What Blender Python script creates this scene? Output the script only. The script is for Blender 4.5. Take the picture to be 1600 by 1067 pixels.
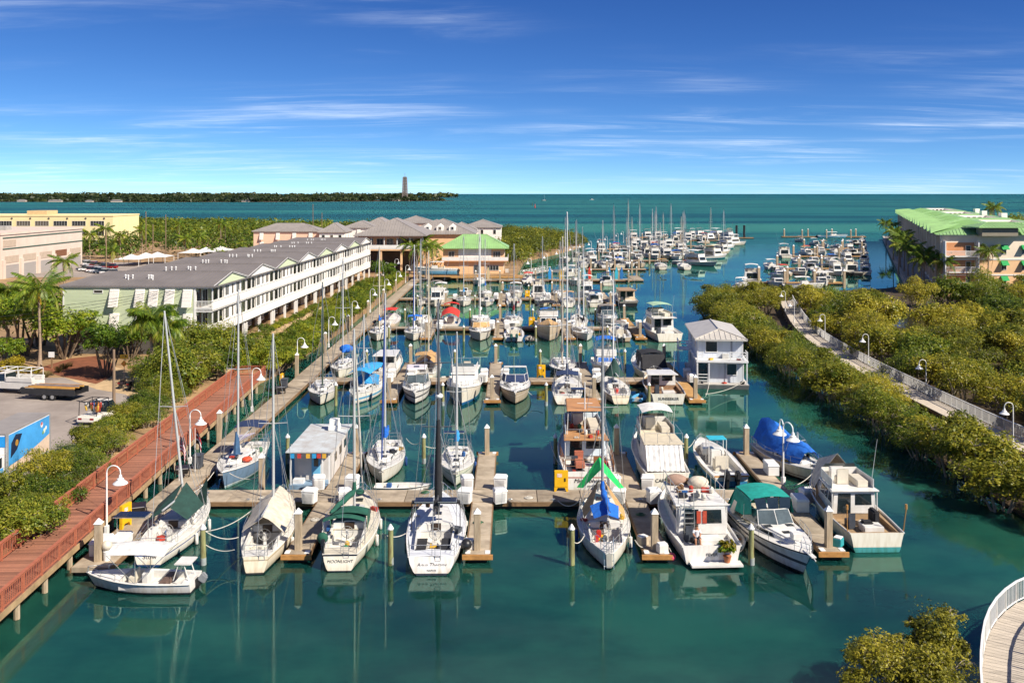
import bpy, bmesh, math, random
from mathutils import Vector, Matrix
# camera, sky, sun, exposure
for o in list(bpy.data.objects):
 bpy.data.objects.remove(o)
scene = bpy.context.scene
COL = scene.collection
R = math.radians
HC = 22.0          # drone height above the water, metres
FPX = 1450.0       # focal length in photo pixels (photo 1600 wide)
cam_d = bpy.data.cameras.new('camera')
cam = bpy.data.objects.new('camera', cam_d)
COL.objects.link(cam)
cam.location = (0, 0, HC)
cam.rotation_euler = (R(90), 0, 0)
cam_d.sensor_width = 36
cam_d.lens = 36 * FPX / 1600
cam_d.shift_y = -(533.5 - 303.0) / 1600.0
cam_d.clip_start = 0.5
cam_d.clip_end = 120000
scene.camera = cam
SUN = Vector((0.63, -0.46, 0.68)).normalized()
world = bpy.data.worlds.new('World')
scene.world = world
world.use_nodes = True
wn = world.node_tree
wn.nodes.clear()
def sky_nodes():
 N, Lk = wn.nodes, wn.links
 out = N.new('ShaderNodeOutputWorld')
 bg = N.new('ShaderNodeBackground')
 bg.inputs['Strength'].default_value = 0.085
 sky = N.new('ShaderNodeTexSky')
 sky.sky_type = 'NISHITA'
 sky.sun_disc = False
 sky.sun_elevation = math.asin(SUN.z)
 sky.sun_rotation = math.atan2(SUN.x, SUN.y)
 sky.altitude = 0
 sky.air_density = 0.35
 sky.dust_density = 0.0
 sky.ozone_density = 4.0
 def mth(op, a, b=None, clamp=False):
  n = N.new('ShaderNodeMath'); n.operation = op; n.use_clamp = clamp
  for i, q in enumerate((a, b)):
   if q is None: continue
   if isinstance(q, (int, float)): n.inputs[i].default_value = q
   else: Lk.new(q, n.inputs[i])
  return n.outputs[0]
 sep = N.new('ShaderNodeSeparateColor')
 Lk.new(sky.outputs[0], sep.inputs[0])
 cmb = N.new('ShaderNodeCombineColor')
 for i, (g_, k_) in enumerate(((1.42, .83), (1.22, .78), (.90, .68))):
  ch = mth('POWER', mth('MULTIPLY', sep.outputs[i], .085), g_)
  Lk.new(mth('MULTIPLY', ch, k_ / .085), cmb.inputs[i])
 gm = cmb
 tc = N.new('ShaderNodeTexCoord')
 sx = N.new('ShaderNodeSeparateXYZ')
 Lk.new(tc.outputs['Generated'], sx.inputs[0])
 zc = mth('ADD', mth('MAXIMUM', sx.outputs['Z'], 0.0), 0.06)
 u = mth('DIVIDE', sx.outputs['X'], zc)
 v = mth('DIVIDE', sx.outputs['Y'], zc)
 cb = N.new('ShaderNodeCombineXYZ')
 Lk.new(u, cb.inputs[0]); Lk.new(v, cb.inputs[1])
 def cloud(rot, sc, off, nscale, detail, lo, hi, dist):
  mp = N.new('ShaderNodeMapping')
  mp.inputs['Rotation'].default_value = (0, 0, rot)
  mp.inputs['Scale'].default_value = sc
  mp.inputs['Location'].default_value = off
  Lk.new(cb.outputs[0], mp.inputs[0])
  nz = N.new('ShaderNodeTexNoise')
  nz.inputs['Scale'].default_value = nscale
  nz.inputs['Detail'].default_value = detail
  nz.inputs['Roughness'].default_value = 0.62
  nz.inputs['Distortion'].default_value = dist
  Lk.new(mp.outputs[0], nz.inputs['Vector'])
  mr = N.new('ShaderNodeMapRange')
  mr.interpolation_type = 'SMOOTHSTEP'
  mr.inputs['From Min'].default_value = lo
  mr.inputs['From Max'].default_value = hi
  Lk.new(nz.outputs['Fac'], mr.inputs['Value'])
  return mr.outputs[0]
 streak = cloud(R(-10), (0.42, 1.25, 1), (2.3, 4.1, 0), 1.0, 9, 0.40, 0.74, 0.9)
 patch = cloud(R(8), (0.24, 0.30, 1), (6.6, 2.3, 0), 1.0, 3, 0.40, 0.64, 0.0)
 fine = cloud(R(-20), (1.6, 6.5, 1), (0.3, 0.6, 0), 1.0, 8, 0.30, 0.75, 1.2)
 m = mth('MULTIPLY', mth('MULTIPLY', streak, patch), mth('ADD', mth('MULTIPLY', fine, 0.8), 0.35))
 m = mth('MULTIPLY', m, 0.58, True)
 mix = N.new('ShaderNodeMix'); mix.data_type = 'RGBA'
 Lk.new(m, mix.inputs['Factor'])
 Lk.new(gm.outputs[0], mix.inputs['A'])
 mix.inputs['B'].default_value = (6.0, 6.6, 7.3, 1)
 Lk.new(mix.outputs['Result'], bg.inputs['Color'])
 Lk.new(bg.outputs[0], out.inputs['Surface'])
sky_nodes()
sun_d = bpy.data.lights.new('sun', 'SUN')
sun_d.energy = 3.45
sun_d.angle = R(0.55)
sun_d.color = (1.0, 0.92, 0.80)
sun = bpy.data.objects.new('sun', sun_d)
COL.objects.link(sun)
sun.rotation_euler = SUN.to_track_quat('Z', 'Y').to_euler()
sun.location = SUN * 200
vs = scene.view_settings
vs.view_transform = 'Standard'
vs.look = 'None'
vs.exposure = 1.15
vs.gamma = 1.0
vs.use_curve_mapping = False
scene.render.engine = 'CYCLES'
scene.cycles.use_denoising = True
scene.cycles.max_bounces = 6
scene.cycles.diffuse_bounces = 4
scene.cycles.glossy_bounces = 3
scene.cycles.transmission_bounces = 4
scene.cycles.transparent_max_bounces = 6
scene.cycles.caustics_reflective = False
scene.cycles.caustics_refractive = False
# helpers
rnd = random.Random(11)
def G(px, py, z=0.0):
 """photo pixel -> the place in the marina that lies there at height z"""
 k = (HC - z) / (py - 303.0)
 return Vector(((px - 800.0) * k, FPX * k, z))
def lin(h):
 h = h.lstrip('#')
 c = [int(h[i:i + 2], 16) / 255 for i in (0, 2, 4)]
 return tuple(x / 12.92 if x <= .04045 else ((x + .055) / 1.055) ** 2.4 for x in c)
MATS = {}
def M(name, col=(.5, .5, .5), rough=.5, var=.15, scale=2.0, bump=0.0, bscale=20.0, metal=0.0, spec=.5, stretch=(1, 1, 1), dirt=None, dirt_amt=.35, orand=0):
 if name in MATS:
  return MATS[name]
 if isinstance(col, str):
  col = lin(col)
 m = bpy.data.materials.new(name)
 m.use_nodes = True
 N, Lk = m.node_tree.nodes, m.node_tree.links
 b = N['Principled BSDF']
 b.inputs['Roughness'].default_value = rough
 b.inputs['Metallic'].default_value = metal
 b.inputs['Specular IOR Level'].default_value = spec
 tc = N.new('ShaderNodeTexCoord')
 mp = N.new('ShaderNodeMapping')
 mp.inputs['Scale'].default_value = stretch
 Lk.new(tc.outputs['Object'], mp.inputs[0])
 nz = N.new('ShaderNodeTexNoise')
 nz.inputs['Scale'].default_value = scale
 nz.inputs['Detail'].default_value = 6
 nz.inputs['Roughness'].default_value = .65
 Lk.new(mp.outputs[0], nz.inputs['Vector'])
 rp = N.new('ShaderNodeMapRange')
 rp.inputs['From Min'].default_value = .28
 rp.inputs['From Max'].default_value = .72
 Lk.new(nz.outputs['Fac'], rp.inputs['Value'])
 mx = N.new('ShaderNodeMix')
 mx.data_type = 'RGBA'
 Lk.new(rp.outputs[0], mx.inputs['Factor'])
 d = dirt or tuple(c * (1 - 2 * var) for c in col)
 mx.inputs['A'].default_value = (*(tuple(a * (1 - dirt_amt) + q * dirt_amt for a, q in zip(col, d)) if dirt else d), 1)
 mx.inputs['B'].default_value = (*tuple(min(1, c * (1 + var * .5)) for c in col), 1)
 res = mx.outputs['Result']
 if orand:      # each piece weathered a little differently
  oi = N.new('ShaderNodeObjectInfo')
  om = N.new('ShaderNodeMapRange')
  om.inputs['To Min'].default_value = 1 - orand
  om.inputs['To Max'].default_value = 1 + orand * .35
  Lk.new(oi.outputs['Random'], om.inputs['Value'])
  vm = N.new('ShaderNodeVectorMath')
  vm.operation = 'SCALE'
  Lk.new(res, vm.inputs[0])
  Lk.new(om.outputs[0], vm.inputs['Scale'])
  res = vm.outputs[0]
 Lk.new(res, b.inputs['Base Color'])
 if bump:
  n2 = N.new('ShaderNodeTexNoise')
  n2.inputs['Scale'].default_value = bscale
  n2.inputs['Detail'].default_value = 4
  Lk.new(mp.outputs[0], n2.inputs['Vector'])
  bp = N.new('ShaderNodeBump')
  bp.inputs['Strength'].default_value = bump
  bp.inputs['Distance'].default_value = .05
  Lk.new(n2.outputs['Fac'], bp.inputs['Height'])
  Lk.new(bp.outputs[0], b.inputs['Normal'])
 MATS[name] = m
 return m
def hull_mat(name, top, stripe=None, boot='#1c2226', zboot=.08, zs=(.55, .62), rough=.25):
 """hull paint: antifouling below the waterline, boot top, topsides, one painted stripe"""
 if name in MATS:
  return MATS[name]
 m = bpy.data.materials.new(name)
 m.use_nodes = True
 N, Lk = m.node_tree.nodes, m.node_tree.links
 b = N['Principled BSDF']
 b.inputs['Roughness'].default_value = rough
 tc = N.new('ShaderNodeTexCoord')
 sp = N.new('ShaderNodeSeparateXYZ')
 Lk.new(tc.outputs['Object'], sp.inputs[0])
 cr = N.new('ShaderNodeValToRGB')
 cr.color_ramp.interpolation = 'CONSTANT'
 mr = N.new('ShaderNodeMapRange')
 mr.inputs['From Min'].default_value = -1
 mr.inputs['From Max'].default_value = 3
 Lk.new(sp.outputs['Z'], mr.inputs['Value'])
 Lk.new(mr.outputs[0], cr.inputs[0])
 e = cr.color_ramp.elements
 top, boot = lin(top), lin(boot)
 e[0].position = 0
 e[0].color = (*boot, 1)
 e[1].position = (zboot + 1) / 4
 e[1].color = (*top, 1)
 if stripe:
  a = e.new((zs[0] + 1) / 4)
  a.color = (*lin(stripe), 1)
  a = e.new((zs[1] + 1) / 4)
  a.color = (*top, 1)
 nz = N.new('ShaderNodeTexNoise')
 nz.inputs['Scale'].default_value = 1.6
 nz.inputs['Detail'].default_value = 7
 mp = N.new('ShaderNodeMapping')
 mp.inputs['Scale'].default_value = (2.5, 2.5, .5)
 Lk.new(tc.outputs['Object'], mp.inputs[0])
 Lk.new(mp.outputs[0], nz.inputs['Vector'])
 rp = N.new('ShaderNodeMapRange')
 rp.inputs['From Min'].default_value = .45
 rp.inputs['From Max'].default_value = .75
 rp.inputs['To Max'].default_value = .5
 Lk.new(nz.outputs['Fac'], rp.inputs['Value'])
 mx = N.new('ShaderNodeMix')
 mx.data_type = 'RGBA'
 mx.blend_type = 'MULTIPLY'
 sc_ = N.new('ShaderNodeMapRange')      # scum line above the water
 sc_.inputs['From Min'].default_value = .42
 sc_.inputs['From Max'].default_value = .05
 Lk.new(sp.outputs['Z'], sc_.inputs['Value'])
 ad = N.new('ShaderNodeMath')
 ad.operation = 'MULTIPLY_ADD'
 ad.use_clamp = True
 Lk.new(sc_.outputs[0], ad.inputs[0])
 Lk.new(nz.outputs['Fac'], ad.inputs[1])
 Lk.new(rp.outputs[0], ad.inputs[2])
 Lk.new(ad.outputs[0], mx.inputs['Factor'])
 Lk.new(cr.outputs[0], mx.inputs['A'])
 mx.inputs['B'].default_value = (.62, .55, .42, 1)
 Lk.new(mx.outputs['Result'], b.inputs['Base Color'])
 MATS[name] = m
 return m
def leaf_mat(name, cols, trans=.45, rough=.45):
 """foliage: every leaf takes its own shade between the given colours"""
 if name in MATS:
  return MATS[name]
 m = bpy.data.materials.new(name)
 m.use_nodes = True
 N, Lk = m.node_tree.nodes, m.node_tree.links
 b = N['Principled BSDF']
 b.inputs['Roughness'].default_value = rough
 b.inputs['Specular IOR Level'].default_value = .35
 ge = N.new('ShaderNodeNewGeometry')
 cr = N.new('ShaderNodeValToRGB')
 el = cr.color_ramp.elements
 el[0].color = (*cols[0], 1)
 el[1].color = (*cols[-1], 1)
 for i, c in enumerate(cols[1:-1]):
  q = el.new((i + 1) / (len(cols) - 1))
  q.color = (*c, 1)
 oi = N.new('ShaderNodeObjectInfo')
 ad = N.new('ShaderNodeMath')
 ad.operation = 'MULTIPLY_ADD'
 Lk.new(oi.outputs['Random'], ad.inputs[0])
 ad.inputs[1].default_value = .55
 sb = N.new('ShaderNodeMath')
 sb.operation = 'SUBTRACT'
 at = N.new('ShaderNodeAttribute')
 at.attribute_name = 'tint'
 mt = N.new('ShaderNodeMath')
 mt.operation = 'MULTIPLY_ADD'
 Lk.new(ge.outputs['Random Per Island'], mt.inputs[0])
 mt.inputs[1].default_value = .55
 Lk.new(at.outputs['Fac'], mt.inputs[2])
 Lk.new(mt.outputs[0], sb.inputs[0])
 sb.inputs[1].default_value = .27
 Lk.new(sb.outputs[0], ad.inputs[2])
 Lk.new(ad.outputs[0], cr.inputs[0])
 Lk.new(cr.outputs[0], b.inputs['Base Color'])
 tl = N.new('ShaderNodeBsdfTranslucent')
 Lk.new(cr.outputs[0], tl.inputs['Color'])
 mx = N.new('ShaderNodeMixShader')
 mx.inputs[0].default_value = trans
 Lk.new(b.outputs[0], mx.inputs[1])
 Lk.new(tl.outputs[0], mx.inputs[2])
 Lk.new(mx.outputs[0], N['Material Output'].inputs['Surface'])
 MATS[name] = m
 return m
def glass_mat(name, col=(.02, .03, .035), rough=.06):
 if name in MATS:
  return MATS[name]
 m = M(name, col, rough, .25, 1.2, spec=.8)
 return m
class MB:
 """collects shapes, then links them as ONE mesh object"""
 def __init__(s):
  s.v, s.f = [], []
 def add(s, vs_, fs):
  n = len(s.v)
  s.v.extend([tuple(p) for p in vs_])
  s.f.extend([tuple(i + n for i in f) for f in fs])
  return s
 def hexa(s, b, t):
  """8 corner solid, b and t counter-clockwise from above"""
  return s.add(list(b) + list(t), [(3, 2, 1, 0), (4, 5, 6, 7), (0, 1, 5, 4), (1, 2, 6, 5), (2, 3, 7, 6), (3, 0, 4, 7)])
 def box(s, x0, x1, y0, y1, z0, z1):
  return s.hexa([(x0, y0, z0), (x1, y0, z0), (x1, y1, z0), (x0, y1, z0)], [(x0, y0, z1), (x1, y0, z1), (x1, y1, z1), (x0, y1, z1)])
 def bar(s, a, b, w, h):
  """box beam from a to b: w across, h up"""
  a, b = Vector(a), Vector(b)
  d = (b - a).normalized()
  up = Vector((0, 0, 1)) if abs(d.z) < .95 else Vector((0, 1, 0))
  sd = d.cross(up).normalized() * w / 2
  u = sd.cross(d).normalized() * h / 2
  q = [a - sd - u, a + sd - u, a + sd + u, a - sd + u]
  r = [p + (b - a) for p in q]
  return s.add(q + r, [(0, 1, 2, 3), (7, 6, 5, 4), (0, 4, 5, 1), (1, 5, 6, 2), (2, 6, 7, 3), (3, 7, 4, 0)])
 def tube(s, pts, r, n=6, cap=True):
  pts = [Vector(p) for p in pts]
  k = len(pts)
  rs = r if isinstance(r, (list, tuple)) else [r] * k
  base = len(s.v)
  ref = None
  for i, p in enumerate(pts):
   d = (pts[min(i + 1, k - 1)] - pts[max(i - 1, 0)]).normalized()
   if ref is None:
    ref = Vector((0, 0, 1)) if abs(d.z) < .9 else Vector((1, 0, 0))
   a = d.cross(ref)
   if a.length < 1e-5:
    a = d.cross(Vector((.3, .9, .2)))
   a.normalize()
   b = a.cross(d).normalized()
   ref = b
   for j in range(n):
    t = 2 * math.pi * j / n
    s.v.append(tuple(p + (a * math.cos(t) + b * math.sin(t)) * rs[i]))
  for i in range(k - 1):
   for j in range(n):
    a0 = base + i * n + j
    a1 = base + i * n + (j + 1) % n
    s.f.append((a0, a1, a1 + n, a0 + n))
  if cap:
   s.f.append(tuple(base + j for j in range(n))[::-1])
   s.f.append(tuple(base + (k - 1) * n + j for j in range(n)))
  return s
 def cyl(s, x, y, z0, z1, r0, r1=None, n=10):
  return s.tube([(x, y, z0), (x, y, z1)], [r0, r0 if r1 is None else r1], n)
 def lathe(s, prof, c=(0, 0, 0), n=12):
  return s.tube([(c[0], c[1], c[2] + z + i * 1e-5) for i, (r, z) in enumerate(prof)], [max(r, .001) for r, z in prof], n)
 def ball(s, c, r, n=8, sq=(1, 1, 1)):
  k = n // 2 + 1
  base = len(s.v)
  for i in range(k + 1):
   ph = math.pi * i / k
   for j in range(n):
    t = 2 * math.pi * j / n
    s.v.append((c[0] + r * sq[0] * math.sin(ph) * math.cos(t), c[1] + r * sq[1] * math.sin(ph) * math.sin(t), c[2] - r * sq[2] * math.cos(ph)))
  for i in range(k):
   for j in range(n):
    s.f.append((base + i * n + j, base + i * n + (j + 1) % n, base + (i + 1) * n + (j + 1) % n, base + (i + 1) * n + j))
  return s
 def grid(s, rows, thick=0.0):
  """surface through rows of points; thick gives it a second skin below and closed edges"""
  h, w = len(rows), len(rows[0])
  base = len(s.v)
  for r_ in rows:
   s.v.extend([tuple(p) for p in r_])
  fs = []
  for i in range(h - 1):
   for j in range(w - 1):
    a = i * w + j
    fs.append((a, a + 1, a + w + 1, a + w))
  s.f.extend([tuple(base + q for q in f) for f in fs])
  if thick:
   b2 = len(s.v)
   for r_ in rows:
    s.v.extend([(p[0], p[1], p[2] - thick) for p in r_])
   s.f.extend([tuple(b2 + q for q in f[::-1]) for f in fs])
   edge = [j for j in range(w)] + [i * w + w - 1 for i in range(1, h)] + [(h - 1) * w + j for j in range(w - 2, -1, -1)] + [i * w for i in range(h - 2, 0, -1)]
   for a, b in zip(edge, edge[1:] + edge[:1]):
    s.f.append((base + b, base + a, b2 + a, b2 + b))
  return s
 def quad(s, a, b, c, d):
  return s.add([a, b, c, d], [(0, 1, 2, 3)])
 def slab(s, pts, z0, z1):
  """prism from a plan outline (counter-clockwise)"""
  n = len(pts)
  v = [(p[0], p[1], z0) for p in pts] + [(p[0], p[1], z1) for p in pts]
  f = [tuple(range(n))[::-1], tuple(range(n, 2 * n))] + [(i, (i + 1) % n, (i + 1) % n + n, i + n) for i in range(n)]
  return s.add(v, f)
 def prism(s, pts, axis_a, axis_b):
  """polygon pts extruded from offset vector a to b"""
  n = len(pts)
  A, B = Vector(axis_a), Vector(axis_b)
  v = [Vector(p) + A for p in pts] + [Vector(p) + B for p in pts]
  f = [tuple(range(n))[::-1], tuple(range(n, 2 * n))] + [(i, (i + 1) % n, (i + 1) % n + n, i + n) for i in range(n)]
  return s.add(v, f)
 def mesh(s, name, mat, smooth=None, bev=0.0):
  me = bpy.data.meshes.new(name)
  me.from_pydata(s.v, [], s.f)
  if bev:
   bm = bmesh.new()
   bm.from_mesh(me)
   bmesh.ops.recalc_face_normals(bm, faces=bm.faces)
   es = [e for e in bm.edges if len(e.link_faces) == 2 and e.calc_face_angle(0) > .5]
   bmesh.ops.bevel(bm, geom=es, offset=bev, segments=2, affect='EDGES', clamp_overlap=True)
   bm.to_mesh(me)
   bm.free()
  for m in (mat if isinstance(mat, (list, tuple)) else [mat]):
   me.materials.append(m)
  if smooth:
   me.polygons.foreach_set('use_smooth', [True] * len(me.polygons))
   me.set_sharp_from_angle(angle=R(smooth))
  me.update()
  return me
 def build(s, name, mat, parent=None, smooth=None, bev=0.0, loc=None, rz=None):
  o = bpy.data.objects.new(name, s.mesh(name, mat, smooth, bev))
  COL.objects.link(o)
  o.parent = parent
  if loc is not None:
   o.location = loc
  if rz is not None:
   o.rotation_euler = (0, 0, rz)
  return o
def tag(o, label=None, cat=None, group=None, kind=None):
 if label: o['label'] = label
 if cat: o['category'] = cat
 if group: o['group'] = group
 if kind: o['kind'] = kind
 return o
def thing(name, label, cat, loc=(0, 0, 0), rz=0.0, group=None, sc=1.0):
 o = bpy.data.objects.new(name, None)
 o.empty_display_size = .3
 COL.objects.link(o)
 o.location = loc
 o.rotation_euler = (0, 0, rz)
 o.scale = (sc, sc, sc) if isinstance(sc, (int, float)) else sc
 return tag(o, label, cat, group)
def inst(mesh, name, parent=None, loc=(0, 0, 0), rot=(0, 0, 0), sc=(1, 1, 1)):
 o = bpy.data.objects.new(name, mesh)
 COL.objects.link(o)
 o.parent = parent
 o.location = loc
 o.rotation_euler = rot
 o.scale = (sc, sc, sc) if isinstance(sc, (int, float)) else sc
 return o
def copy_tree(o, parent=None):
 c = o.copy()
 COL.objects.link(c)
 c.parent = parent
 for ch in [q for q in KIDS.get(o.name, [])] if o.name in KIDS else list(o.children):
  copy_tree(ch, c)
 return c
KIDS = {}
def text(parent, body, mat, size, loc, rot=(R(90), 0, 0), name='lettering', align='CENTER', shear=0.0, sx=1.0):
 cu = bpy.data.curves.new('lettering', 'FONT')
 cu.body = body
 cu.size = size
 cu.align_x = align
 cu.align_y = 'CENTER'
 cu.extrude = .004
 cu.shear = shear
 cu.resolution_u = 3
 t = bpy.data.objects.new('lettering_source', cu)
 COL.objects.link(t)
 dg = bpy.context.evaluated_depsgraph_get()
 me = bpy.data.meshes.new_from_object(t.evaluated_get(dg))
 bpy.data.objects.remove(t)
 me.materials.append(mat)
 o = bpy.data.objects.new(name, me)
 COL.objects.link(o)
 o.parent = parent
 o.location = loc
 o.rotation_euler = rot
 o.scale = (sx, 1, 1)
 return o
WHITE = M('white_gelcoat', (.76, .75, .72), .28, .06, 1.5, dirt=(.45, .40, .31), dirt_amt=.5)
DECKW = M('deck_white', (.70, .69, .66), .5, .08, 3, dirt=(.40, .36, .29), dirt_amt=.55)
CREAM = M('deck_cream', (.66, .60, .48), .5, .08, 3)
DARKG = glass_mat('dark_glass')
GREYG = glass_mat('grey_glass', (.10, .13, .14))
STEEL = M('stainless_rail', (.72, .72, .70), .25, .1, 4, metal=.75)
ALUM = M('mast_aluminium', (.62, .62, .60), .38, .12, 2, metal=.35, stretch=(1, 1, .2))
WHITEP = M('white_paint', (.78, .77, .74), .45, .07, 2)
BLACKP = M('black_plastic', (.018, .018, .02), .4, .2, 3)
ROPEW = M('white_rope', (.66, .62, .54), .85, .15, 30)
WIRE = M('rigging_wire', (.42, .42, .41), .35, .1, 5, metal=.6)
CONC = M('dock_concrete', lin('#b5a690'), .85, .20, .8, .25, 30, dirt=lin('#6f604e'), dirt_amt=.8, orand=.22)
WOODT = M('dock_timber', lin('#8f7050'), .8, .25, 2.5, .3, 12, stretch=(.6, 6, 6))
FLOATM = M('dock_float_dark', (.035, .035, .03), .8, .3, 2)
TEAK = M('teak_wood', lin('#8a5a34'), .5, .22, 4, stretch=(6, .6, 6))
def canvas(name, col):
 return M('canvas_' + name, col, .85, .2, 2.2, .6, 3.5)
# sea, land
def water_material():
 m = bpy.data.materials.new('sea_water')
 m.use_nodes = True
 N, Lk = m.node_tree.nodes, m.node_tree.links
 b = N['Principled BSDF']
 tc = N.new('ShaderNodeTexCoord')
 sp = N.new('ShaderNodeSeparateXYZ')
 Lk.new(tc.outputs['Object'], sp.inputs[0])
 def mr(src, a, bb, c=0, d=1, smooth=True):
  n = N.new('ShaderNodeMapRange')
  n.interpolation_type = 'SMOOTHSTEP' if smooth else 'LINEAR'
  n.inputs['From Min'].default_value = a
  n.inputs['From Max'].default_value = bb
  n.inputs['To Min'].default_value = c
  n.inputs['To Max'].default_value = d
  Lk.new(src, n.inputs['Value'])
  return n.outputs[0]
 def noise(sc, scale, det, rough=.55, off=(0, 0, 0)):
  mp = N.new('ShaderNodeMapping')
  mp.inputs['Scale'].default_value = sc
  mp.inputs['Location'].default_value = off
  Lk.new(tc.outputs['Object'], mp.inputs[0])
  n = N.new('ShaderNodeTexNoise')
  n.inputs['Scale'].default_value = scale
  n.inputs['Detail'].default_value = det
  n.inputs['Roughness'].default_value = rough
  Lk.new(mp.outputs[0], n.inputs['Vector'])
  return n.outputs['Fac']
 def mix(f, a, bb):
  n = N.new('ShaderNodeMix')
  n.data_type = 'RGBA'
  for s_, q in (('Factor', f), ('A', a), ('B', bb)):
   if isinstance(q, tuple): n.inputs[s_].default_value = (*q, 1)
   elif isinstance(q, float): n.inputs[s_].default_value = q
   else: Lk.new(q, n.inputs[s_])
  return n.outputs['Result']
 off = mr(sp.outputs['Y'], 230, 520)               # sheltered basin -> open water
 far = mr(sp.outputs['Y'], 1500, 7000)
 basin = mix(mr(noise((.04, .06, 1), 1, 6, .6), .38, .62), (.002, .022, .021), (.010, .064, .043))
 seagrass = mr(noise((.0011, .0060, 1), 1, 5, .6), .43, .57)
 sand = mr(noise((.0007, .0040, 1), 1, 4, .5, (5, 3, 0)), .50, .62)
 sea = mix(seagrass, (.004, .032, .042), (.008, .058, .058))
 sea = mix(sand, sea, (.016, .085, .070))
 sea = mix(far, sea, (.004, .042, .054))
 col = mix(off, basin, sea)
 Lk.new(col, b.inputs['Base Color'])
 b.inputs['Specular IOR Level'].default_value = 0
 b.inputs['Roughness'].default_value = .6
 b.inputs['Subsurface Weight'].default_value = 1.0
 b.inputs['Subsurface Radius'].default_value = (.6, 1.0, 1.0)
 b.inputs['Subsurface Scale'].default_value = 1.6
 gl = N.new('ShaderNodeBsdfGlossy')
 Lk.new(mr(off, 0, 1, .012, .22, False), gl.inputs['Roughness'])
 fr = N.new('ShaderNodeFresnel')
 fr.inputs['IOR'].default_value = 1.5
 gl.inputs['Color'].default_value = (.70, .96, .84, 1)
 mn = N.new('ShaderNodeMath')          # waves never let open water mirror more than this
 mn.operation = 'MINIMUM'
 Lk.new(fr.outputs[0], mn.inputs[0])
 Lk.new(mr(off, 0, 1, .50, .13, False), mn.inputs[1])
 ms = N.new('ShaderNodeMixShader')
 Lk.new(mn.outputs[0], ms.inputs[0])
 Lk.new(b.outputs[0], ms.inputs[1])
 Lk.new(gl.outputs[0], ms.inputs[2])
 Lk.new(ms.outputs[0], N['Material Output'].inputs['Surface'])
 w1 = noise((1, 1.4, 1), 3.0, 5, .75)
 w2 = noise((.35, .7, 1), .6, 3)
 ad = N.new('ShaderNodeMath')
 ad.operation = 'MULTIPLY_ADD'
 Lk.new(w2, ad.inputs[0])
 ad.inputs[1].default_value = 2.0
 Lk.new(w1, ad.inputs[2])
 bp = N.new('ShaderNodeBump')
 bp.inputs['Distance'].default_value = .03
 wind = mr(noise((.035, .09, 1), 1, 3), .46, .62, .012, .07)
 mxs = N.new('ShaderNodeMath')
 mxs.operation = 'MAXIMUM'
 Lk.new(mr(off, 0, 1, 0, .6, False), mxs.inputs[0])
 Lk.new(wind, mxs.inputs[1])
 Lk.new(mxs.outputs[0], bp.inputs['Strength'])
 Lk.new(ad.outputs[0], bp.inputs['Height'])
 for s_ in (b, gl, fr):
  Lk.new(bp.outputs[0], s_.inputs['Normal'])
 return m
SEA = water_material()
w = MB()
w.grid([[(x, y, 0) for x in (-60000, -900, 0, 900, 60000)] for y in (-200, 200, 900, 6000, 90000)])
tag(w.build('water', SEA), kind='structure')
SOIL = M('sandy_soil', lin('#b08e64'), .95, .28, .25, .5, 8, dirt=lin('#5d4a34'), dirt_amt=.9)
MUD = M('mangrove_mud', lin('#4a3a24'), .9, .3, .4, .4, 6)
ASPH = M('asphalt', lin('#a2968c'), .9, .14, .22, .3, 40, dirt=lin('#776c64'), dirt_amt=.85)
SAND = M('pale_gravel', lin('#c9ab82'), .95, .18, .6, .4, 25)
MULCH = M('red_mulch', lin('#8a5134'), .95, .25, 1.0, .5, 14)
land = [(-700, 20), (-26.0, 20), (-26.2, 37), (-29.3, 107), (-28.5, 112), (-27.0, 150), (-26.6, 205), (-26.2, 236), (-19, 237.5), (0.5, 237.5), (2, 262), (4, 300), (16, 335),
  (30, 385), (27, 425), (2, 470), (-60, 515), (-180, 585), (-330, 640), (-520, 690), (-900, 640)]
tag(MB().slab(land, -1.0, 1.2).build('ground', SOIL), kind='structure')
rland = [(34.5, 30), (140, 25), (420, 25), (560, 480), (300, 620), (192, 470), (99, 226), (86, 214), (58, 203), (43, 188), (36.5, 172), (35.5, 140), (35, 90)]
tag(MB().slab(rland, -1.0, .22).build('mangrove_ground', MUD), kind='structure')
rland2 = [(90, 196), (420, 196), (560, 480), (300, 620), (199, 470), (106, 222)]
tag(MB().slab(rland2, .1, 1.2).build('apartment_ground', SOIL), kind='structure')
pond = [(72 + 11 * math.cos(a) * (1 + .15 * math.sin(3 * a)), 158 + 15 * math.sin(a), 0) for a in [i * math.pi / 10 for i in range(20)]]
tag(MB().slab(pond, .1, .226).build('pond', M('pond_water', (.05, .042, .022), .08, .2, .2)), kind='structure')
lot = [G(-300, 810, 1.2), G(-20, 810, 1.2), G(20, 790, 1.2), G(150, 720, 1.2), G(215, 655, 1.2), G(222, 622, 1.2), G(185, 600, 1.2), G(120, 590, 1.2), G(40, 590, 1.2), G(-300, 600, 1.2)]
tag(MB().slab(lot, 1.1, 1.204).build('road', ASPH), kind='structure')
gv = [G(150, 608, 1.2), G(196, 616, 1.2), G(232, 640, 1.2), G(240, 612, 1.2), G(215, 585, 1.2), G(170, 570, 1.2), G(120, 572, 1.2), G(100, 590, 1.2)]
tag(MB().slab(gv, 1.1, 1.208).build('gravel_verge', SAND), kind='structure')
mu = [G(95, 588, 1.2), G(150, 600, 1.2), G(172, 590, 1.2), G(180, 570, 1.2), G(150, 556, 1.2), G(110, 560, 1.2), G(60, 575, 1.2)]
tag(MB().slab(mu, 1.1, 1.212).build('planting_bed', MULCH), kind='structure')
pa = [(-34.5, 104), (-33.8, 122), (-36.2, 140), (-35.0, 165), (-33.8, 190), (-31.5, 215), (-29, 236)]
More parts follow.
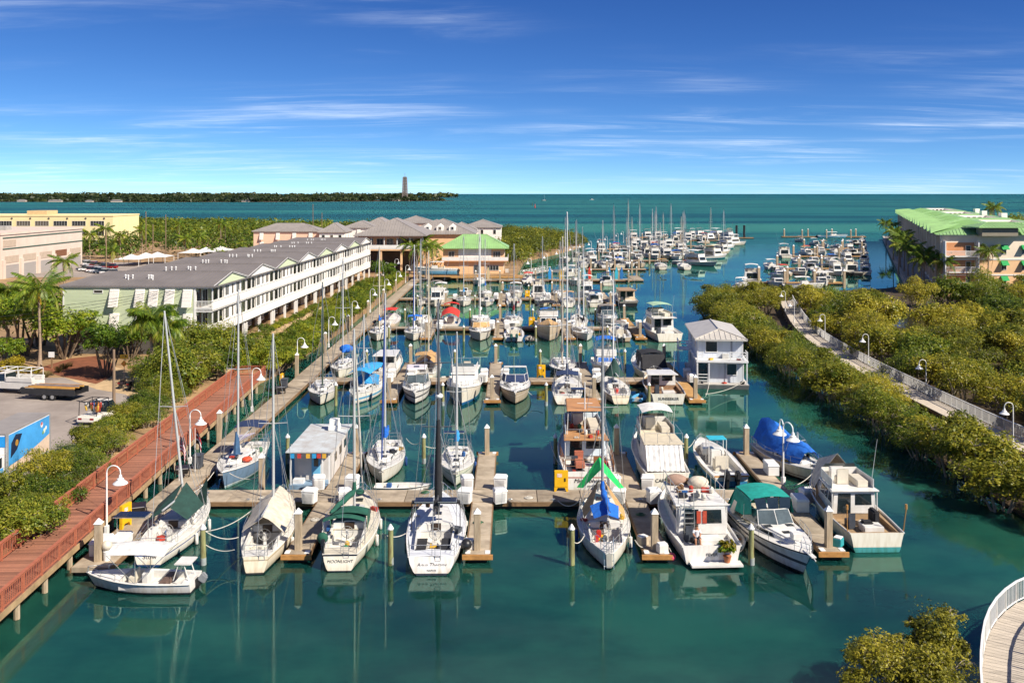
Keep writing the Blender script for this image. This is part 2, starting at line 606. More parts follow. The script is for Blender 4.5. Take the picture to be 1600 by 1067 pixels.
pl = [(x - 1.1, y) for x, y in pa]
pr = [(x + 1.1, y) for x, y in pa]
tag(MB().slab(pr + pl[::-1], 1.1, 1.206).build('garden_path', SAND), kind='structure')
far_lot = [(-150, 232), (-62, 232), (-62, 282), (-150, 282)]
tag(MB().slab(far_lot, 1.1, 1.204).build('car_park', ASPH), kind='structure')
# red boardwalk
REDW = M('red_stained_wood', lin('#b36a4c'), .7, .26, 1.6, .3, 16, stretch=(1, 5, 5), dirt=lin('#8a4a38'), dirt_amt=.8)
REDP = M('red_stained_planks', lin('#ab7257'), .75, .3, .6, .35, 18, stretch=(.7, 5, 5), dirt=lin('#6f5044'), dirt_amt=1.0, orand=.4)
PILEC = M('pile_concrete', lin('#b9a78c'), .85, .22, 1.5, .3, 14, dirt=lin('#75634c'), dirt_amt=.7, stretch=(3, 3, .6))
PILEW = M('pile_wood', lin('#9aa06c'), .8, .3, 1.5, .5, 9, dirt=lin('#5f4a2a'), dirt_amt=.9, stretch=(5, 5, .7))
O1 = 'first second third fourth fifth sixth seventh eighth ninth tenth eleventh twelfth thirteenth fourteenth fifteenth sixteenth seventeenth eighteenth nineteenth'.split()
O10 = ['', '', 'twent', 'thirt', 'fort', 'fift', 'sixt', 'sevent']
def ordn(i):
 if i < 19: return O1[i]
 t_, u_ = divmod(i + 1, 10)
 return O10[t_] + ('ieth' if not u_ else 'y-' + O1[u_ - 1])
BA, BB = Vector((-24.85, 37.5, 1.3)), Vector((-28.1, 106, 1.3))
bdir = (BB - BA).normalized()
blen = (BB - BA).length
brz = math.atan2(bdir.y, bdir.x) - math.pi / 2
BW = 3.3
bw = thing('boardwalk', 'red stained timber boardwalk on piles with picket railings beside the marina', 'boardwalk', BA, brz)
np_ = 300
pw = blen / np_
pmesh = MB().box(-BW, 0, .008, pw - .008, -.045, 0).mesh('plank', REDP)
for i in range(np_):
 inst(pmesh, 'plank', bw, (rnd.uniform(-.015, .015), i * pw, rnd.uniform(-.006, .006)))
MB().box(-.12, -.04, 0, blen, -.35, -.05).box(-BW + .04, -BW + .12, 0, blen, -.35, -.05).box(-BW / 2 - .05, -BW / 2 + .05, 0, blen, -.35, -.05).build('joists', WOODT, bw)
MB().box(.002, .05, 0, blen, -.32, .02).build('fascia', M('weathered_fascia', lin('#b79a72'), .8, .25, 1, .3, 10, dirt=lin('#6e5a3c'), dirt_amt=.8), bw)
postm = MB().box(-.05, .05, -.05, .05, -.3, 1.05).mesh('post', REDW)
stub = MB().cyl(0, 0, -2.5, -.3, .16, n=8).mesh('pile', PILEC)
nb = int(blen / 2.15)
for sd in (0, 1):
 xo = -.06 if sd == 0 else -BW + .06
 for i in range(nb + 1):
  inst(postm, 'post', bw, (xo, min(i * 2.15, blen - .05), 0))
 MB().box(xo - .09, xo + .09, 0, blen, 1.05, 1.10).box(xo - .025, xo + .025, 0, blen, .92, 1.0).box(xo - .025, xo + .025, 0, blen, .10, .18).build('handrail', REDW, bw)
 q = MB()
 k = 0
 y = .1
 while y < blen:
  q.box(xo - .015, xo + .015, y, y + .04, .18, .92)
  y += .19
 tag(q.build('balusters', REDW, bw), kind='stuff')
MB().box(-BW, 0, blen - .05, blen + .05, 1.05, 1.1).box(-BW, 0, blen - .02, blen + .02, .1, .18).build('handrail', REDW, bw)
q = MB()
for i in range(21):
 q.box(-BW + .12 + i * .15, -BW + .17 + i * .15, blen - .02, blen + .02, .18, 1.05)
tag(q.build('balusters', REDW, bw), kind='stuff')
for i in range(int(blen / 3.2)):
 for xo in (-.3, -BW + .3):
  inst(stub, 'pile', bw, (xo, 1 + i * 3.2, 0))
# floating docks
ZD = .55
SLABS = {}
def dock(name, label, x0, x1, y0, y1, along='x', sl=3.05, cap_end=None, mat=None):
 """a floating dock: concrete slabs, timber walers, dark floats; cap_end is the y of a finger's free end"""
 t = thing(name, label, 'dock', ((x0 + x1) / 2, (y0 + y1) / 2, 0))
 w_, h_ = (x1 - x0), (y1 - y0)
 L_ = w_ if along == 'x' else h_
 n = max(1, round(L_ / sl))
 s_ = L_ / n
 key = (along, round(s_, 3), round(w_ if along == 'y' else h_, 3), mat.name if mat else '')
 if key not in SLABS:
  if along == 'x':
   SLABS[key] = MB().box(-s_ / 2 + .02, s_ / 2 - .02, -h_ / 2 + .07, h_ / 2 - .07, ZD - .3, ZD).mesh('slab', mat or CONC, bev=.015)
  else:
   SLABS[key] = MB().box(-w_ / 2 + .07, w_ / 2 - .07, -s_ / 2 + .02, s_ / 2 - .02, ZD - .3, ZD).mesh('slab', mat or CONC, bev=.015)
 for i in range(n):
  d = -L_ / 2 + (i + .5) * s_
  inst(SLABS[key], 'slab', t, (d, 0, rnd.uniform(-.012, .012)) if along == 'x' else (0, d, rnd.uniform(-.012, .012)))
 wal = MB()
 if along == 'x':
  wal.box(-w_ / 2, w_ / 2, -h_ / 2, -h_ / 2 + .065, ZD - .32, ZD - .04).box(-w_ / 2, w_ / 2, h_ / 2 - .065, h_ / 2, ZD - .32, ZD - .04)
 else:
  wal.box(-w_ / 2, -w_ / 2 + .065, -h_ / 2, h_ / 2, ZD - .32, ZD - .04).box(w_ / 2 - .065, w_ / 2, -h_ / 2, h_ / 2, ZD - .32, ZD - .04)
 wal.build('waler', WOODT, t)
 MB().box(-w_ / 2 + .2, w_ / 2 - .2, -h_ / 2 + .2, h_ / 2 - .2, -.4, ZD - .34).build('float', FLOATM, t)
 if cap_end is not None:
  e = cap_end - (y0 + y1) / 2
  sg = 1 if e > 0 else -1
  MB().box(-w_ / 2 - .15, w_ / 2 + .15, min(e, e + sg * .12), max(e, e + sg * .12), ZD - .3, ZD - .02).build('end_board', M('end_timber', lin('#c08a4c'), .75, .25, 2, .2, 10), t)
  for xo in (-w_ / 2 + .17, w_ / 2 - .17):
   MB().box(xo - .15, xo + .15, min(e - sg * .55, e - sg * .05), max(e - sg * .55, e - sg * .05), ZD + .002, ZD + .03).build('corner_plate', WHITEP, t)
 return t
NEWD = M('new_dock_wood', lin('#bd9157'), .8, .2, 1.2, .3, 12)
dock('walkway', 'long concrete floating walkway running along the left side of the marina', -25.4, -23.1, 53.3, 234, 'y', 3.0)
DY = [(64.7, 67.4), (106.1, 108.6), (148.0, 150.4), (189.6, 192.0)]
FX = [-12.85, -2.05, 8.65, 19.3]
dn = ['nearest', 'second', 'third', 'fourth']
pile_c = MB().box(-.2, .2, -.2, .2, -2, 2.75).mesh('shaft', PILEC, bev=.03)
pile_cc = MB().hexa([(-.23, -.23, 2.75), (.23, -.23, 2.75), (.23, .23, 2.75), (-.23, .23, 2.75)], [(-.02, -.02, 3.05), (.02, -.02, 3.05), (.02, .02, 3.05), (-.02, .02, 3.05)]).mesh('cap', WHITEP)
pile_w = MB().tube([(0, 0, -2), (.02, 0, .8), (0, .02, 2.1)], [.17, .165, .15], 10).mesh('shaft', PILEW, smooth=40)
pile_wb = MB().cyl(0, 0, -.05, .42, .178, n=10).mesh('waterline_band', M('pile_band', lin('#a7b0ae'), .6, .25, 2), smooth=40)
pile_wc = MB().lathe([(.19, 2.1), (.2, 2.16), (.06, 2.40), (.01, 2.44)], n=10).mesh('cap', WHITEP, smooth=30)
def pile(x, y, label, wood=False, z=0.0, sc=1.0):
 t = thing('wooden_pile' if wood else 'concrete_pile', label, 'pile', (x, y, z), rnd.uniform(-.05, .05) if not wood else rnd.uniform(0, 6), 'mooring piles of the marina', sc)
 t.rotation_euler[0] = rnd.uniform(-.012, .012)
 t.rotation_euler[1] = rnd.uniform(-.012, .012)
 if wood:
  inst(pile_w, 'shaft', t); inst(pile_wb, 'waterline_band', t); inst(pile_wc, 'cap', t)
 else:
  inst(pile_c, 'shaft', t); inst(pile_cc, 'cap', t)
 return t
LATT = M('box_louvre', (.55, .54, .52), .6, .08, 3)
dbx_b = MB().hexa([(-.48, -.42, 0), (.48, -.3, 0), (.48, .42, 0), (-.48, .42, 0)], [(-.52, -.46, .95), (.52, -.32, .95), (.52, .45, .95), (-.52, .45, .95)]).mesh('body', WHITEP, bev=.02)
dbx_l = MB().hexa([(-.57, -.51, .952), (.57, -.37, .952), (.57, .5, .952), (-.57, .5, .952)], [(-.45, -.4, 1.16), (.45, -.27, 1.16), (.45, .4, 1.16), (-.45, .4, 1.16)]).mesh('lid', WHITEP, bev=.02)
dbx_p = MB()
for i in range(9):
 dbx_p.box(-.40 + i * .09, -.36 + i * .09, -.452 + i * .012, -.40 + i * .012, .12, .82)
dbx_p = dbx_p.mesh('louvre', LATT)
def dock_box(x, y, rz, label, sc=1.0):
 t = thing('dock_box', label, 'dock box', (x, y, ZD + .004), rz, 'white dock boxes at the finger roots', sc)
 inst(dbx_b, 'body', t); inst(dbx_l, 'lid', t); inst(dbx_p, 'louvre', t)
 return t
for k, (ya, yb) in enumerate(DY):
 x1 = [20.4, 20.4, 20.4, 20.4][k]
 dock('main_dock', 'concrete cross dock, %s from the camera, joining the left walkway' % dn[k], -23.08, x1, ya, yb, 'x', 3.05)
 for j, fx in enumerate(FX):
  for sd in (-1, 1):
   if k == 3 and sd == 1 and j in (0,): continue
   w_ = .76 if k == 0 else .74
   ln = 9.4 if sd == -1 else 9.8
   if k == 0 and j == 3 and sd == -1: ln = 9.0
   y0, y1 = (ya - ln, ya - .03) if sd == -1 else (yb + .03, yb + ln)
   side = 'near' if sd == -1 else 'far'
   dock('finger_dock', '%s finger dock on the %s side of the %s cross dock' % (ordn(j), side, dn[k]), fx - w_, fx + w_, y0, y1, 'y', 3.1,
                 cap_end=y0 if sd == -1 else y1, mat=NEWD if (k in (1, 2) and j == 3) else None)
   pile(fx - .05 if sd < 0 else fx, (y0 + .75) if sd == -1 else (y1 - .7), 'square concrete pile through the free end of %s %s finger, %s cross dock' % (ordn(j), side, dn[k]))
   for s2 in (-1, 1):
    if (k, j, sd, s2) in ((0, 3, 1, 1), (0, 3, 1, -1)): continue
    by = ya + .1 if sd == -1 else yb - .1
    dock_box(fx + s2 * 1.22, by - (.25 if sd == -1 else -.25), (0.25 * s2 if sd == -1 else -.15 * s2), 'white dock box on the %s cross dock at its %s %s finger, %s side' % (dn[k], ordn(j), side, 'left' if s2 < 0 else 'right'), .86)
 for j, (a, b) in enumerate(zip([-23.1] + FX, FX)):
  for sd in (-1, 1):
   pile((a + b) / 2 + (.25 if j else -.35), (ya - 9.6) if sd == -1 else (yb + 8.4), 'round wooden guide pile %s slip gap, %s side of %s cross dock' % (['in first', 'in second', 'in third', 'in fourth'][j], 'near' if sd < 0 else 'far', dn[k]), True)
for k, (x, y) in enumerate([(-24.2, 54.3), (-25.75, 81.6), (-18.3, 67.9), (-25.75, 111), (-25.75, 128), (-25.75, 146), (-25.75, 166), (-25.75, 186), (-25.75, 206), (-22.7, 228)]):
 pile(x, y, 'tall square concrete pile beside the left walkway, %s from its near end' % ordn(k))
t = dock('fuel_dock', 'wide concrete dock reaching from the green roofed harbour building into the channel', -12, 30, 231, 234.5, 'x', 3.5)
dock('corner_dock', 'short angled dock piece at the outer end of the kayak dock', 30.05, 33.0, 232, 243, 'y', 3)
for k, (x, y) in enumerate([(-9, 230.8), (-3, 230.8), (3, 230.8), (10, 230.8), (17, 230.8), (24, 230.8), (29, 230.8), (32.6, 243), (6, 235), (13, 235), (20, 235), (27, 235)]):
 pile(x, y, 'concrete pile at the kayak dock, %s counted from the harbour building' % ordn(k))
# raised path through the mangroves on the right
GALV = M('galvanised_rail', (.62, .61, .57), .4, .12, 3, metal=.3)
PATHC = M('path_boards', lin('#c9bcaa'), .85, .14, 1.0, .3, 20, stretch=(1, 8, 1), orand=.15)
pth = [(17.0, 33.0), (19.6, 39.0), (22.9, 44.6), (27.0, 48.2), (33.0, 49.5), (40.0, 53.0), (43.5, 61.0), (42.0, 70.0), (40.3, 78.0), (40.3, 101), (40.7, 117), (42.6, 139), (49.5, 170), (52.0, 180)]
def offs(pts, d):
 out = []
 for i, p in enumerate(pts):
  a = Vector(pts[max(i - 1, 0)])
  b = Vector(pts[min(i + 1, len(pts) - 1)])
  t_ = (b - a).normalized()
  out.append((p[0] + t_.y * d, p[1] - t_.x * d))
 return out
def along_path(pts, step):
 out = []
 for a, b in zip(pts, pts[1:]):
  a, b = Vector(a), Vector(b)
  n = max(1, round((b - a).length / step))
  for i in range(n):
   out.append(a.lerp(b, i / n))
 out.append(Vector(pts[-1]))
 return out
def smooth_path(pts, it=2):
 for _ in range(it):
  q = [pts[0]]
  for a, b in zip(pts, pts[1:]):
   q += [(a[0] * .75 + b[0] * .25, a[1] * .75 + b[1] * .25), (a[0] * .25 + b[0] * .75, a[1] * .25 + b[1] * .75)]
  pts = q + [pts[-1]]
 return pts
PTH = smooth_path(pth)
PTR = offs(PTH, 2.3)
ZP = 1.35
rp = thing('raised_path', 'pale raised boardwalk path with white railing winding through the mangroves', 'path', (pth[8][0], pth[8][1], 0))
rp0 = Vector((pth[8][0], pth[8][1]))
cl = along_path(PTH, .46)
cr = along_path(PTR, .46)
nn = min(len(cl), len(cr))
kk = 0
rest = MB()
A_ = [Vector(p) - rp0 for p in PTH]
B_ = [Vector(p) - rp0 for p in PTR]
for a0, a1, b0, b1 in zip(A_, A_[1:], B_, B_[1:]):
 ln = (a1 - a0).length
 n = max(1, round(ln / .3))
 for i in range(n):
  f0, f1 = i / n + .012 / ln, (i + 1) / n - .012 / ln
  p0, p1 = a0.lerp(a1, f0), a0.lerp(a1, f1)
  q0, q1 = b0.lerp(b1, f0), b0.lerp(b1, f1)
  zz = rnd.uniform(-.004, .004)
  tgt = MB() if kk < 110 else rest
  tgt.hexa([(*p0, ZP - .05), (*q0, ZP - .05), (*q1, ZP - .05), (*p1, ZP - .05)], [(*p0, ZP + zz), (*q0, ZP + zz), (*q1, ZP + zz), (*p1, ZP + zz)])
  if kk < 110:
   tgt.build('plank', PATHC, rp)
  kk += 1
tag(rest.build('planks', PATHC, rp), kind='stuff')
bm_ = MB()
for side, off in ((A_, .12), (B_, -.12)):
 for a, b in zip(side, side[1:]):
  bm_.bar((*a, ZP - .2), (*b, ZP - .2), .12, .26)
bm_.build('beam', WOODT, rp)
supp = MB()
for p in along_path([tuple(p) for p in A_], 4) + along_path([tuple(p) for p in B_], 4):
 supp.cyl(p.x, p.y, -1, ZP - .1, .13, n=6)
tag(supp.build('supports', PILEC, rp), kind='stuff')
rpost = MB().box(-.035, .035, -.035, .035, -.15, 1.12).mesh('post', GALV)
RAILP = M('white_rail_paint', (.80, .79, .76), .4, .06, 3)
def railing(pts, a0, a1):
 sub = along_path([tuple(p) for p in pts], 1.15)[a0:a1]
 for p in sub:
  inst(rpost, 'post', rp, (p.x, p.y, ZP))
 tr = MB()
 bal = MB()
 for a, b in zip(sub, sub[1:]):
  tr.bar((*a, ZP + 1.10), (*b, ZP + 1.10), .09, .06).bar((*a, ZP + .12), (*b, ZP + .12), .05, .05)
  n = 8
  for i in range(1, n):
   p = a.lerp(b, i / n)
   bal.box(p.x - .012, p.x + .012, p.y - .012, p.y + .012, ZP + .12, ZP + 1.08)
 tr.build('handrail', RAILP, rp)
 tag(bal.build('balusters', RAILP, rp), kind='stuff')
railing(A_, 0, 26)
railing(B_, 0, 400)
# plants
MANG = leaf_mat('mangrove_leaf', [(0.0727, 0.0991, 0.0132), (0.198, 0.218, 0.0212), (0.357, 0.33, 0.0317), (0.556, 0.463, 0.0529)])
MANGD = leaf_mat('mangrove_leaf_dark', [(0.0463, 0.0859, 0.0132), (0.112, 0.171, 0.0185), (0.225, 0.264, 0.0264), (0.396, 0.37, 0.0396)])
HEDGE = leaf_mat('hedge_leaf', [(0.0661, 0.125, 0.0132), (0.171, 0.237, 0.0185), (0.317, 0.357, 0.0264), (0.502, 0.476, 0.0396)])
GREENL = leaf_mat('broadleaf', [(0.0392, 0.0896, 0.00896), (0.101, 0.185, 0.0134), (0.213, 0.302, 0.0224), (0.381, 0.414, 0.0336)])
YELL = leaf_mat('yellow_leaf', [(.14, .13, .01), (.30, .24, .015), (.42, .32, .02), (.5, .4, .05)])
PALML = leaf_mat('palm_leaf', [(0.0448, 0.0952, 0.00896), (0.123, 0.196, 0.0157), (0.235, 0.291, 0.0224), (0.403, 0.358, 0.0448)], .3)
PALMD = leaf_mat('dry_palm_leaf', [(.10, .065, .02), (.22, .14, .04), (.33, .2, .05), (.42, .27, .07)], .3)
BARK = M('bark', lin('#7d6a55'), .9, .25, 3, .5, 14, stretch=(3, 3, .7))
BARKG = M('grey_twig', lin('#a39684'), .9, .2, 4, .3, 14)
PBARK = M('palm_bark', lin('#a58f78'), .9, .22, 2, .5, 8, stretch=(1, 1, 5))
def crown(name, seed, lobes, nleaf, ls, mat, inner=.25, flat=.5):
 r_ = random.Random(seed)
 v, f = [], []
 ws = [l[1][0] * l[1][1] + l[1][0] * l[1][2] for l in lobes]
 tint = []
 cl = 0
 for i in range(nleaf):
  if cl > 0:
   cl -= 1
  else:
   cl = r_.randint(14, 44)
   c, rad = r_.choices(lobes, ws)[0]
   cd = Vector((r_.gauss(0, 1), r_.gauss(0, 1), r_.gauss(.25, .9)))
   ck, ct, cs = r_.uniform(.8, 1.15) if r_.random() > .12 else r_.uniform(1.2, 1.5), r_.uniform(-.05, .5), r_.uniform(.14, .34)
   cd.normalize()
  while True:
   d = cd + Vector((r_.gauss(0, cs), r_.gauss(0, cs), r_.gauss(0, cs)))
   if d.length > .01:
    d.normalize()
    if d.z > -.45 or r_.random() < .3:
     break
    cd.z += .4
  k = ck * (r_.uniform(.88, 1.06) if r_.random() > inner else r_.uniform(.45, .86))
  tint.append(ct)
  bump_ = 1 + .10 * math.sin(5 * d.x + seed) * math.cos(4 * d.y + 2 * d.z) + .06 * math.sin(11 * d.y + 7 * d.x)
  k *= bump_
  p = Vector((c[0] + d.x * rad[0] * k, c[1] + d.y * rad[1] * k, c[2] + d.z * rad[2] * k))
  n = (d * .6 + Vector((0, 0, flat)) + Vector((r_.gauss(0, .5), r_.gauss(0, .5), r_.gauss(0, .5)))).normalized()
  a = n.cross(Vector((r_.gauss(0, 1), r_.gauss(0, 1), r_.gauss(0, 1)))).normalized()
  b = n.cross(a)
  s = ls * r_.uniform(.6, 1.35)
  a *= s
  b *= s * .52
  q = len(v)
  v += [tuple(p - a), tuple(p + b - a * .1), tuple(p + a), tuple(p - b - a * .1)]
  f.append((q, q + 1, q + 2, q + 3))
 me = bpy.data.meshes.new(name)
 me.from_pydata(v, [], f)
 me.attributes.new('tint', 'FLOAT', 'FACE').data.foreach_set('value', tint)
 me.materials.append(mat)
 me.update()
 return me
def lobes_for(seed, R_, H_, n, z0=.5):
 r_ = random.Random(seed)
 out = [((0, 0, H_ * .5), (R_ * .55, R_ * .55, H_ * .4))]
 for i in range(n):
  a = 2 * math.pi * i / n + r_.uniform(-.4, .4)
  d = R_ * r_.uniform(.45, .68)
  rr = R_ * r_.uniform(.2, .5)
  out.append(((d * math.cos(a), d * math.sin(a), H_ * r_.uniform(.32, .82)), (rr, rr * r_.uniform(.7, 1.2), rr * r_.uniform(.55, .95))))
 return out
def stems(seed, lobes, r0, mat, zb=0.0, twigs=0):
 r_ = random.Random(seed)
 m = MB()
 for c, rad in lobes:
  b = Vector((c[0] * .25 + r_.uniform(-.2, .2), c[1] * .25 + r_.uniform(-.2, .2), zb))
  e = Vector(c)
  md = b.lerp(e, .5) + Vector((r_.uniform(-.2, .2), r_.uniform(-.2, .2), .2))
  m.tube([b, md, e], [r0, r0 * .7, r0 * .4], 5)
  for _ in range(twigs):
   d = Vector((r_.gauss(0, 1), r_.gauss(0, 1), abs(r_.gauss(0, .8)) + .1)).normalized()
   p = e + Vector((d.x * rad[0], d.y * rad[1], d.z * rad[2])) * r_.uniform(.8, 1.12)
   m.tube([e, e.lerp(p, .6) + Vector((0, 0, .1)), p], [r0 * .3, r0 * .2, r0 * .08], 4)
 return m.mesh('trunk', mat, smooth=60)
MPROT = []
for s_ in range(6):
 lb = lobes_for(s_ + 40, 3.0, 3.6 + .3 * (s_ % 3), 7)
 MPROT.append((crown('crown', s_ + 3, lb, 6400, .09 + .03 * (s_ % 2), MANG if s_ % 3 else MANGD), stems(s_ + 9, lb, .09, BARKG, -.6, 7)))
HPROT = []
for s_ in range(4):
 lb = lobes_for(s_ + 80, 2.2, 2.6, 6)
 HPROT.append((crown('crown', s_ + 31, lb, 3600, .12, HEDGE if s_ % 2 else MANGD), stems(s_ + 19, lb, .07, BARK, -.3, 1)))
def bush(prot, i, x, y, z, sc, label, name='mangrove', cat='mangrove', group=None):
 t = thing(name, label, cat, (x, y, z), rnd.uniform(0, 6.28), group, (sc * rnd.uniform(.9, 1.15), sc * rnd.uniform(.9, 1.15), sc * rnd.uniform(.82, 1.12)))
 inst(prot[i % len(prot)][0], 'crown', t)
 inst(prot[i % len(prot)][1], 'trunk', t)
 return t
def path_clear(x, y, lim):
 for a, b in zip(PTH, PTR):
  cx, cy = (a[0] + b[0]) / 2, (a[1] + b[1]) / 2
  if (x - cx) ** 2 + (y - cy) ** 2 < lim * lim:
   return False
 return True
r3 = random.Random(77)
y, k = 60.5, 0
while y < 181:
 bx = 34.9 + (2.0 if y > 165 else 0) + (max(0, y - 165) * .22)
 if y < 64: bx = 36.8
 sc = r3.choice([.66, .8, .9, 1.08, 1.0]) * (1 if y < 135 else 1.25)
 bush(MPROT, r3.randrange(6), bx + r3.uniform(-1.2, 1.2), y, .05, sc, 'olive mangrove overhanging the channel below the raised path, %s from the near end' % ordn(k), group='mangroves along the channel bank')
 k += 1
 y += r3.uniform(2.1, 3.4) * sc
for k, (x, y) in enumerate([(41.5, 182), (38.8, 178), (44, 183), (46, 180), (49, 182), (53, 181), (44, 177), (39.5, 174), (41, 168), (38.6, 161), (37.5, 154), (57, 180), (46.5, 176), (38.5, 147), (38.3, 139)]):
 bush(MPROT, r3.randrange(6), x, y, .1, r3.uniform(.8, 1.1), 'olive mangrove on the rounded far point of the channel bank, %s of that clump' % ordn(k), group='mangroves on the far point')
pts_ = []
tries = 0
while len(pts_) < 200 and tries < 14000:
 tries += 1
 Y = r3.uniform(56, 207)
 X = r3.uniform(44, 46 + Y * .62)
 if X > 100 and Y > 193: continue
 if Y > 172 + max(0, X - 75) * .7: continue
 if ((X - 72) / 9.5) ** 2 + ((Y - 158) / 12) ** 2 < 1: continue
 sc = 1.1 + .4 * min(1, (Y - 60) / 110) + r3.uniform(-.2, .25)
 if not path_clear(X, Y, 1.0 + 2.2 * sc): continue
 if X < 44.0: continue
 if any((X - a) ** 2 + (Y - b) ** 2 < (1.72 * (sc + c)) ** 2 for a, b, c in pts_): continue
 pts_.append((X, Y, sc))
pts_.sort(key=lambda q: (int(q[1] / 11), q[0]))
band, num = None, 0
for X, Y, sc in pts_:
 if int(Y / 11) != band:
  band, num = int(Y / 11), 0
 bush(MPROT, r3.randrange(6), X, Y, .1, sc, 'olive mangrove in the thicket, %s band from the near side, %s away from the path' % (ordn(band - 5), ordn(num)), group='mangroves of the thicket')
 num += 1
bush(MPROT, 2, 68, 147, .1, .75, 'small mangrove standing alone at the edge of the brown pond')
NEARL = leaf_mat('near_mangrove_leaf', [(0.0784, 0.0896, 0.0112), (0.224, 0.213, 0.0179), (0.403, 0.358, 0.0336), (0.56, 0.47, 0.0672)])
for k, (x, y, R_, H_) in enumerate([(17.0, 40.6, 2.3, 2.5), (19.2, 42.0, 1.7, 3.4), (14.6, 38.4, 1.7, 1.7), (17.8, 38.0, 2.4, 2.6)]):
 lb = lobes_for(200 + k, R_, H_, 9)
 t = thing('mangrove', ['yellowish mangrove bush at the bottom edge beside the railing, widest of its clump', 'tallest yellowish mangrove bush against the bottom white railing, bare twigs on top',
                           'lowest mangrove bush reaching out over the water at the bottom edge', 'yellowish mangrove bush cut by the picture\'s bottom edge'][k], 'mangrove', (x, y, .05))
 inst(crown('crown', 300 + k, lb, 9000, .075, NEARL, .3), 'crown', t)
 inst(stems(310 + k, lb, .06, BARKG, -.5, 9), 'trunk', t)
for k in range(27):
 Y = 54 + k * 1.95
 xb = -29.5 - (Y - 40) * .0475 - 2.0
 sc = r3.uniform(.5, .66) if 62 < Y < 97 else r3.uniform(.55, .75) if Y < 63 else r3.uniform(.7, .95)
 bush(MPROT, [0, 3, 2, 1][k % 4], xb - r3.uniform(.0, .5 if 62 < Y < 74 else 1.6), Y, .9, sc, 'green mangrove along the land side of the red boardwalk, %s from the near end' % ordn(k), group='mangroves beside the red boardwalk')
for k, (px, py, sc) in enumerate([(30, 822, .6), (80, 808, .6), (105, 786, .62), (35, 850, .75), (75, 835, .7), (150, 745, .62), (120, 760, .62), (190, 705, .6), (172, 715, .55), (215, 672, .5), (250, 650, .8), (240, 668, .6), (285, 610, 1.35), (310, 600, 1.35), (335, 590, 1.3), (300, 578, 1.3), (345, 575, 1.4), (270, 605, 1.3), (258, 622, .9), (320, 560, 1.35), (352, 560, 1.3), (275, 580, 1.15), (240, 600, .8), (378, 568, 1.0), (395, 565, .9)]):
 p = G(px, py, 1.2)
 bush(MPROT, [0, 3][int(px) % 2], p.x - .6, p.y, 1.1, sc * .95, 'green bush on the bank between car park and red boardwalk, %s of that clump' % ordn(k), name='mangrove', group='bushes between car park and boardwalk')
for k in range(62):
 Y = 110 + k * 1.95
 for row in range(2):
  X = -27.6 - row * 2.6 + r3.uniform(-.5, .3) - (1.2 if Y < 125 and row else 0)
  if row and Y > 215: continue
  bush(HPROT, r3.randrange(4), X, Y + r3.uniform(-.5, .5), .9, r3.uniform(.75, 1.0), 'leafy seagrape bush %s the walkway, %s from the near end' % (['along', 'one row back from'][row], ordn(k)), name='hedge_bush', cat='bush', group='bushes between walkway and garden path')
for k in range(44):
 Y = 121 + k * 2.3
 bush(HPROT, r3.randrange(4), -37.3 + (Y - 120) * .045 + r3.uniform(-.3, .3), Y, 1.1, r3.uniform(.38, .55), 'low clipped bush at the foot of the white balcony houses, %s from the near end' % ordn(k), name='hedge_bush', cat='bush', group='low bushes at the foot of the houses')
# palms
def frond(seed, L_, droop, nl, wl, fan=False):
 r_ = random.Random(seed)
 v, f = [], []
 pts = []
 for i in range(9):
  t_ = i / 8
  pts.append(Vector((0, L_ * t_ * (1 - .18 * droop * t_), L_ * (.42 * t_ - droop * t_ * t_))))
 m = MB().tube(pts, [.035 * (1 - .8 * i / 8) + .006 for i in range(9)], 4)
 v, f = list(m.v), list(m.f)
 for i in range(nl):
  t_ = .16 + .84 * i / nl
  k = t_ * 8
  a = int(min(k, 7.999))
  p = pts[a].lerp(pts[a + 1], k - a)
  tg = (pts[a + 1] - pts[a]).normalized()
  for sd in (-1, 1):
   ln = wl * math.sin(math.pi * (.12 + .84 * t_)) ** .7 * r_.uniform(.85, 1.1)
   dr = Vector((sd * 1.0, .55 * tg.y, .55 * tg.z - .45 - r_.uniform(0, .35))).normalized()
   wv = tg * .055 * (1 + .3 * r_.random())
   q = len(v)
   e = p + dr * ln - Vector((0, 0, ln * .22))
   md = p + dr * ln * .5
   v += [tuple(p - wv * .5), tuple(md - wv), tuple(e), tuple(md + wv)]
   f.append((q, q + 1, q + 2, q + 3))
 me = bpy.data.meshes.new('frond')
 me.from_pydata(v, [], f)
 me.attributes.new('tint', 'FLOAT', 'FACE').data.foreach_set('value', [r_.uniform(.1, .3)] * len(f))
 return me
def withmat(me, mat):
 me.materials.clear()
 me.materials.append(mat)
 return me
FR = [withmat(frond(1, 3.0, .35, 22, .75), PALML), withmat(frond(2, 3.0, .75, 22, .75), PALML), withmat(frond(3, 2.8, 1.15, 20, .7), PALML), withmat(frond(4, 2.5, 1.5, 18, .6), PALMD)]
FRW = [withmat(frond(5, 2.6, .45, 20, 1.0), PALML), withmat(frond(6, 2.6, .95, 20, 1.0), PALML), withmat(frond(7, 2.3, 1.5, 18, .8), PALMD)]
PTR_ = {}
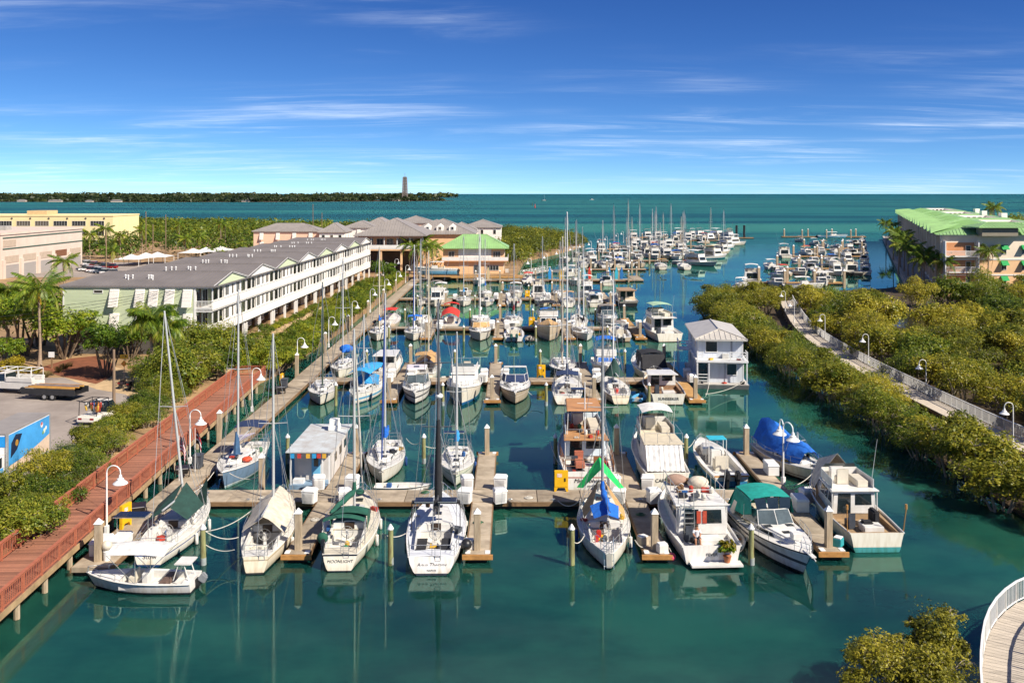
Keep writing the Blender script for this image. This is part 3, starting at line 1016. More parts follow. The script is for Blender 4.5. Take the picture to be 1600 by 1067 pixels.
def palm(x, y, z, h, label, sc=1.0, nf=17, dry=4, group=None, stout=False, lean=0.0, seed=0):
 r_ = random.Random(seed + int(x * 7) + int(y * 3))
 t = thing('palm_tree', label, 'palm', (x, y, z), 0, group)
 key = (round(h, 1), stout, round(lean, 2))
 if key not in PTR_:
  n = 9
  pts = [(lean * (i / n) ** 2, .12 * math.sin(i * .7), h * i / n) for i in range(n + 1)]
  rs = [(.24 if stout else .19) * (1.35 - .5 * min(1, i / 2.5)) * (1 - .25 * i / n) * (1.25 if i == 0 else 1) for i in range(n + 1)]
  PTR_[key] = MB().tube(pts, rs, 9).mesh('trunk', PBARK, smooth=60)
 inst(PTR_[key], 'trunk', t)
 top = (lean, .12 * math.sin(9 * .7), h)
 kit = FRW if stout else FR
 for i in range(nf):
  u = i / nf
  a = i * 2.399 + r_.uniform(-.25, .25)
  m = kit[min(int(u * (len(kit) - 1)), len(kit) - 2)]
  o = inst(m, 'frond', t, top, (R(28) * (1 - 1.5 * u) + r_.uniform(-.12, .12), 0, a), sc * r_.uniform(.85, 1.12))
 for i in range(dry):
  inst(kit[-1], 'frond', t, (top[0], top[1], h - .15), (r_.uniform(-.5, -.15), 0, i * 1.9 + r_.uniform(0, 1)), sc * r_.uniform(.7, .95))
 return t
pg = 'palms of the waterfront'
palm(*G(62, 572, 1.2).xy, 1.2, 9.4, 'tall royal palm with yellow crownshaft in front of the green house', 1.25, 20, 3, seed=4)
ob = bpy.data.objects['palm_tree']
MB().tube([(0, 0, 7.4), (0, .0, 8.6), (0, .03, 9.45)], [.2, .24, .12], 9).build('crownshaft', M('crownshaft', lin('#c9a22c'), .6, .2, 2), ob, smooth=60)
pp = G(237, 600, 1.2)
palm(pp.x, pp.y, 1.2, 7.4, 'bushy fan palm before the green end wall, fuller of the pair', 1.15, 34, 10, stout=True, seed=2)
palm(pp.x + 1.4, pp.y + .8, 1.2, 6.2, 'shorter fan palm of the pair before the green end wall', 1.0, 26, 9, stout=True, seed=3)
pp = G(12, 540, 1.2)
palm(pp.x, pp.y, 1.2, 7.6, 'fan palm with brown fronds at the picture\'s left edge', 1.2, 30, 10, stout=True, seed=6)
palm(*G(100, 458, 1.2).xy, 1.2, 6.6, 'bright feather palm beside the grey warehouse corner', 1.2, 16, 1, seed=8)
for k, (px, py, h) in enumerate([(140, 405, 8), (165, 404, 9.5), (188, 405, 7.5), (222, 400, 8.5), (280, 388, 9), (290, 402, 6), (312, 400, 6.5), (345, 388, 9.5), (352, 386, 8), (176, 420, 5)]):
 q = G(px, py, 1.2)
 palm(q.x, q.y, 1.2, h, 'palm in the far car park by the yellow building, %s from the left' % ordn([0, 2, 3, 4, 5, 6, 7, 8, 9, 1][k]), 1.3, 14, 2, group='palms of the far car park', seed=k)
for k, (px, py, h) in enumerate([(651, 437, 7.5), (666, 436, 8.0), (676, 430, 7.2), (640, 428, 7.8), (660, 424, 8.6)]):
 q = G(px, py, 1.2)
 palm(q.x, q.y, 1.2, h, 'palm in the clump beside the green roofed harbour building, %s of five' % ordn(k), 1.2, 16, 2, group='palm clump by the harbour building', seed=20 + k)
for k, (x, y, h, ln) in enumerate([(89.5, 203, 6.4, .3), (91.5, 206, 7.8, -.2), (94, 203, 7.0, .2), (93.0, 200, 6.2, .3), (101.5, 198, 8.6, .2), (117, 197, 8.0, .3), (121, 199, 8.6, -.2), (100, 240, 7.6, .3), (104, 246, 9.2, 0), (108, 258, 8.6, .1), (120, 292, 9.0, 0), (126, 300, 8.0, .2), (112, 268, 8.8, .0), (150, 372, 9.2, -.4), (155, 378, 8.2, .3), (96, 222, 7.6, 0), (99, 232, 8.2, 0), (124, 205, 8.4, 0)]):
 palm(x, y, 1.2, h, 'coconut palm along the pink apartment building, %s from its near left end' % ordn([0, 1, 2, 3, 4, 5, 6, 10, 11, 12, 14, 15, 13, 16, 17, 8, 9, 7][k]), 1.25, 17, 3, group='palms round the pink apartment building', lean=ln, seed=40 + k)
palm(188, 362, 1.2, 15.5, 'tall palm rising behind the green apartment roof', 1.7, 18, 3, seed=71)
# broadleaf trees in the left garden
TPROT = []
for s_ in range(3):
 lb = lobes_for(s_ + 120, 3.6, 4.8, 8)
 lb = [((c[0], c[1], c[2] + 1.9), r_) for c, r_ in lb]
 TPROT.append((crown('crown', 60 + s_, lb, 5600, .16, GREENL, .25), stems(s_ + 70, lb, .14, BARK, -.2, 3)))
for k, (px, py, sc, lab) in enumerate([(165, 588, .92, 'shade tree standing in the mulch bed, trunk in full view'), (100, 560, 1.1, 'broad green tree right of the royal palm'), (30, 556, 1.3, 'broad green tree left of the royal palm'), (130, 545, .95, 'round green tree before the green end wall'),
                                       (205, 560, .75, 'small leafy tree beside the fan palms'), (5, 580, .7, 'leafy tree cut by the left edge above the van'), (60, 540, 1.25, 'green tree behind the royal palm trunk'), (600, 442, .8, 'round leafy tree at the far end of the white houses')]):
 p = G(px, py, 1.2)
 bush(TPROT, k, p.x, p.y, 1.1, sc, lab, name='shade_tree', cat='tree')
YPROT = [(crown('crown', 5, lobes_for(5, 1.6, 2.2, 6), 1800, .12, YELL), stems(5, lobes_for(5, 1.6, 2.2, 6), .05, BARK))]
for k, (px, py) in enumerate([(10, 588), (38, 592)]):
 p = G(px, py, 1.2)
 bush(YPROT, 0, p.x, p.y, 1.1, 1.0, ['yellow croton bush touching the left edge', 'yellow croton bush beside the royal palm trunk'][k], name='croton_bush', cat='bush')
TUFT = leaf_mat('dry_grass', [(.12, .10, .03), (.22, .18, .06), (.32, .25, .1), (.2, .2, .05)])
gm_ = MB()
r_ = random.Random(4)
for i in range(130):
 a = r_.uniform(0, 6.28)
 d = r_.uniform(.2, .75)
 w_ = .02
 gm_.quad((-w_, 0, 0), (w_, 0, 0), (w_ * .3 + d * math.cos(a), d * math.sin(a), .75 - .3 * d), (-w_ * .3 + d * math.cos(a), d * math.sin(a), .75 - .3 * d))
gmesh = gm_.mesh('grass_tuft', TUFT)
for k, (px, py) in enumerate([(62, 592), (72, 590), (82, 586), (92, 582), (102, 577), (112, 573), (58, 584)]):
 p = G(px, py, 1.2)
 o = inst(gmesh, 'grass_tuft', None, (p.x, p.y, 1.2), (0, 0, k), 1.1)
 tag(o, 'clump of ornamental grass in the mulch bed, %s from the left' % ordn([1, 2, 3, 4, 5, 6, 0][k]), 'grass clump', 'grass clumps in the mulch bed')
# woods that read as one mass, far off
def wood(name, label, pts, seed, ls, mat, nper=240, R_=4.0, H_=5.0):
 r_ = random.Random(seed)
 v, f, tint = [], [], []
 for (x, y, s) in pts:
  ct = r_.uniform(-.05, .45)
  for i in range(nper):
   tint.append(ct)
   d = Vector((r_.gauss(0, 1), r_.gauss(0, 1), abs(r_.gauss(0, .9)) - .15)).normalized()
   k = r_.uniform(.8, 1.08)
   p = Vector((x, y, .6 + H_ * s * .35)) + Vector((d.x * R_ * s * k, d.y * R_ * s * k, d.z * H_ * s * .65 * k))
   n = (d + Vector((r_.gauss(0, .5), r_.gauss(0, .5), .4 + r_.gauss(0, .5)))).normalized()
   a = n.cross(Vector((r_.gauss(0, 1), r_.gauss(0, 1), r_.gauss(0, 1)))).normalized() * ls * r_.uniform(.6, 1.4)
   b = n.cross(a) * .6
   q = len(v)
   v += [tuple(p - a), tuple(p + b), tuple(p + a), tuple(p - b)]
   f.append((q, q + 1, q + 2, q + 3))
 me = bpy.data.meshes.new(name)
 me.from_pydata(v, [], f)
 me.attributes.new('tint', 'FLOAT', 'FACE').data.foreach_set('value', tint)
 me.materials.append(mat)
 o = bpy.data.objects.new(name, me)
 COL.objects.link(o)
 return tag(o, label, 'wood', kind='stuff')
def inpoly(x, y, P):
 c = False
 n = len(P)
 for i in range(n):
  a, b = P[i], P[(i + 1) % n]
  if (a[1] > y) != (b[1] > y) and x < (b[0] - a[0]) * (y - a[1]) / (b[1] - a[1]) + a[0]:
   c = not c
 return c
def fill(P, step, seed, test=None):
 r_ = random.Random(seed)
 xs = [p[0] for p in P]; ys = [p[1] for p in P]
 out = []
 y = min(ys)
 while y < max(ys):
  x = min(xs)
  while x < max(xs):
   X, Y = x + r_.uniform(-.4, .4) * step, y + r_.uniform(-.4, .4) * step
   if inpoly(X, Y, P) and (test is None or test(X, Y)):
    out.append((X, Y, r_.uniform(.75, 1.2)))
   x += step
  y += step
 return out
isl = [(1, 262), (4, 300), (15, 335), (30, 386), (26, 424), (2, 468), (-60, 512), (-60, 400), (-14, 345), (-6, 290)]
wood('mangrove_wood', 'dense olive mangrove wood on the spit behind the green roofed building', fill(isl, 5.2, 4), 5, .34, MANG, 330, 4.2, 5.4)
shore = [(-60, 512), (-180, 583), (-330, 636), (-520, 686), (-520, 560), (-330, 480), (-180, 430), (-60, 440)]
wood('shore_wood', 'band of dark green trees along the far left shore', fill(shore, 9, 9), 7, .7, MANGD, 170, 6.2, 6.4)
inl = [(-150, 283), (-62, 300), (-62, 400), (-180, 430), (-260, 440)]
wood('inland_wood', 'green trees between the far car park and the shore', fill(inl, 9, 19, lambda x, y: rnd.random() < .55), 8, .5, MANGD, 200, 4.8, 6.0)
mid = [(-95, 205), (-62, 190), (-60, 228), (-92, 230)]
wood('garden_wood', 'clump of green bushes behind the grey roofed row', fill(mid, 6, 29), 9, .3, MANGD, 260, 3.6, 3.6)
behind = [(-62, 300), (-24, 262), (-8, 275), (-16, 345), (-60, 345)]
wood('clubhouse_wood', 'trees between the clubhouse and the pink houses', fill(behind, 6.5, 39, lambda x, y: x > -30), 10, .35, MANGD, 260, 3.4, 5.5)
rw = [(120, 225), (300, 225), (420, 420), (300, 610), (250, 480)]
wood('apartment_wood', 'trees beyond the pink apartment building at the right edge', fill(rw, 16, 49), 11, .8, MANGD, 150, 7, 8)
FARL = leaf_mat('far_leaf', [(.02, .035, .012), (.04, .06, .018), (.075, .09, .025), (.11, .12, .035)])
key1 = [(-3000, 2560), (-1350, 2520), (-1000, 2380), (-620, 2480), (-240, 2800), (-190, 2980), (-900, 3500), (-3000, 3700)]
tag(MB().slab(key1, -1, .8).build('far_island_ground', MUD), kind='structure')
wood('far_island_wood', 'long dark wooded island on the horizon across the bay', [(x, y, s * rnd.choice([.55, .8, 1, 1.5])) for x, y, s in fill(key1, 42, 59, lambda x, y: y < 3000)], 12, 4.2, FARL, 90, 24, 11)
tag(MB().slab([(-5200, 5300), (-330, 5300), (-330, 5700), (-5200, 6400)], -1, .8).build('distant_island_ground', MUD), kind='structure')
wood('distant_wood', 'thin strip of distant trees behind the wooded island', fill([(-5000, 5310), (-350, 5310), (-350, 5500), (-5000, 5600)], 90, 69), 13, 11.0, FARL, 60, 60, 24)
# buildings
WALLW = M('white_siding', lin('#f2ece2'), .6, .05, .6)
WALLG = M('pale_green_siding', lin('#cdd6b2'), .65, .07, .5, .25, 3, stretch=(.2, .2, 4))
WALLP = M('pink_siding', lin('#eec4a8'), .65, .06, .5)
WALLO = M('peach_stucco', lin('#e8bd90'), .75, .07, .5)
WALLY = M('yellow_stucco', lin('#f0dda6'), .75, .05, .4)
WALLGY = M('warehouse_panels', lin('#d5c2b2'), .75, .07, .3)
WALLB = M('pale_blue_siding', lin('#c9d6e2'), .6, .05, .5)
ROOFG = M('grey_metal_roof', lin('#827b77'), .5, .12, .3, metal=.1)
ROOFT = M('taupe_metal_roof', lin('#9a928b'), .55, .1, .4, metal=.1)
ROOFGR = M('green_metal_roof', lin('#93bd78'), .45, .1, .3, dirt=lin('#7c9a68'), dirt_amt=.8)
TRIM = M('white_trim', (.78, .76, .72), .5, .06, 1)
DKTRIM = M('dark_green_trim', lin('#3f5b4e'), .6, .1, 1)
AWN = M('green_awning', lin('#1f9a50'), .8, .1, 2)
DARKW = glass_mat('window_glass', (.03, .032, .032), .12)
SHADEC = M('under_house_shade', (.10, .09, .08), .9, .2, .5)  # dark wall colour stands in for the shade beneath the raised floors
GARAGE = M('garage_door', lin('#a19a94'), .6, .08, .6, stretch=(.2, .2, 6))
WINC = {}
CURT = M('curtained_glass', lin('#6d6458'), .2, .3, 1.5, stretch=(4, 4, .3))
BLIND = M('blue_reflecting_glass', lin('#3d4650'), .1, .2, .8)
def window(parent, w, h, loc, rz=0.0, style='plain', mull=1, frame=None):
 """frame as the part, pane as its sub-part; faces -y before rz"""
 key = (round(w, 2), round(h, 2), mull, frame.name if frame else '')
 if key not in WINC:
  f = MB()
  t = .07
  f.box(-w / 2 - t, w / 2 + t, -.06, .02, -t, 0).box(-w / 2 - t, w / 2 + t, -.06, .02, h, h + t)
  f.box(-w / 2 - t, -w / 2, -.06, .02, 0, h).box(w / 2, w / 2 + t, -.06, .02, 0, h)
  for i in range(1, mull + 1):
   x = -w / 2 + w * i / (mull + 1)
   f.box(x - .03, x + .03, -.05, .02, 0, h)
  WINC[key] = (f.mesh('window', frame or TRIM), *[MB().box(-w / 2, w / 2, -.025, .015, 0, h).mesh('pane', q_) for q_ in (DARKW, CURT, BLIND)])
 a = inst(WINC[key][0], 'window', parent, loc, (0, 0, rz))
 inst(WINC[key][rnd.choice((1, 1, 1, 2, 3))], 'pane', a)
 return a
def hip_roof(x0, x1, y0, y1, z0, z1, inset=None, seam=.6, gable_right=False):
 """hip roof with standing seams; returns MB"""
 m = MB()
 w_, d_ = x1 - x0, y1 - y0
 if w_ >= d_:
  ins = d_ / 2 if inset is None else inset
  a, b = (x0 + ins, (y0 + y1) / 2, z1), ((x1 if gable_right else x1 - ins), (y0 + y1) / 2, z1)
 else:
  ins = w_ / 2 if inset is None else inset
  a, b = ((x0 + x1) / 2, y0 + ins, z1), ((x0 + x1) / 2, y1 - ins, z1)
 c = [(x0, y0, z0), (x1, y0, z0), (x1, y1, z0), (x0, y1, z0)]
 v = c + [a, b] + [(p[0], p[1], p[2] - .18) for p in c]
 if w_ >= d_:
  f = [(0, 1, 5, 4), (2, 3, 4, 5), (3, 0, 4)] + ([] if gable_right else [(1, 2, 5)])
 else:
  f = [(1, 2, 5, 4), (3, 0, 4, 5), (0, 1, 4), (2, 3, 5)]
 f += [(0, 6, 7, 1), (1, 7, 8, 2), (2, 8, 9, 3), (3, 9, 6, 0), (9, 8, 7, 6)]
 m.add(v, f)
 if seam:
  A, B = Vector(a), Vector(b)
  n = int(w_ / seam)
  for i in range(1, n):
   x = x0 + w_ * i / n
   if w_ >= d_:
    yr = (y0 + y1) / 2
    if x < a[0]: t_ = (x - x0) / max(a[0] - x0, .01)
    elif x > b[0]: t_ = (x1 - x) / max(x1 - b[0], .01)
    else: t_ = 1
    m.bar((x, y0, z0 + .03), (x, y0 + (yr - y0) * t_, z0 + (z1 - z0) * t_ + .03), .05, .06)
   else:
    t_ = 1 - abs(x - (x0 + x1) / 2) / (w_ / 2)
    m.bar((x, y0, z0 + .03), (x, y0 + ins * t_, z0 + (z1 - z0) * t_ + .03), .05, .06)
  for a_, b_ in ((c[0], a), (c[1], a if w_ < d_ else b), (a, b)):
   m.bar((a_[0], a_[1], a_[2] + .03), (b_[0], b_[1], b_[2] + .03), .12, .08)
 return m
# row of white balcony houses
UN, UP = 8, 13.9
ROW0 = Vector((-40.9, 119.6, 0))
rowrz = -math.atan2(3.4, UN * UP)
shut_m = MB().hexa([(-.62, -.75, 0), (.62, -.75, 0), (.62, -.69, 0), (-.62, -.69, 0)], [(-.62, -.12, 2.25), (.62, -.12, 2.25), (.62, -.06, 2.25), (-.62, -.06, 2.25)])
for i in range(12):
 z = .12 + i * .175
 y_ = -.75 + .63 * z / 2.25
 shut_m.box(-.56, .56, y_ - .03, y_ + .01, z, z + .1)
shut_m.bar((-.5, -.72, .02), (-.5, -.02, .1), .04, .04).bar((.5, -.72, .02), (.5, -.02, .1), .04, .04)
shut_m = shut_m.mesh('shutter', WALLW)
vent_m = MB().cyl(0, 0, -.2, .45, .09, n=6).ball((0, 0, .47), .14, 6).mesh('vent_pipe', WHITEP)
col_m = MB().box(-.16, .16, -.16, .16, 1.2, 4.0).mesh('column', TRIM)
pst_m = MB().box(-.07, .07, -.07, .07, 0, 1.95).mesh('porch_post', TRIM)
dbr_m = MB()
for i in range(3):
 dbr_m.bar((0, -.9, .1 + i * .3), (0, .9, .1 + i * .3), .05, .09)
dbr_m = dbr_m.mesh('porch_rail', TRIM)
for u in range(UN):
 o_ = ROW0 + Matrix.Rotation(rowrz, 3, 'Z') @ Vector((0, u * UP, 0))
 t = thing('balcony_house', ['pale green end house of the white balcony row, nearest to the car park'][0] if u == 0 else '%s house from the near end in the white balcony row under grey gables' % ordn(u), 'house', (o_.x, o_.y, 0), rowrz, 'houses of the white balcony row')
 W_ = 17.2
 MB().box(-W_, 0, .02, UP - .02, 4.0, 10.1).build('wall', WALLG, t)
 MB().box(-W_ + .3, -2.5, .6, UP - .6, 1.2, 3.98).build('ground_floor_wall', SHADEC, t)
 rm = hip_roof(-W_ - .4, 2.75, -.25, UP + .05, 10.12, 11.42, inset=3.2, seam=.55, gable_right=True)
 rf = rm.build('roof', ROOFG, t)
 for cx in (-10.5, -7.5):
  for k in range(3):
   inst(vent_m, 'vent_pipe', rf, (cx + k * .55 + rnd.uniform(-.2, .2), 3.0 + rnd.uniform(-.5, .5), 10.12 + 1.3 * (3.2 / 7.0)))
 MB().prism([(0, .35, 10.05), (0, UP - .35, 10.05), (0, UP / 2, 11.27)], (2.36, 0, 0), (2.5, 0, 0)).build('gable', WALLG if u % 2 == 0 else WALLW, t)
 MB().bar((2.62, -.2, 10.1), (2.62, UP / 2, 11.39), .1, .2).bar((2.62, UP / 2, 11.39), (2.62, UP + .05, 10.1), .1, .2).build('gable_trim', TRIM, t)
 MB().box(-W_ - .3, 2.4, -.2, -.1, 9.86, 10.1).build('eave_trim', TRIM, t)
 for lev, z in enumerate((4.0, 7.05)):
  MB().box(.002, 2.3, .05, UP - .05, z - .12, z + .12).build('porch_floor', TRIM, t)
  kw = MB().box(2.18, 2.32, .05, UP - .05, z - .2, z + 1.08)
  kw.box(2.1, 2.40, .0, UP, z + 1.08, z + 1.15)
  kw.build('knee_wall', WALLW, t)
  MB().box(2.18, 2.32, .05, UP - .05, z + 2.72, z + 3.04).build('porch_beam', TRIM, t)
  MB().box(2.325, 2.35, .0, UP, z - .34, z - .22).build('painted_shadow_strip', BLACKP, t)  # solid black strip standing in for the shadow line under the knee wall
  for i in range(7):
   yy = .2 + (UP - .4) * i / 6
   inst(pst_m, 'porch_post', t, (2.25, yy, z + 1.0 + (0 if lev == 0 else -.05)))
  for i in range(6):
   yy = .2 + (UP - .4) * (i + .5) / 6
   if i in (2, 3, 4):
    MB().box(1.95, 2.2, yy - 1.1, yy + 1.1, z + .9, z + 2.9).build('bay_wall', WALLW, t)
    window(t, 1.35 if i != 3 else .7, 1.35, (2.2, yy, z + 1.3), R(90), mull=1 if i != 3 else 0)
   else:
    window(t, 1.7, 2.1, (.03, yy, z + .15), R(90), mull=1)
 if u == 0:
  for z in (4.0, 7.05):
   MB().box(0, 2.2, .05, .12, z - .2, z + .3).box(0, 2.2, .05, .12, z + 1.05, z + 1.14).box(0, 2.2, .05, .12, z + 2.75, z + 3.0).build('porch_end', TRIM, t)
   q = MB()
   for i in range(12):
    q.box(.1 + i * .18, .14 + i * .18, .07, .11, z + .3, z + 1.05)
   q.build('porch_pickets', TRIM, t)
  for x in (-10.4, -7.05, -3.15, -.5 - .35):
   inst(shut_m, 'shutter', t, (x, 0, 7.45))
  inst(shut_m, 'shutter', t, (-5.1 - 0.15, 0, 7.45))
  for x in (-10.4, -7.05, -3.15, -.85):
   inst(shut_m, 'shutter', t, (x, 0, 4.35))
  window(t, 1.1, .32, (-12.6, .0, 9.2), 0, mull=0)
  MB().box(-.12, .14, -.05, .2, 4.0, 10.1).box(-W_ - .05, -W_ + .12, -.05, .2, 4.0, 10.1).build('corner_board', TRIM, t)
  sd = MB()
  for i in range(33):
   sd.box(-W_ + .13, -.13, -.012, .02, 4.02 + i * .18, 4.02 + i * .18 + .15)
  sd.build('clapboards', WALLG, t)
 for i in range(3):
  inst(col_m, 'column', t, (2.1, .4 + i * (UP - .8) / 2 * .98, 0))
  inst(col_m, 'column', t, (-.4, .4 + i * (UP - .8) / 2 * .98, 0))
 for i in range(4):
  inst(dbr_m, 'porch_rail', t, (1.6 - (i % 2) * .5, 2 + i * 3.2, 2.3))
# clubhouse on tall posts
def building(name, label, cat, x, y, rz=0.0):
 return thing(name, label, cat, (x, y, 0), rz)
t = building('clubhouse', 'big clubhouse on tall posts with grey taupe hip roof and veranda', 'building', -30.5, 240)
MB().box(-9.4, 7.6, 0, 24, 7.3, 7.7).build('floor', WALLO, t)
MB().box(-8.2, 6.6, 2.6, 24, 7.7, 11.2).build('wall', WALLO, t)
hip_roof(-10.4, 8.4, -.8, 25.5, 11.25, 15.4, seam=.7).build('roof', ROOFT, t)
MB().box(-9.3, 7.5, -.05, .1, 7.7, 8.75).build('veranda_rail', TRIM, t)
MB().box(7.42, 7.6, .12, 15, 7.7, 8.8).build('balcony_rail', TRIM, t)
MB().box(-9.3, 7.5, -.1, .15, 10.6, 11.2).build('veranda_beam', M('salmon_trim', lin('#dba183'), .6, .08, 1), t)
for i in range(6):
 MB().box(-9.3 + i * 3.33, -9.1 + i * 3.33, -.04, .16, 7.7, 10.6).build('veranda_post', TRIM, t)
for i in range(5):
 window(t, 1.6, 2.4, (-6.6 + i * 2.6, 2.55, 7.8), 0, mull=1)
for i in range(5):
 window(t, 1.0, 1.6, (6.65, 4.5 + i * 4.0, 8.6), R(90), mull=0)
for i in range(4):
 for j in range(3):
  MB().box(-9 + i * 5.3, -8.5 + i * 5.3, .2 + j * 9, .7 + j * 9, 1.2, 7.3).build('post', WALLO, t)
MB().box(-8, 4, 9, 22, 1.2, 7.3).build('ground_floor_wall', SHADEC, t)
t2 = building('clubhouse_wing', 'long wing with dormers in its taupe roof behind the clubhouse', 'building', -20.5, 268)
MB().box(-9, 9.0, 0, 20, 1.2, 10.4).build('wall', WALLO, t2)
hip_roof(-10, 10, -.8, 21, 10.45, 14.6, seam=.7).build('roof', ROOFT, t2)
for i in range(3):
 MB().prism([(-1.0, 0, 0), (1.0, 0, 0), (1.0, 0, 1.2), (0, 0, 2.0), (-1.0, 0, 1.2)], (-4 + i * 3.6, 1.2, 11.3), (-4 + i * 3.6, 4.5, 11.3)).build('dormer', WALLW, t2)
 window(t2, .7, .8, (-4 + i * 3.6, 1.15, 11.6), 0, mull=0)
for i in range(4):
 window(t2, .8, 1.4, (9.05, 3 + i * 4.5, 7.8), R(90), mull=0)
def simple_house(label, x0, x1, y0, y1, zt, zr, wall, roof, nwin=3, shutters=False, right=3, zb=1.2, name='house'):
 t = building(name, label, 'house', (x0 + x1) / 2, y0)
 a, b, d = x0 - (x0 + x1) / 2, x1 - (x0 + x1) / 2, y1 - y0
 MB().box(a, b, 0, d, zb, zt).build('wall', wall, t)
 hip_roof(a - .5, b + .5, -.5, d + .5, zt + .02, zr, seam=.8).build('roof', roof, t)
 MB().box(a - .1, b + .1, -.06, -.004, zt - .35, zt - .02).build('fascia', TRIM, t)
 for lev in range(2):
  z = zt - 2.4 - lev * 3.0
  for i in range(nwin):
   x = a + (b - a) * (i + .5) / nwin
   if shutters:
    inst(shut_m, 'shutter', t, (x, -.02, z - .3))
   else:
    window(t, .9, 1.5, (x, -.02, z), 0, mull=0)
  for i in range(right):
   window(t, .9, 1.5, (b + .02, d * (i + .5) / right, z), R(90), mull=0)
 return t
simple_house('long pink house with white shutters behind the grey roofed row', -83, -62, 298, 310, 10.0, 12.4, WALLP, ROOFT, 4, True, 2)
t = simple_house('white gabled porch house at the right end of the long pink house', -61.5, -53.5, 296, 310, 9.8, 12.6, WALLW, ROOFT, 3, False, 3)
t = simple_house('cream house with white shutter wing between pink house and clubhouse', -58, -47, 318, 335, 10.4, 12.6, WALLW, ROOFT, 3, True, 3)
simple_house('pale blue house just left of the clubhouse roof', -52, -44, 330, 348, 11.0, 13.4, WALLB, ROOFT, 2, True, 3)
simple_house('grey roofed house peeking over the clubhouse roof', -44, -30, 352, 366, 11, 13.6, WALLP, ROOFT, 3, False, 2)
simple_house('pink house with white shutters right of the clubhouse wing', -22.5, -12.5, 318, 330, 9.6, 12.2, WALLP, ROOFT, 2, True, 2)
simple_house('cream end house with many small windows, rightmost of the pink row', -17.5, -4.0, 333, 352, 10.0, 12.6, WALLW, ROOFT, 3, False, 5)
simple_house('grey roofed house left of the pink end houses', -32, -22, 322, 340, 10.4, 12.8, WALLW, ROOFT, 3, False, 3)
# harbour building with the bright green roof
t = building('harbour_building', 'two storey peach harbour building under a bright green hip roof', 'building', -9.6, 242)
hx0, hx1 = -8.2, 7.4
MB().box(hx0, hx1, 0, 11, .9, 4.45).build('lower_wall', WALLO, t)
MB().box(hx0 - .2, hx1 + .2, .3, 11, 4.6, 7.85).build('upper_wall', WALLO, t)
MB().box(hx0 - .4, hx1 + 1.2, -.9, 12, 4.40, 4.62).build('balcony_floor', M('peach_trim', lin('#d99f6e'), .7, .08, 1), t)
MB().box(hx0 - .4, hx1 + 1.2, -.9, -.8, 4.624, 5.55).box(hx1 + 1.1, hx1 + 1.2, -.79, 12, 4.624, 5.55).build('balcony_rail', TRIM, t)
hip_roof(hx0 - 1.2, hx1 + 1.4, -1.0, 12.6, 7.9, 11.2, inset=6, seam=.55).build('roof', ROOFGR, t)
MB().box(hx0 + 3.8, hx1 - 3.2, .24, .31, 4.7, 7.6).build('shutter_panel', WALLW, t)
for i, (x, z, ww, hh, mu_) in enumerate([(-6.2, 5.6, 1.4, 1.3, 1), (5.6, 5.5, 1.8, 1.4, 2)]):
 window(t, ww, hh, (x, .27, z), 0, mull=mu_)
window(t, 1.7, 2.4, (.5, -.03, 1.0), 0, mull=1)
window(t, 3.0, 1.2, (4.6, -.03, 2.1), 0, mull=3)
for i in range(3):
 window(t, .9, 1.3, (hx1 + .03, 2 + i * 3.2, 2.0), R(90), mull=0)
 window(t, .9, 1.3, (hx1 + .23, 2 + i * 3.2, 5.7), R(90), mull=0)
for i in range(2):
 MB().box(hx1 + .4, hx1 + 1.3, 3 + i * 3, 4.0 + i * 3, 1.0, 1.9).build('air_conditioner', M('ac_unit', (.55, .54, .5), .6, .1, 3), t)
dk = thing('quay', 'timber quay deck in front of the harbour building', 'quay', (-9, 239, 0))
MB().box(-11, 12, -3.5, 3.0, .6, .92).build('deck', NEWD, dk)
for i in range(9):
 MB().cyl(-10.5 + i * 2.75, -3.3, -1, .6, .2, n=8).build('pile', WOODT, dk)
# warehouse and yellow building at the left
t = building('warehouse', 'large pale grey warehouse with green trim bands and roller doors', 'building', -124.6, 226)
MB().box(-70, 0, 0, 43, 1.2, 11.9).build('wall', WALLGY, t)
MB().box(-70.2, .25, -.2, 43.2, 11.9, 12.5).build('parapet', WALLGY, t)
for z in (8.3, 11.0):
 MB().box(.004, .12, 1, 43, z, z + .28).build('trim_band', DKTRIM, t)
for i in range(5):
 y0_ = 1.0 + i * 8.4
 MB().box(.004, .5, y0_ - .6, y0_ + .6, 1.2, 5.7).build('pilaster', WALLGY, t)
 MB().box(.004, .1, y0_ + 1.0, y0_ + 7.4, 1.2, 4.4).build('roller_door', GARAGE, t)
 MB().box(.004, .08, y0_ + 1.0, y0_ + 7.4, 4.9, 6.6).build('louvre', M('beige_louvre', lin('#b9a692'), .7, .08, 1) if i != 3 else M('brown_louvre', lin('#7c5238'), .7, .08, 1), t)
MB().box(.004, .1, 1.2, 7, 8.9, 10.6).build('louvre', MATS['beige_louvre'], t)
for k in range(5):
 MB().box(-30 + k * 5, -27.5 + k * 5, 4 + k * 3, 7 + k * 3, 12.4, 13.6 + (k % 2) * .6).build('roof_unit', M('roof_unit', (.4, .38, .35), .7, .2, 1), t)
for k in range(3):
 window(t, 2, 2.2, (-4 - k * 6, -.02, 6.5), 0, mull=1)
t = building('yellow_building', 'long pale yellow three storey building with ribbon windows at the left edge', 'building', -160, 372)
MB().box(-140, 0, 0, 26, 1.2, 13.0).build('wall', WALLY, t)
MB().box(-140.2, .2, -.2, 26.2, 13.0, 13.5).build('parapet', WALLY, t)
MB().box(-36, -28, 3, 12, 13.4, 15.2).build('roof_house', M('roof_house', lin('#c9ae83'), .8, .1, 1), t)
for lev in range(3):
 for i in range(8):
  window(t, 5.4, 1.9, (-6.2 - i * 7.4, -.03, 9.2 - lev * 3.9), 0, mull=4, frame=None)
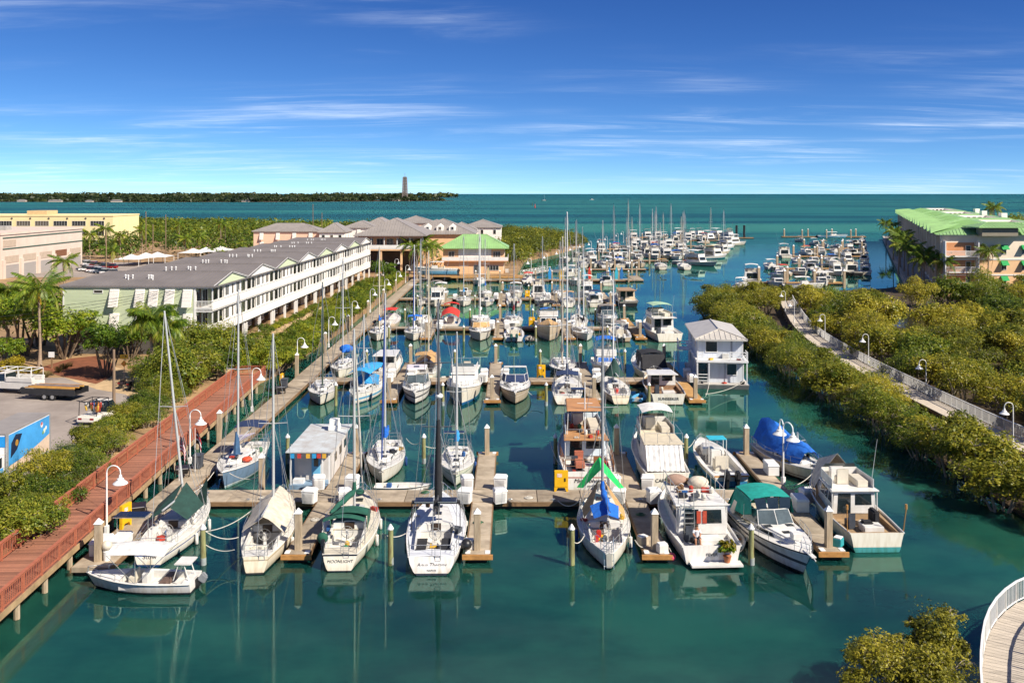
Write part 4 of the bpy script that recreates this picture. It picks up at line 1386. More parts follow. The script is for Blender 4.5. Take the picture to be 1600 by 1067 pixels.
for i in range(10):
 MB().tube([(-3.5 - i * 7.4, -.12, 12.1), (-3.5 - i * 7.4, -.004, 12.1)], .42, 12).build('medallion', M('medallion', (.12, .11, .09), .6, .1, 1), t)
# white party tents
tent_c = MB().add([(-3, -3, 3.2), (3, -3, 3.2), (3, 3, 3.2), (-3, 3, 3.2), (0, 0, 5.4), (-1.2, -1.2, 4.1), (1.2, -1.2, 4.1), (1.2, 1.2, 4.1), (-1.2, 1.2, 4.1)], [(0, 1, 6, 5), (1, 2, 7, 6), (2, 3, 8, 7), (3, 0, 5, 8), (5, 6, 4), (6, 7, 4), (7, 8, 4), (8, 5, 4)]).mesh('canopy', canvas('white', (.80, .78, .74)))
tent_p = MB()
for sx in (-2.9, 2.9):
 for sy in (-2.9, 2.9):
  tent_p.cyl(sx, sy, 0, 3.2, .06, n=6)
tent_p = tent_p.mesh('poles', WHITEP)
for k, (px, py) in enumerate([(205, 415), (228, 412), (246, 411), (302, 404), (322, 402), (345, 400)]):
 p = G(px, py, 1.2)
 t = thing('tent', 'white peaked tent behind the grey roofs, %s from the left' % ordn(k), 'tent', (p.x, p.y, 1.2), 0, 'white party tents', (1.25, 1.25, .62))
 inst(tent_c, 'canopy', t); inst(tent_p, 'poles', t)
# pink apartment building with green roofs
AD = Vector((.352, .936))
def AP(u, v, z):
 return (u + AD.x * v, AD.y * v, z)
t = building('apartment_building', 'long pink and cream apartment building with bright green metal roofs at the right', 'building', 92.4, 200)
AW, AL = 30.0, 236.0
def abox(m, u0, u1, v0, v1, z0, z1):
 return m.hexa([AP(u0, v0, z0), AP(u1, v0, z0), AP(u1, v1, z0), AP(u0, v1, z0)], [AP(u0, v0, z1), AP(u1, v0, z1), AP(u1, v1, z1), AP(u0, v1, z1)])
abox(MB(), 0, AW, 0, AL, 1.2, 7.9).build('lower_wall', WALLO, t)
abox(MB(), .02, AW - .02, .03, AL, 7.9, 13.2).build('upper_wall', M('cream_stucco', lin('#ecd9c2'), .75, .05, .5), t)
for z in (4.55, 7.9, 13.0):
 abox(MB(), -.08, AW + .08, -.1, AL, z - .14, z + .14).build('string_course', TRIM, t)
rings = [(0, 40), (40, 92), (92, 152), (152, AL)]
for k, (v0, v1) in enumerate(rings):
 zi = 15.6
 o1 = [AP(-1.0, v0 - (1.0 if k == 0 else 0), 13.2), AP(AW + 1, v0 - (1.0 if k == 0 else 0), 13.2), AP(AW + 1, v1, 13.2), AP(-1.0, v1, 13.2)]
 i1 = [AP(9.5, v0 + 9.5, zi), AP(AW - 8, v0 + 9.5, zi), AP(AW - 8, v1 - 8, zi), AP(9.5, v1 - 8, zi)]
 i2 = [AP(11.5, v0 + 12, zi), AP(AW - 10, v0 + 12, zi), AP(AW - 10, v1 - 9.5, zi), AP(11.5, v1 - 9.5, zi)]
 m = MB()
 for a in range(4):
  b = (a + 1) % 4
  m.quad(o1[a], o1[b], i1[b], i1[a])
  m.quad(i1[a], i1[b], i2[b], i2[a])
 ns = int((AW + 2) / .75)
 for i in range(1, ns):
  f_ = i / ns
  p = Vector(o1[0]).lerp(Vector(o1[1]), f_)
  d_ = min(f_ * (AW + 2), (1 - f_) * (AW + 2), 10.5) / 10.5
  q_ = p + Vector((AD.x * 10.5 * d_, AD.y * 10.5 * d_, 2.4 * d_))
  m.bar(p + Vector((0, 0, .05)), q_ + Vector((0, 0, .05)), .07, .08)
 ns = int((v1 - v0) / 1.3)
 for i in range(1, ns):
  f_ = i / ns
  vv = v0 + (v1 - v0) * f_
  d_ = min(1, (vv - v0) / 8, (v1 - vv) / 6)
  m.bar(Vector(AP(-1, vv, 13.25)), Vector(AP(-1 + 10.5 * d_, vv, 13.25 + 2.4 * d_)), .07, .08)
 m.build('roof', ROOFGR, t)
 w_ = MB()
 zb = 13.3
 for a in range(4):
  b = (a + 1) % 4
  p, q_ = i2[a], i2[b]
  w_.quad((p[0], p[1], zb), (q_[0], q_[1], zb), (q_[0], q_[1], zi - .02), (p[0], p[1], zi - .02))
 w_.build('well_wall', WALLW, t)
 for i in range(4):
  f_ = .2 + i * .2
  vv = v1 - 9.6
  window(t, 1.0, 1.2, AP(11.5 + (AW - 21.5) * f_, vv, 13.9), 0, mull=0)
 for i in range(int((v1 - v0) / 12)):
  vv = v0 + 9 + i * 12
  g = MB()
  g.add([AP(-1.7, vv - 2.6, 13.25), AP(-1.7, vv + 2.6, 13.25), AP(5.0, vv + .6, 15.35), AP(-1.7, vv, 14.9), AP(5.0, vv - .6, 15.35)], [(0, 3, 4), (3, 1, 2), (3, 2, 4), (0, 1, 3)])
  g.build('cross_gable', ROOFGR, t)
for i in range(24):
 vv = 4 + i * 9.7
 abox(MB(), -.9, .0, vv - .5, vv + .5, 1.2, 13.0).build('pier', MATS['cream_stucco'], t)
 for z in (1.9, 5.2, 8.6):
  abox(MB(), -.8, -.05, vv + .6, vv + 8.9, z - .2, z + .0).build('balcony_floor', TRIM, t)
  o = window(t, 3.0, 2.3, AP(-.04, vv + 4.8, z + .1), R(-90) - math.atan2(AD.x, AD.y), mull=2)
awn_m = MB().hexa([(-.75, -1.0, 0), (.75, -1.0, 0), (.75, -.0, 0), (-.75, -.0, 0)], [(-.75, -.08, .95), (.75, -.08, .95), (.75, 0, .95), (-.75, 0, .95)]).mesh('awning', AWN)
for lev, z in enumerate((2.1, 5.4, 8.8)):
 for x in (13.6, 18.3, 20.9) + ((25.5, 28),):
  for xx in (x if isinstance(x, tuple) else (x,)):
   wi = window(t, 1.0, 1.5, (xx - (.3 if xx > 18 else 0), -.04, z + .3), 0, mull=1)
   inst(awn_m, 'awning', wi, (0, -.05, .95))
 MB().box(.9, 7.2, -.05, .02, z - .1, z + 2.7).build('balcony_recess', M('terracotta_recess', lin('#c98a5c'), .75, .08, 1), t)
 window(t, 1.0, 2.0, (5.9, -.06, z), 0, mull=0)
 MB().box(.6, 7.6, -1.2, -.06, z - .35, z - .15).build('balcony_floor', TRIM, t)
 q = MB().box(.6, 7.6, -1.2, -1.12, z + .85, z + .95)
 for i in range(34):
  q.box(.62 + i * .205, .68 + i * .205, -1.18, -1.14, z - .15, z + .85)
 q.build('balcony_rail', TRIM, t)
 for xx in (.4, 7.5):
  MB().box(xx, xx + .22, -1.25, -.03, z - .35, z + 3.1).build('balcony_column', TRIM, t)
MB().box(7.8, 15.5, -2.2, .3, 13.0, 14.9).build('stair_head', M('slatted_gable', lin('#8d8574'), .8, .12, 1.5, stretch=(6, 1, 1)), t)
hip_roof(6.8, 18.5, -2.9, 4.5, 14.92, 15.9, seam=.7).build('canopy_roof', ROOFGR, t)
for k, (u_, v_) in enumerate([(22, 60), (21, 96), (24, 140), (26, 16)]):
 MB().box(*[AP(u_, v_, 0)[0] - .8, AP(u_, v_, 0)[0] + .8, AP(u_, v_, 0)[1] - .8, AP(u_, v_, 0)[1] + .8], 14.5, 16.7).build('chimney', WALLW, t)
qd = thing('promenade', 'grey concrete promenade between the right basin and the apartment building', 'promenade', (93, 218, 0))
def qb(m, u0, u1, v0, v1, z0, z1):
 return abox(m, u0, u1, v0, v1, z0, z1)
for i in range(26):
 qb(MB(), 0, 6.0, i * 9.5 + .04, (i + 1) * 9.5 - .04, .3, 1.5).build('slab', M('promenade_concrete', lin('#a39e98'), .85, .15, .4), qd)
qb(MB(), -.6, -.02, 0, 247, -1, 1.62).build('kerb', M('seawall', lin('#bdb2a4'), .85, .2, .5), qd)
# tall red and white lattice tower on the far island
tw = thing('lattice_tower', 'tall lattice tower on the wooded island at the horizon', 'tower', (-322, 2790, 0), 0, None, (1.5, 1.5, 1.62))
q = MB()
q2 = MB()
TH = 44
for sx in (-1, 1):
 for sy in (-1, 1):
  q.bar((sx * 9.5, sy * 9.5, 0), (sx * 4.6, sy * 4.6, 9), 1.3, 1.3)
  q.bar((sx * 4.6, sy * 4.6, 9), (sx * 3.4, sy * 3.4, TH), 1.3, 1.3)
for i in range(12):
 z0_, z1_ = 9 + i * 2.9, 9 + (i + 1) * 2.9
 w0_, w1_ = 4.6 - 1.2 * i / 12, 4.6 - 1.2 * (i + 1) / 12
 for a in range(4):
  c0 = [(-1, -1), (1, -1), (1, 1), (-1, 1)]
  p, s_ = c0[a], c0[(a + 1) % 4]
  q2.bar((p[0] * w0_, p[1] * w0_, z0_), (s_[0] * w1_, s_[1] * w1_, z1_), .7, .7)
  q2.bar((s_[0] * w0_, s_[1] * w0_, z0_), (p[0] * w1_, p[1] * w1_, z1_), .7, .7)
  q2.bar((p[0] * w1_, p[1] * w1_, z1_), (s_[0] * w1_, s_[1] * w1_, z1_), .6, .6)
TWM = M('tower_steel', lin('#8d8078'), .7, .2, .2)
q.build('leg', TWM, tw)
q2.build('bracing', TWM, tw)
MB().box(-3.2, 3.2, -3.2, 3.2, TH, TH + 1.2).box(-.3, .3, -.3, .3, TH + 1.2, TH + 8).build('top_platform', TWM, tw)
MB().box(-1.1, 1.1, -1.1, 1.1, 9, TH - .5).build('inner_shaft', M('tower_inner', lin('#8f847e'), .8, .2, .1), tw)
for k, (x, y, w_, h_) in enumerate([(-345, 2770, 24, 5), (-1010, 2370, 26, 4), (-1090, 2395, 18, 3), (-1200, 2440, 34, 4), (-1320, 2500, 22, 4), (-700, 2440, 20, 3)]):
 t = thing('shore_house', 'tiny pale house on the far island shore, %s from the tower' % ordn([0, 2, 3, 4, 5, 1][k]), 'house', (x, y, .8), 0, 'houses on the far island shore')
 MB().box(-w_ / 2, w_ / 2, -5, 5, 0, h_).build('wall', WALLGY, t)
 hip_roof(-w_ / 2 - 1, w_ / 2 + 1, -6, 6, h_ + .02, h_ + 2, seam=0).build('roof', ROOFT, t)
# boats
SEC = {'sail': [(0, -1), (.55, -.78), (.84, -.25), (.945, .2), (.985, .6), (1, 1)], 'power': [(0, -1), (.80, -.18), (.87, .16), (.925, .58), (1, 1)],
       'flat': [(0, -1), (.84, -.85), (.90, .05), (.95, .55), (1, 1)]}
class Boat:
 def __init__(s, name, label, cat, x, y, hdg, L, B, fb=(.9, 1.2), tw=.7, tm=.45, pw=2.2, sec='sail', rake=.7, srake=0.0, sag=.05, draft=.35, bul=.0, group=None, z=0.0, roll=0.0):
  s.t = thing(name, label, cat, (x, y, z), R(-hdg), group)
  s.t.rotation_euler[1] = roll
  s.L, s.B, s.fb, s.tw, s.tm, s.pw, s.sec, s.rake, s.srake, s.sag, s.draft, s.bul = L, B, fb, tw, tm, pw, sec, rake, srake, sag, draft, bul
  s.parts = {}
 def tt(s, y):
  return min(1, max(0, y / s.L + .5))
 def b(s, y):
  t = s.tt(y)
  if t < s.tm:
   k = s.tw + (1 - s.tw) * math.sin(math.pi / 2 * t / s.tm)
  else:
   k = 1 - ((t - s.tm) / (1 - s.tm)) ** s.pw
  return max(.02, s.B / 2 * k)
 def s(s_, y):
  t = s_.tt(y)
  return s_.fb[0] + (s_.fb[1] - s_.fb[0]) * t ** 1.7 - s_.sag * math.sin(math.pi * t)
 def add(s, m, name, mat, smooth=None, bev=0.0, parent=None):
  return m.build(name, mat, parent or s.t, smooth, bev)
 def hull(s, mat, ns=18, rail=None, rr=.035):
  sc = SEC[s.sec]
  rows = []
  for i in range(ns + 1):
   t = (i / ns)
   t = t ** .9 if t > .5 else t
   y = (t - .5) * s.L
   bb, ss = s.b(y), s.s(y)
   row = []
   for xf, zf in sc:
    dr = s.draft * (1 - .75 * (1 - t) ** 5) if s.sec == 'sail' else s.draft
    z = zf * dr if zf < 0 else zf * ss
    zz = (z + s.draft) / (ss + s.draft)
    x = bb * xf * (1 + (t ** 4) * ((.22 + .78 * zz) - 1))
    if s.sec == 'sail': x *= 1 - .42 * max(0, 1 - zz) ** 1.7 * (1 - t) ** 5
    yy = y - s.rake * (1 - zz) * t ** 6 + s.srake * (zz - 1) * (1 - t) ** 10
    row.append((x, yy, z))
   rows.append(row)
  m = MB()
  full = [[(-p[0], p[1], p[2]) for p in r_[::-1]] + r_[1:] for r_ in rows]
  n = len(full[0])
  m.grid(full)
  base = len(m.v)
  m.v.extend(full[0])
  m.f.append(tuple(base + i for i in range(n)))
  s.transom = full[0]
  o = s.add(m, 'hull', mat, smooth=38)
  if rail:
   q = MB()
   ys = [(-.5 + i / 16) * s.L for i in range(17)]
   q.tube([(s.b(y) + .01, y, s.s(y) - .03) for y in ys] + [(-s.b(y) - .01, y, s.s(y) - .03) for y in ys[::-1]], rr, 5)
   s.add(q, 'rub_rail', rail, smooth=60)
  return o
 def deck(s, mat, wells=(), cmat=None, ns=14, camber=.05):
  ys = sorted(set([(-.5 + i / ns) * s.L for i in range(ns + 1)] + [w_[0] for w_ in wells] + [w_[1] for w_ in wells]))
  m, c = MB(), MB()
  for a, b in zip(ys, ys[1:]):
   if b - a < 1e-4: continue
   md = (a + b) / 2
   za, zb = s.s(a) - .02 - s.bul, s.s(b) - .02 - s.bul
   ba, bb = max(.01, s.b(a) - .02), max(.01, s.b(b) - .02)
   w_ = [q for q in wells if q[0] <= md <= q[1]]
   if not w_:
    m.add([(-ba, a, za), (0, a, za + camber), (ba, a, za), (bb, b, zb), (0, b, zb + camber), (-bb, b, zb)], [(0, 1, 4, 5), (1, 2, 3, 4)])
   else:
    y0, y1, hw, dp = w_[0]
    ca, cb = min(hw, ba - .06), min(hw, bb - .06)
    m.quad((-ba, a, za), (-ca, a, za), (-cb, b, zb), (-bb, b, zb))
    m.quad((ca, a, za), (ba, a, za), (bb, b, zb), (cb, b, zb))
    fz = s.s((y0 + y1) / 2) - s.bul - dp
    c.quad((-ca, a, fz), (ca, a, fz), (cb, b, fz), (-cb, b, fz))
    c.quad((-ca, a, za), (-ca, a, fz), (-cb, b, fz), (-cb, b, zb))
    c.quad((ca, a, fz), (ca, a, za), (cb, b, zb), (cb, b, fz))
    for yy, cc, zz in ((y0, ca, za), (y1, cb, zb)):
     if abs(yy - a) < 1e-3 or abs(yy - b) < 1e-3:
      c.quad((-cc, yy, fz), (cc, yy, fz), (cc, yy, zz), (-cc, yy, zz))
  s.add(m, 'deck', mat, smooth=30)
  if wells:
   s.add(c, 'cockpit', cmat or mat)
 def cabin(s, name, y0, y1, wa, wf, zb, zt, mat, si=.1, fs=.4, bs=.05, bev=.04, parent=None):
  bt = [(-wa, y0, zb), (wa, y0, zb), (wf, y1, zb), (-wf, y1, zb)]
  tp = [(-wa + si, y0 + bs, zt), (wa - si, y0 + bs, zt), (wf - si, y1 - fs, zt), (-wf + si, y1 - fs, zt)]
  o = s.add(MB().hexa(bt, tp), name, mat, smooth=35, bev=bev, parent=parent)
  o['q'] = 0
  del o['q']
  return o, {'R': (bt[1], bt[2], tp[2], tp[1]), 'L': (bt[3], bt[0], tp[0], tp[3]), 'F': (bt[2], bt[3], tp[3], tp[2]), 'A': (bt[0], bt[1], tp[1], tp[0]), 'T': (tp[0], tp[1], tp[2], tp[3])}
 def panel(s, quad, u0, u1, v0, v1, name, mat, off=.012, parent=None, taper=0.0):
  a, b, c, d = [Vector(p) for p in quad]
  def P(u, v):
   return a.lerp(b, u).lerp(d.lerp(c, u), v)
  n = (b - a).cross(d - a).normalized()
  q = [P(u0, v0), P(u1, v0), P(u1 - taper, v1), P(u0 + taper, v1)]
  m = MB().hexa([p - n * .02 for p in q], [p + n * off for p in q])
  return s.add(m, name, mat, parent=parent)
 def rail(s, y0, y1, h, mat=None, step=1.3, inset=.07, r=.018, mid=True, name='rail', bow=False, aft=False):
  mat = mat or STEEL
  m = MB()
  n = max(2, round((y1 - y0) / step))
  ys = [y0 + (y1 - y0) * i / n for i in range(n + 1)]
  side = [[(sd * max(.05, s.b(y) - inset), y, s.s(y) - s.bul) for y in ys] for sd in (-1, 1)]
  for k, f_ in ((h, 1), (h * .5, 0)):
   if not f_ and not mid: continue
   L_ = [(p[0], p[1], p[2] + k) for p in side[0]]
   R_ = [(p[0], p[1], p[2] + k) for p in side[1]]
   if bow:
    m.tube(L_ + R_[::-1], r if f_ else r * .7, 5)
   elif aft:
    m.tube(L_[::-1] + R_, r if f_ else r * .7, 5)
   else:
    m.tube(L_, r if f_ else r * .7, 5).tube(R_, r if f_ else r * .7, 5)
  for sd in side:
   for p in sd:
    m.tube([p, (p[0], p[1], p[2] + h)], r, 5)
  return s.add(m, name, mat, smooth=60)
 def canopy(s, name, mat, y0, y1, w, z, h=.18, drop=0.0, frame=True, thick=.03, zb=None, curve=.08, w1=None, parent=None):
  rows = []
  for i in range(5):
   v = i / 4
   ww = w + ((w1 if w1 is not None else w) - w) * v
   y = y0 + (y1 - y0) * v
   row = []
   for j in range(9):
    u = -1 + j / 4
    zz = z + h * (1 - u * u) + curve * math.sin(math.pi * v) - drop * (1 - v)
    row.append((u * ww, y, zz))
   rows.append(row)
  o = s.add(MB().grid(rows, thick), name, mat, smooth=45, parent=parent)
  if frame:
   m = MB()
   for v in (0, .5, 1):
    ww = w + ((w1 if w1 is not None else w) - w) * v
    y = y0 + (y1 - y0) * v
    zf = (zb if zb is not None else s.s(y))
    ym = (y0 + y1) / 2
    m.tube([(-ww, ym, zf), (-ww, y, z - drop * (1 - v))], .018, 5).tube([(ww, ym, zf), (ww, y, z - drop * (1 - v))], .018, 5)
   s.add(m, 'canopy_frame', STEEL, smooth=60, parent=o)
  return o
 def text(s, body, size, z, y=None, mat=None, x=0, shear=0.0, tilt=0.0, sx=1.0):
  yy = -s.L / 2 - .03 if y is None else y
  return text(s.t, body, mat or M('lettering_black', (.02, .02, .025), .5, .1, 3), size, (x, yy, z), (R(90) + tilt, 0, 0), shear=shear, sx=sx)
def outboard(boat, x, y, z, mat, sc=1.0, tilt=0.0):
 m = MB()
 m.hexa([(-.17, -.42, .1), (.17, -.42, .1), (.19, .05, .1), (-.19, .05, .1)], [(-.12, -.36, .52), (.12, -.36, .52), (.16, .03, .6), (-.16, .03, .6)])
 o = boat.add(m, 'outboard_motor', mat, smooth=40, bev=.06)
 o.location = (x, y, z)
 o.scale = (sc, sc, sc)
 o.rotation_euler = (tilt, 0, 0)
 q = MB().hexa([(-.05, -.22, -.75), (.05, -.22, -.75), (.05, .02, -.75), (-.05, .02, -.75)], [(-.1, -.3, .1), (.1, -.3, .1), (.1, .03, .1), (-.1, .03, .1)])
 q.box(-.14, .14, -.32, .0, -.5, -.47).tube([(0, -.45, -.68), (0, .05, -.68)], [.03, .06], 6)
 q.box(-.12, .12, .02, .12, -.1, .12)
 boat.add(q, 'drive_leg', BLACKP, parent=o)
 return o
def fenders(bt, ys, side, mat, r=.11, z=.35):
 for y in ys:
  x = side * (bt.b(y) + .1)
  o = bt.add(MB().tube([(x, y, z - .38), (x, y, z - .3), (x, y, z), (x, y, z + .3), (x, y, z + .36)], [.03, r, r, r, .03], 8).tube([(x, y, z + .36), (x * .94, y, bt.s(y) + .1)], .012, 4), 'fender', mat, smooth=50)
def wheel(bt, y, z, r=.36, mat=None):
 m = MB()
 pts = [(r * math.cos(a), y, z + r * math.sin(a)) for a in [i * math.pi / 8 for i in range(17)]]
 m.tube(pts, .02, 5, cap=False)
 for i in range(3):
  a = i * math.pi / 3
  m.tube([(r * math.cos(a), y, z + r * math.sin(a)), (-r * math.cos(a), y, z - r * math.sin(a))], .01, 4)
 o = bt.add(m, 'steering_wheel', mat or STEEL, smooth=60)
 bt.add(MB().box(-.09, .09, y + .02, y + .24, z - .7, z + .12), 'pedestal', WHITE, bev=.03)
 return o
def clutter(bt, spots, seed=0):
 """loose gear on deck: small boxes, cans, coils"""
 r_ = random.Random(seed)
 cols = ['#d8d2c4', '#b33a2a', '#2d5f9a', '#e0b23a', '#4b4f55', '#7a5a3a', '#e8e4da', '#3f7a58', '#1d1f24']
 for k, (x, y, z) in enumerate(spots):
  c = r_.choice(cols)
  mm = M('gear_' + c[1:], c, .6, .15, 3)
  kind = r_.random()
  if kind < .5:
   a, b, h = r_.uniform(.12, .28), r_.uniform(.12, .3), r_.uniform(.12, .34)
   o = bt.add(MB().box(-a, a, -b, b, 0, h), 'gear_box', mm, bev=.02)
  elif kind < .8:
   o = bt.add(MB().lathe([(.12, 0), (.15, .05), (.15, .3), (.06, .38)], n=8), 'jerry_can', mm, smooth=45)
  else:
   pts = []
   for i in range(26):
    a = i * .5
    pts.append(((.2 - i * .003) * math.cos(a), (.2 - i * .003) * math.sin(a), .03 + i * .004))
   o = bt.add(MB().tube(pts, .022, 4), 'coiled_rope', ROPEW, smooth=60)
  o.location = (x, y, z)
  o.rotation_euler = (0, 0, r_.uniform(0, 3))
HATCH = glass_mat('smoked_hatch', (.03, .032, .036), .12)
SOLAR = M('solar_panel', (.012, .014, .024), .18, .2, 6, spec=.6)
def sail(label, x, y, hdg, L, B, hull, mtop=14.0, mast=None, cover=None, jib=None, dodger=None, bimini=None, deck=None, lean=0.0, lod=0, name='sailboat', tw=.62, boom_side=0.0, solar=None, group=None,
         double_end=False, fb=(.95, 1.3), dinghy_motor=False, cabin_h=.42, roll=0.0, tarp=None, seed=0, text_=None, cabin_wood=False, spread=(.52,), boomz=1.15, mizzen=0.0):
 bt = Boat(name, label, 'sailboat', x, y, hdg, L, B, fb, .10 if double_end else tw, .46 if not double_end else .5, 2.1, 'sail', L * .09, .35 if not double_end else -.3, .08, group=group, roll=roll)
 bt.hull(hull, rail=TEAK if cabin_wood else WHITE)
 dk = deck or DECKW
 zd = lambda yy: bt.s(yy)
 cy0, cy1 = -.40 * L, -.13 * L
 if double_end: cy0 = -.33 * L
 bt.deck(dk, [(cy0, cy1, .26 * B, .5)], DECKW if not cabin_wood else TEAK)
 ch = cabin_h
 ca, cf = -.12 * L, .24 * L
 cm = WHITE if not cabin_wood else CREAM
 co, fq = bt.cabin('cabin_trunk', ca, cf, .33 * B, .17 * B, zd(0) - .06, zd(0) + ch, cm, .07, .5, .03, .06)
 for sd in ('R', 'L'):
  for i in range(3):
   u = (.12, .42, .68)[i]
   u0, u1 = (u, u + .2) if sd == 'R' else (1 - u - .2, 1 - u)
   bt.panel(fq[sd], u0, u1, .4, .78, 'portlight', DARKG, parent=co)
 zt = zd(0) + ch
 bt.add(MB().box(-.3, .3, ca - .02, ca + .05, zd(0) - .05, zt - .02), 'companionway', M('companionway_teak', lin('#3b2a1d'), .5, .2, 4), parent=co)
 bt.add(MB().box(-.34, .34, ca + .04, ca + .75, zt + .002, zt + .06), 'sliding_hatch', WHITE, bev=.02, parent=co)
 for yy, hw in ((.05 * L, .24), (.17 * L, .22)):
  bt.add(MB().box(-hw, hw, yy - hw, yy + hw, zt - .05, zt + .045), 'deck_hatch', HATCH, bev=.015, parent=co)
 yy = .33 * L
 bt.add(MB().box(-.25, .25, yy - .25, yy + .25, zd(yy) + .0, zd(yy) + .1), 'deck_hatch', HATCH, bev=.015)
 bt.add(MB().bar((-.29 * B, cy0, zd(cy0) + .1), (-.31 * B, cy1, zd(cy1) + .16), .1, .24).bar((.29 * B, cy0, zd(cy0) + .1), (.31 * B, cy1, zd(cy1) + .16), .1, .24), 'coaming', WHITE if not cabin_wood else TEAK)
 wheel(bt, cy0 + .18 * L, zd(cy0) + .22)
 for sd in (-1, 1):
  bt.add(MB().lathe([(.08, 0), (.07, .1), (.09, .17)], (sd * .3 * B, cy1 - .3, zd(cy1) + .28), 8), 'winch', STEEL, smooth=40)
 my = .09 * L
 mm = mast or ALUM
 zb = zt - .05
 top = Vector((lean, my - .15, mtop))
 base = Vector((0, my, zb))
 mo = bt.add(MB().tube([base, base.lerp(top, .5), top], [.095, .09, .06], 8), 'mast', mm, smooth=60)
 boom_e = Vector((boom_side, -.30 * L, zb + boomz + .1))
 bs = base + Vector((0, -.1, boomz))
 if cover is not False:
  bt.add(MB().tube([bs, boom_e], .06, 6), 'boom', mm, smooth=60)
 if cover:
  m = MB()
  pts = [bs.lerp(boom_e, i / 8) + Vector((.04 * math.sin(i * 2), 0, .16 * (1 - i / 10))) for i in range(9)]
  m.tube(pts, [.10, .21, .20, .19, .18, .17, .15, .13, .08], 8)
  m.tube([pts[0] + Vector((0, .02, 0)), pts[0] + Vector((0, .12, .9))], [.16, .07], 8)
  bt.add(m, 'sail_cover', cover, smooth=50)
 wr = .015 if lod == 0 else .02
 rg = MB()
 sp_m = MB()
 sps = []
 for f_ in spread:
  c = base.lerp(top, f_)
  hw = .30 * B if f_ < .6 else .24 * B
  sp_m.tube([c + Vector((-hw, -.1, .06)), c, c + Vector((hw, -.1, .06))], [.025, .04, .025], 5)
  sps.append((c, hw))
 bt.add(sp_m, 'spreader', mm, smooth=60)
 cp = bt.b(my) - .06
 for sd in (-1, 1):
  pts = [Vector((sd * cp, my - .05, zd(my)))] + [c + Vector((sd * hw, -.1, .06)) for c, hw in sps] + [top]
  rg.tube(pts, wr, 4)
  rg.tube([(sd * cp, my + .35, zd(my)), sps[0][0]], wr, 4)
  rg.tube([(sd * cp, my - .5, zd(my)), sps[0][0]], wr, 4)
 bow = Vector((0, L * .49, zd(L * .49) + .05))
 stern = Vector((0, -L * .49, zd(-L * .49)))
 rg.tube([stern, top], wr, 4)
 rg.tube([bow, top], wr, 4)
 bt.add(rg, 'rigging', WIRE)
 if jib:
  a, b = bow.lerp(top, .05), bow.lerp(top, .93)
  bt.add(MB().tube([a, a.lerp(b, .3), a.lerp(b, .7), b], [.05, .085, .07, .03], 7), 'furled_jib', jib, smooth=60)
 if mizzen:
  mz = Vector((0, -.36 * L, zd(-.3 * L)))
  bt.add(MB().tube([mz, mz + Vector((lean * .5, 0, mizzen))], [.07, .05], 7), 'mizzen_mast', mm, smooth=60)
  bt.add(MB().tube([mz + Vector((0, 0, 1.6)), mz + Vector((0, -.2 * L, 1.7))], .12, 7), 'mizzen_cover', cover or MATS['canvas_white'], smooth=60)
 bt.rail(.36 * L, .495 * L, .62, step=.6, bow=True, name='pulpit', r=.02 if lod == 0 else .024)
 bt.rail(-.49 * L, -.36 * L, .62, step=.6, aft=True, name='pushpit', r=.02 if lod == 0 else .024)
 bt.rail(-.36 * L, .36 * L, .6, step=1.7, r=.012 if lod == 0 else .016, name='lifelines')
 if dodger:
  w_ = .34 * B
  bt.canopy('dodger', dodger, ca - .55, ca + .65, w_, zt + .62, .18, frame=False, curve=.0)
  bt.add(MB().grid([[(-w_, ca + .65, zt + .6), (0, ca + .66, zt + .78), (w_, ca + .65, zt + .6)], [(-w_, ca + 1.25, zt + .02), (0, ca + 1.35, zt + .02), (w_, ca + 1.25, zt + .02)]], .02), 'dodger_front', dodger)
  for sd in (-1, 1):
   bt.add(MB().quad((sd * w_, ca - .55, zt + .6), (sd * w_, ca + .65, zt + .6), (sd * w_, ca + 1.25, zt), (sd * w_, ca - .4, zd(0))), 'dodger_side', dodger)
 if bimini:
  bt.canopy('bimini', bimini, cy0 - .1, cy1 - .5, .36 * B, zd(cy0) + 1.95, .14, zb=zd(cy0))
 if solar:
  for k, (sx, sy, sz, sw, sl) in enumerate(solar):
   m = MB().box(sx - sw, sx + sw, sy - sl, sy + sl, sz, sz + .04)
   o = bt.add(m, 'solar_panel', SOLAR)
   bt.add(MB().box(sx - sw - .03, sx + sw + .03, sy - sl - .03, sy + sl + .03, sz - .03, sz + .02).tube([(sx - sw, sy, zd(sy) + .2), (sx - sw, sy, sz)], .02, 5).tube([(sx + sw, sy, zd(sy) + .2), (sx + sw, sy, sz)], .02, 5), 'panel_frame', STEEL, parent=o)
 if tarp:
  rows = []
  for i in range(7):
   v = i / 6
   y_ = -.27 * L + (.33 * L + .27 * L) * v
   hz = zt + 1.25 - .55 * abs(v - .42)
   row = []
   for j in range(9):
    u = -1 + j / 4
    wv = min(bt.b(y_) - .02, .44 * B)
    zz = hz - (hz - zd(y_) - .55) * abs(u) ** 1.15 + .05 * math.sin(7 * v + 5 * u)
    row.append((u * wv, y_, zz))
   rows.append(row)
  bt.add(MB().grid(rows, .02), 'boom_tent', tarp, smooth=25)
 r_ = random.Random(seed + 7)
 sp_ = [(r_.uniform(-.2, .2) * B, r_.uniform(cy0, cy1), zd(cy0) - .46) for _ in range(4)] + [(sd * .42 * B * r_.uniform(.8, .95), r_.uniform(-.3, .2) * L, zd(0) + .0) for sd in (-1, 1)] + [(r_.uniform(-.25, .25) * B, r_.uniform(.0, .2) * L, zt + .01)]
 clutter(bt, sp_ if lod == 0 else sp_[:4], seed)
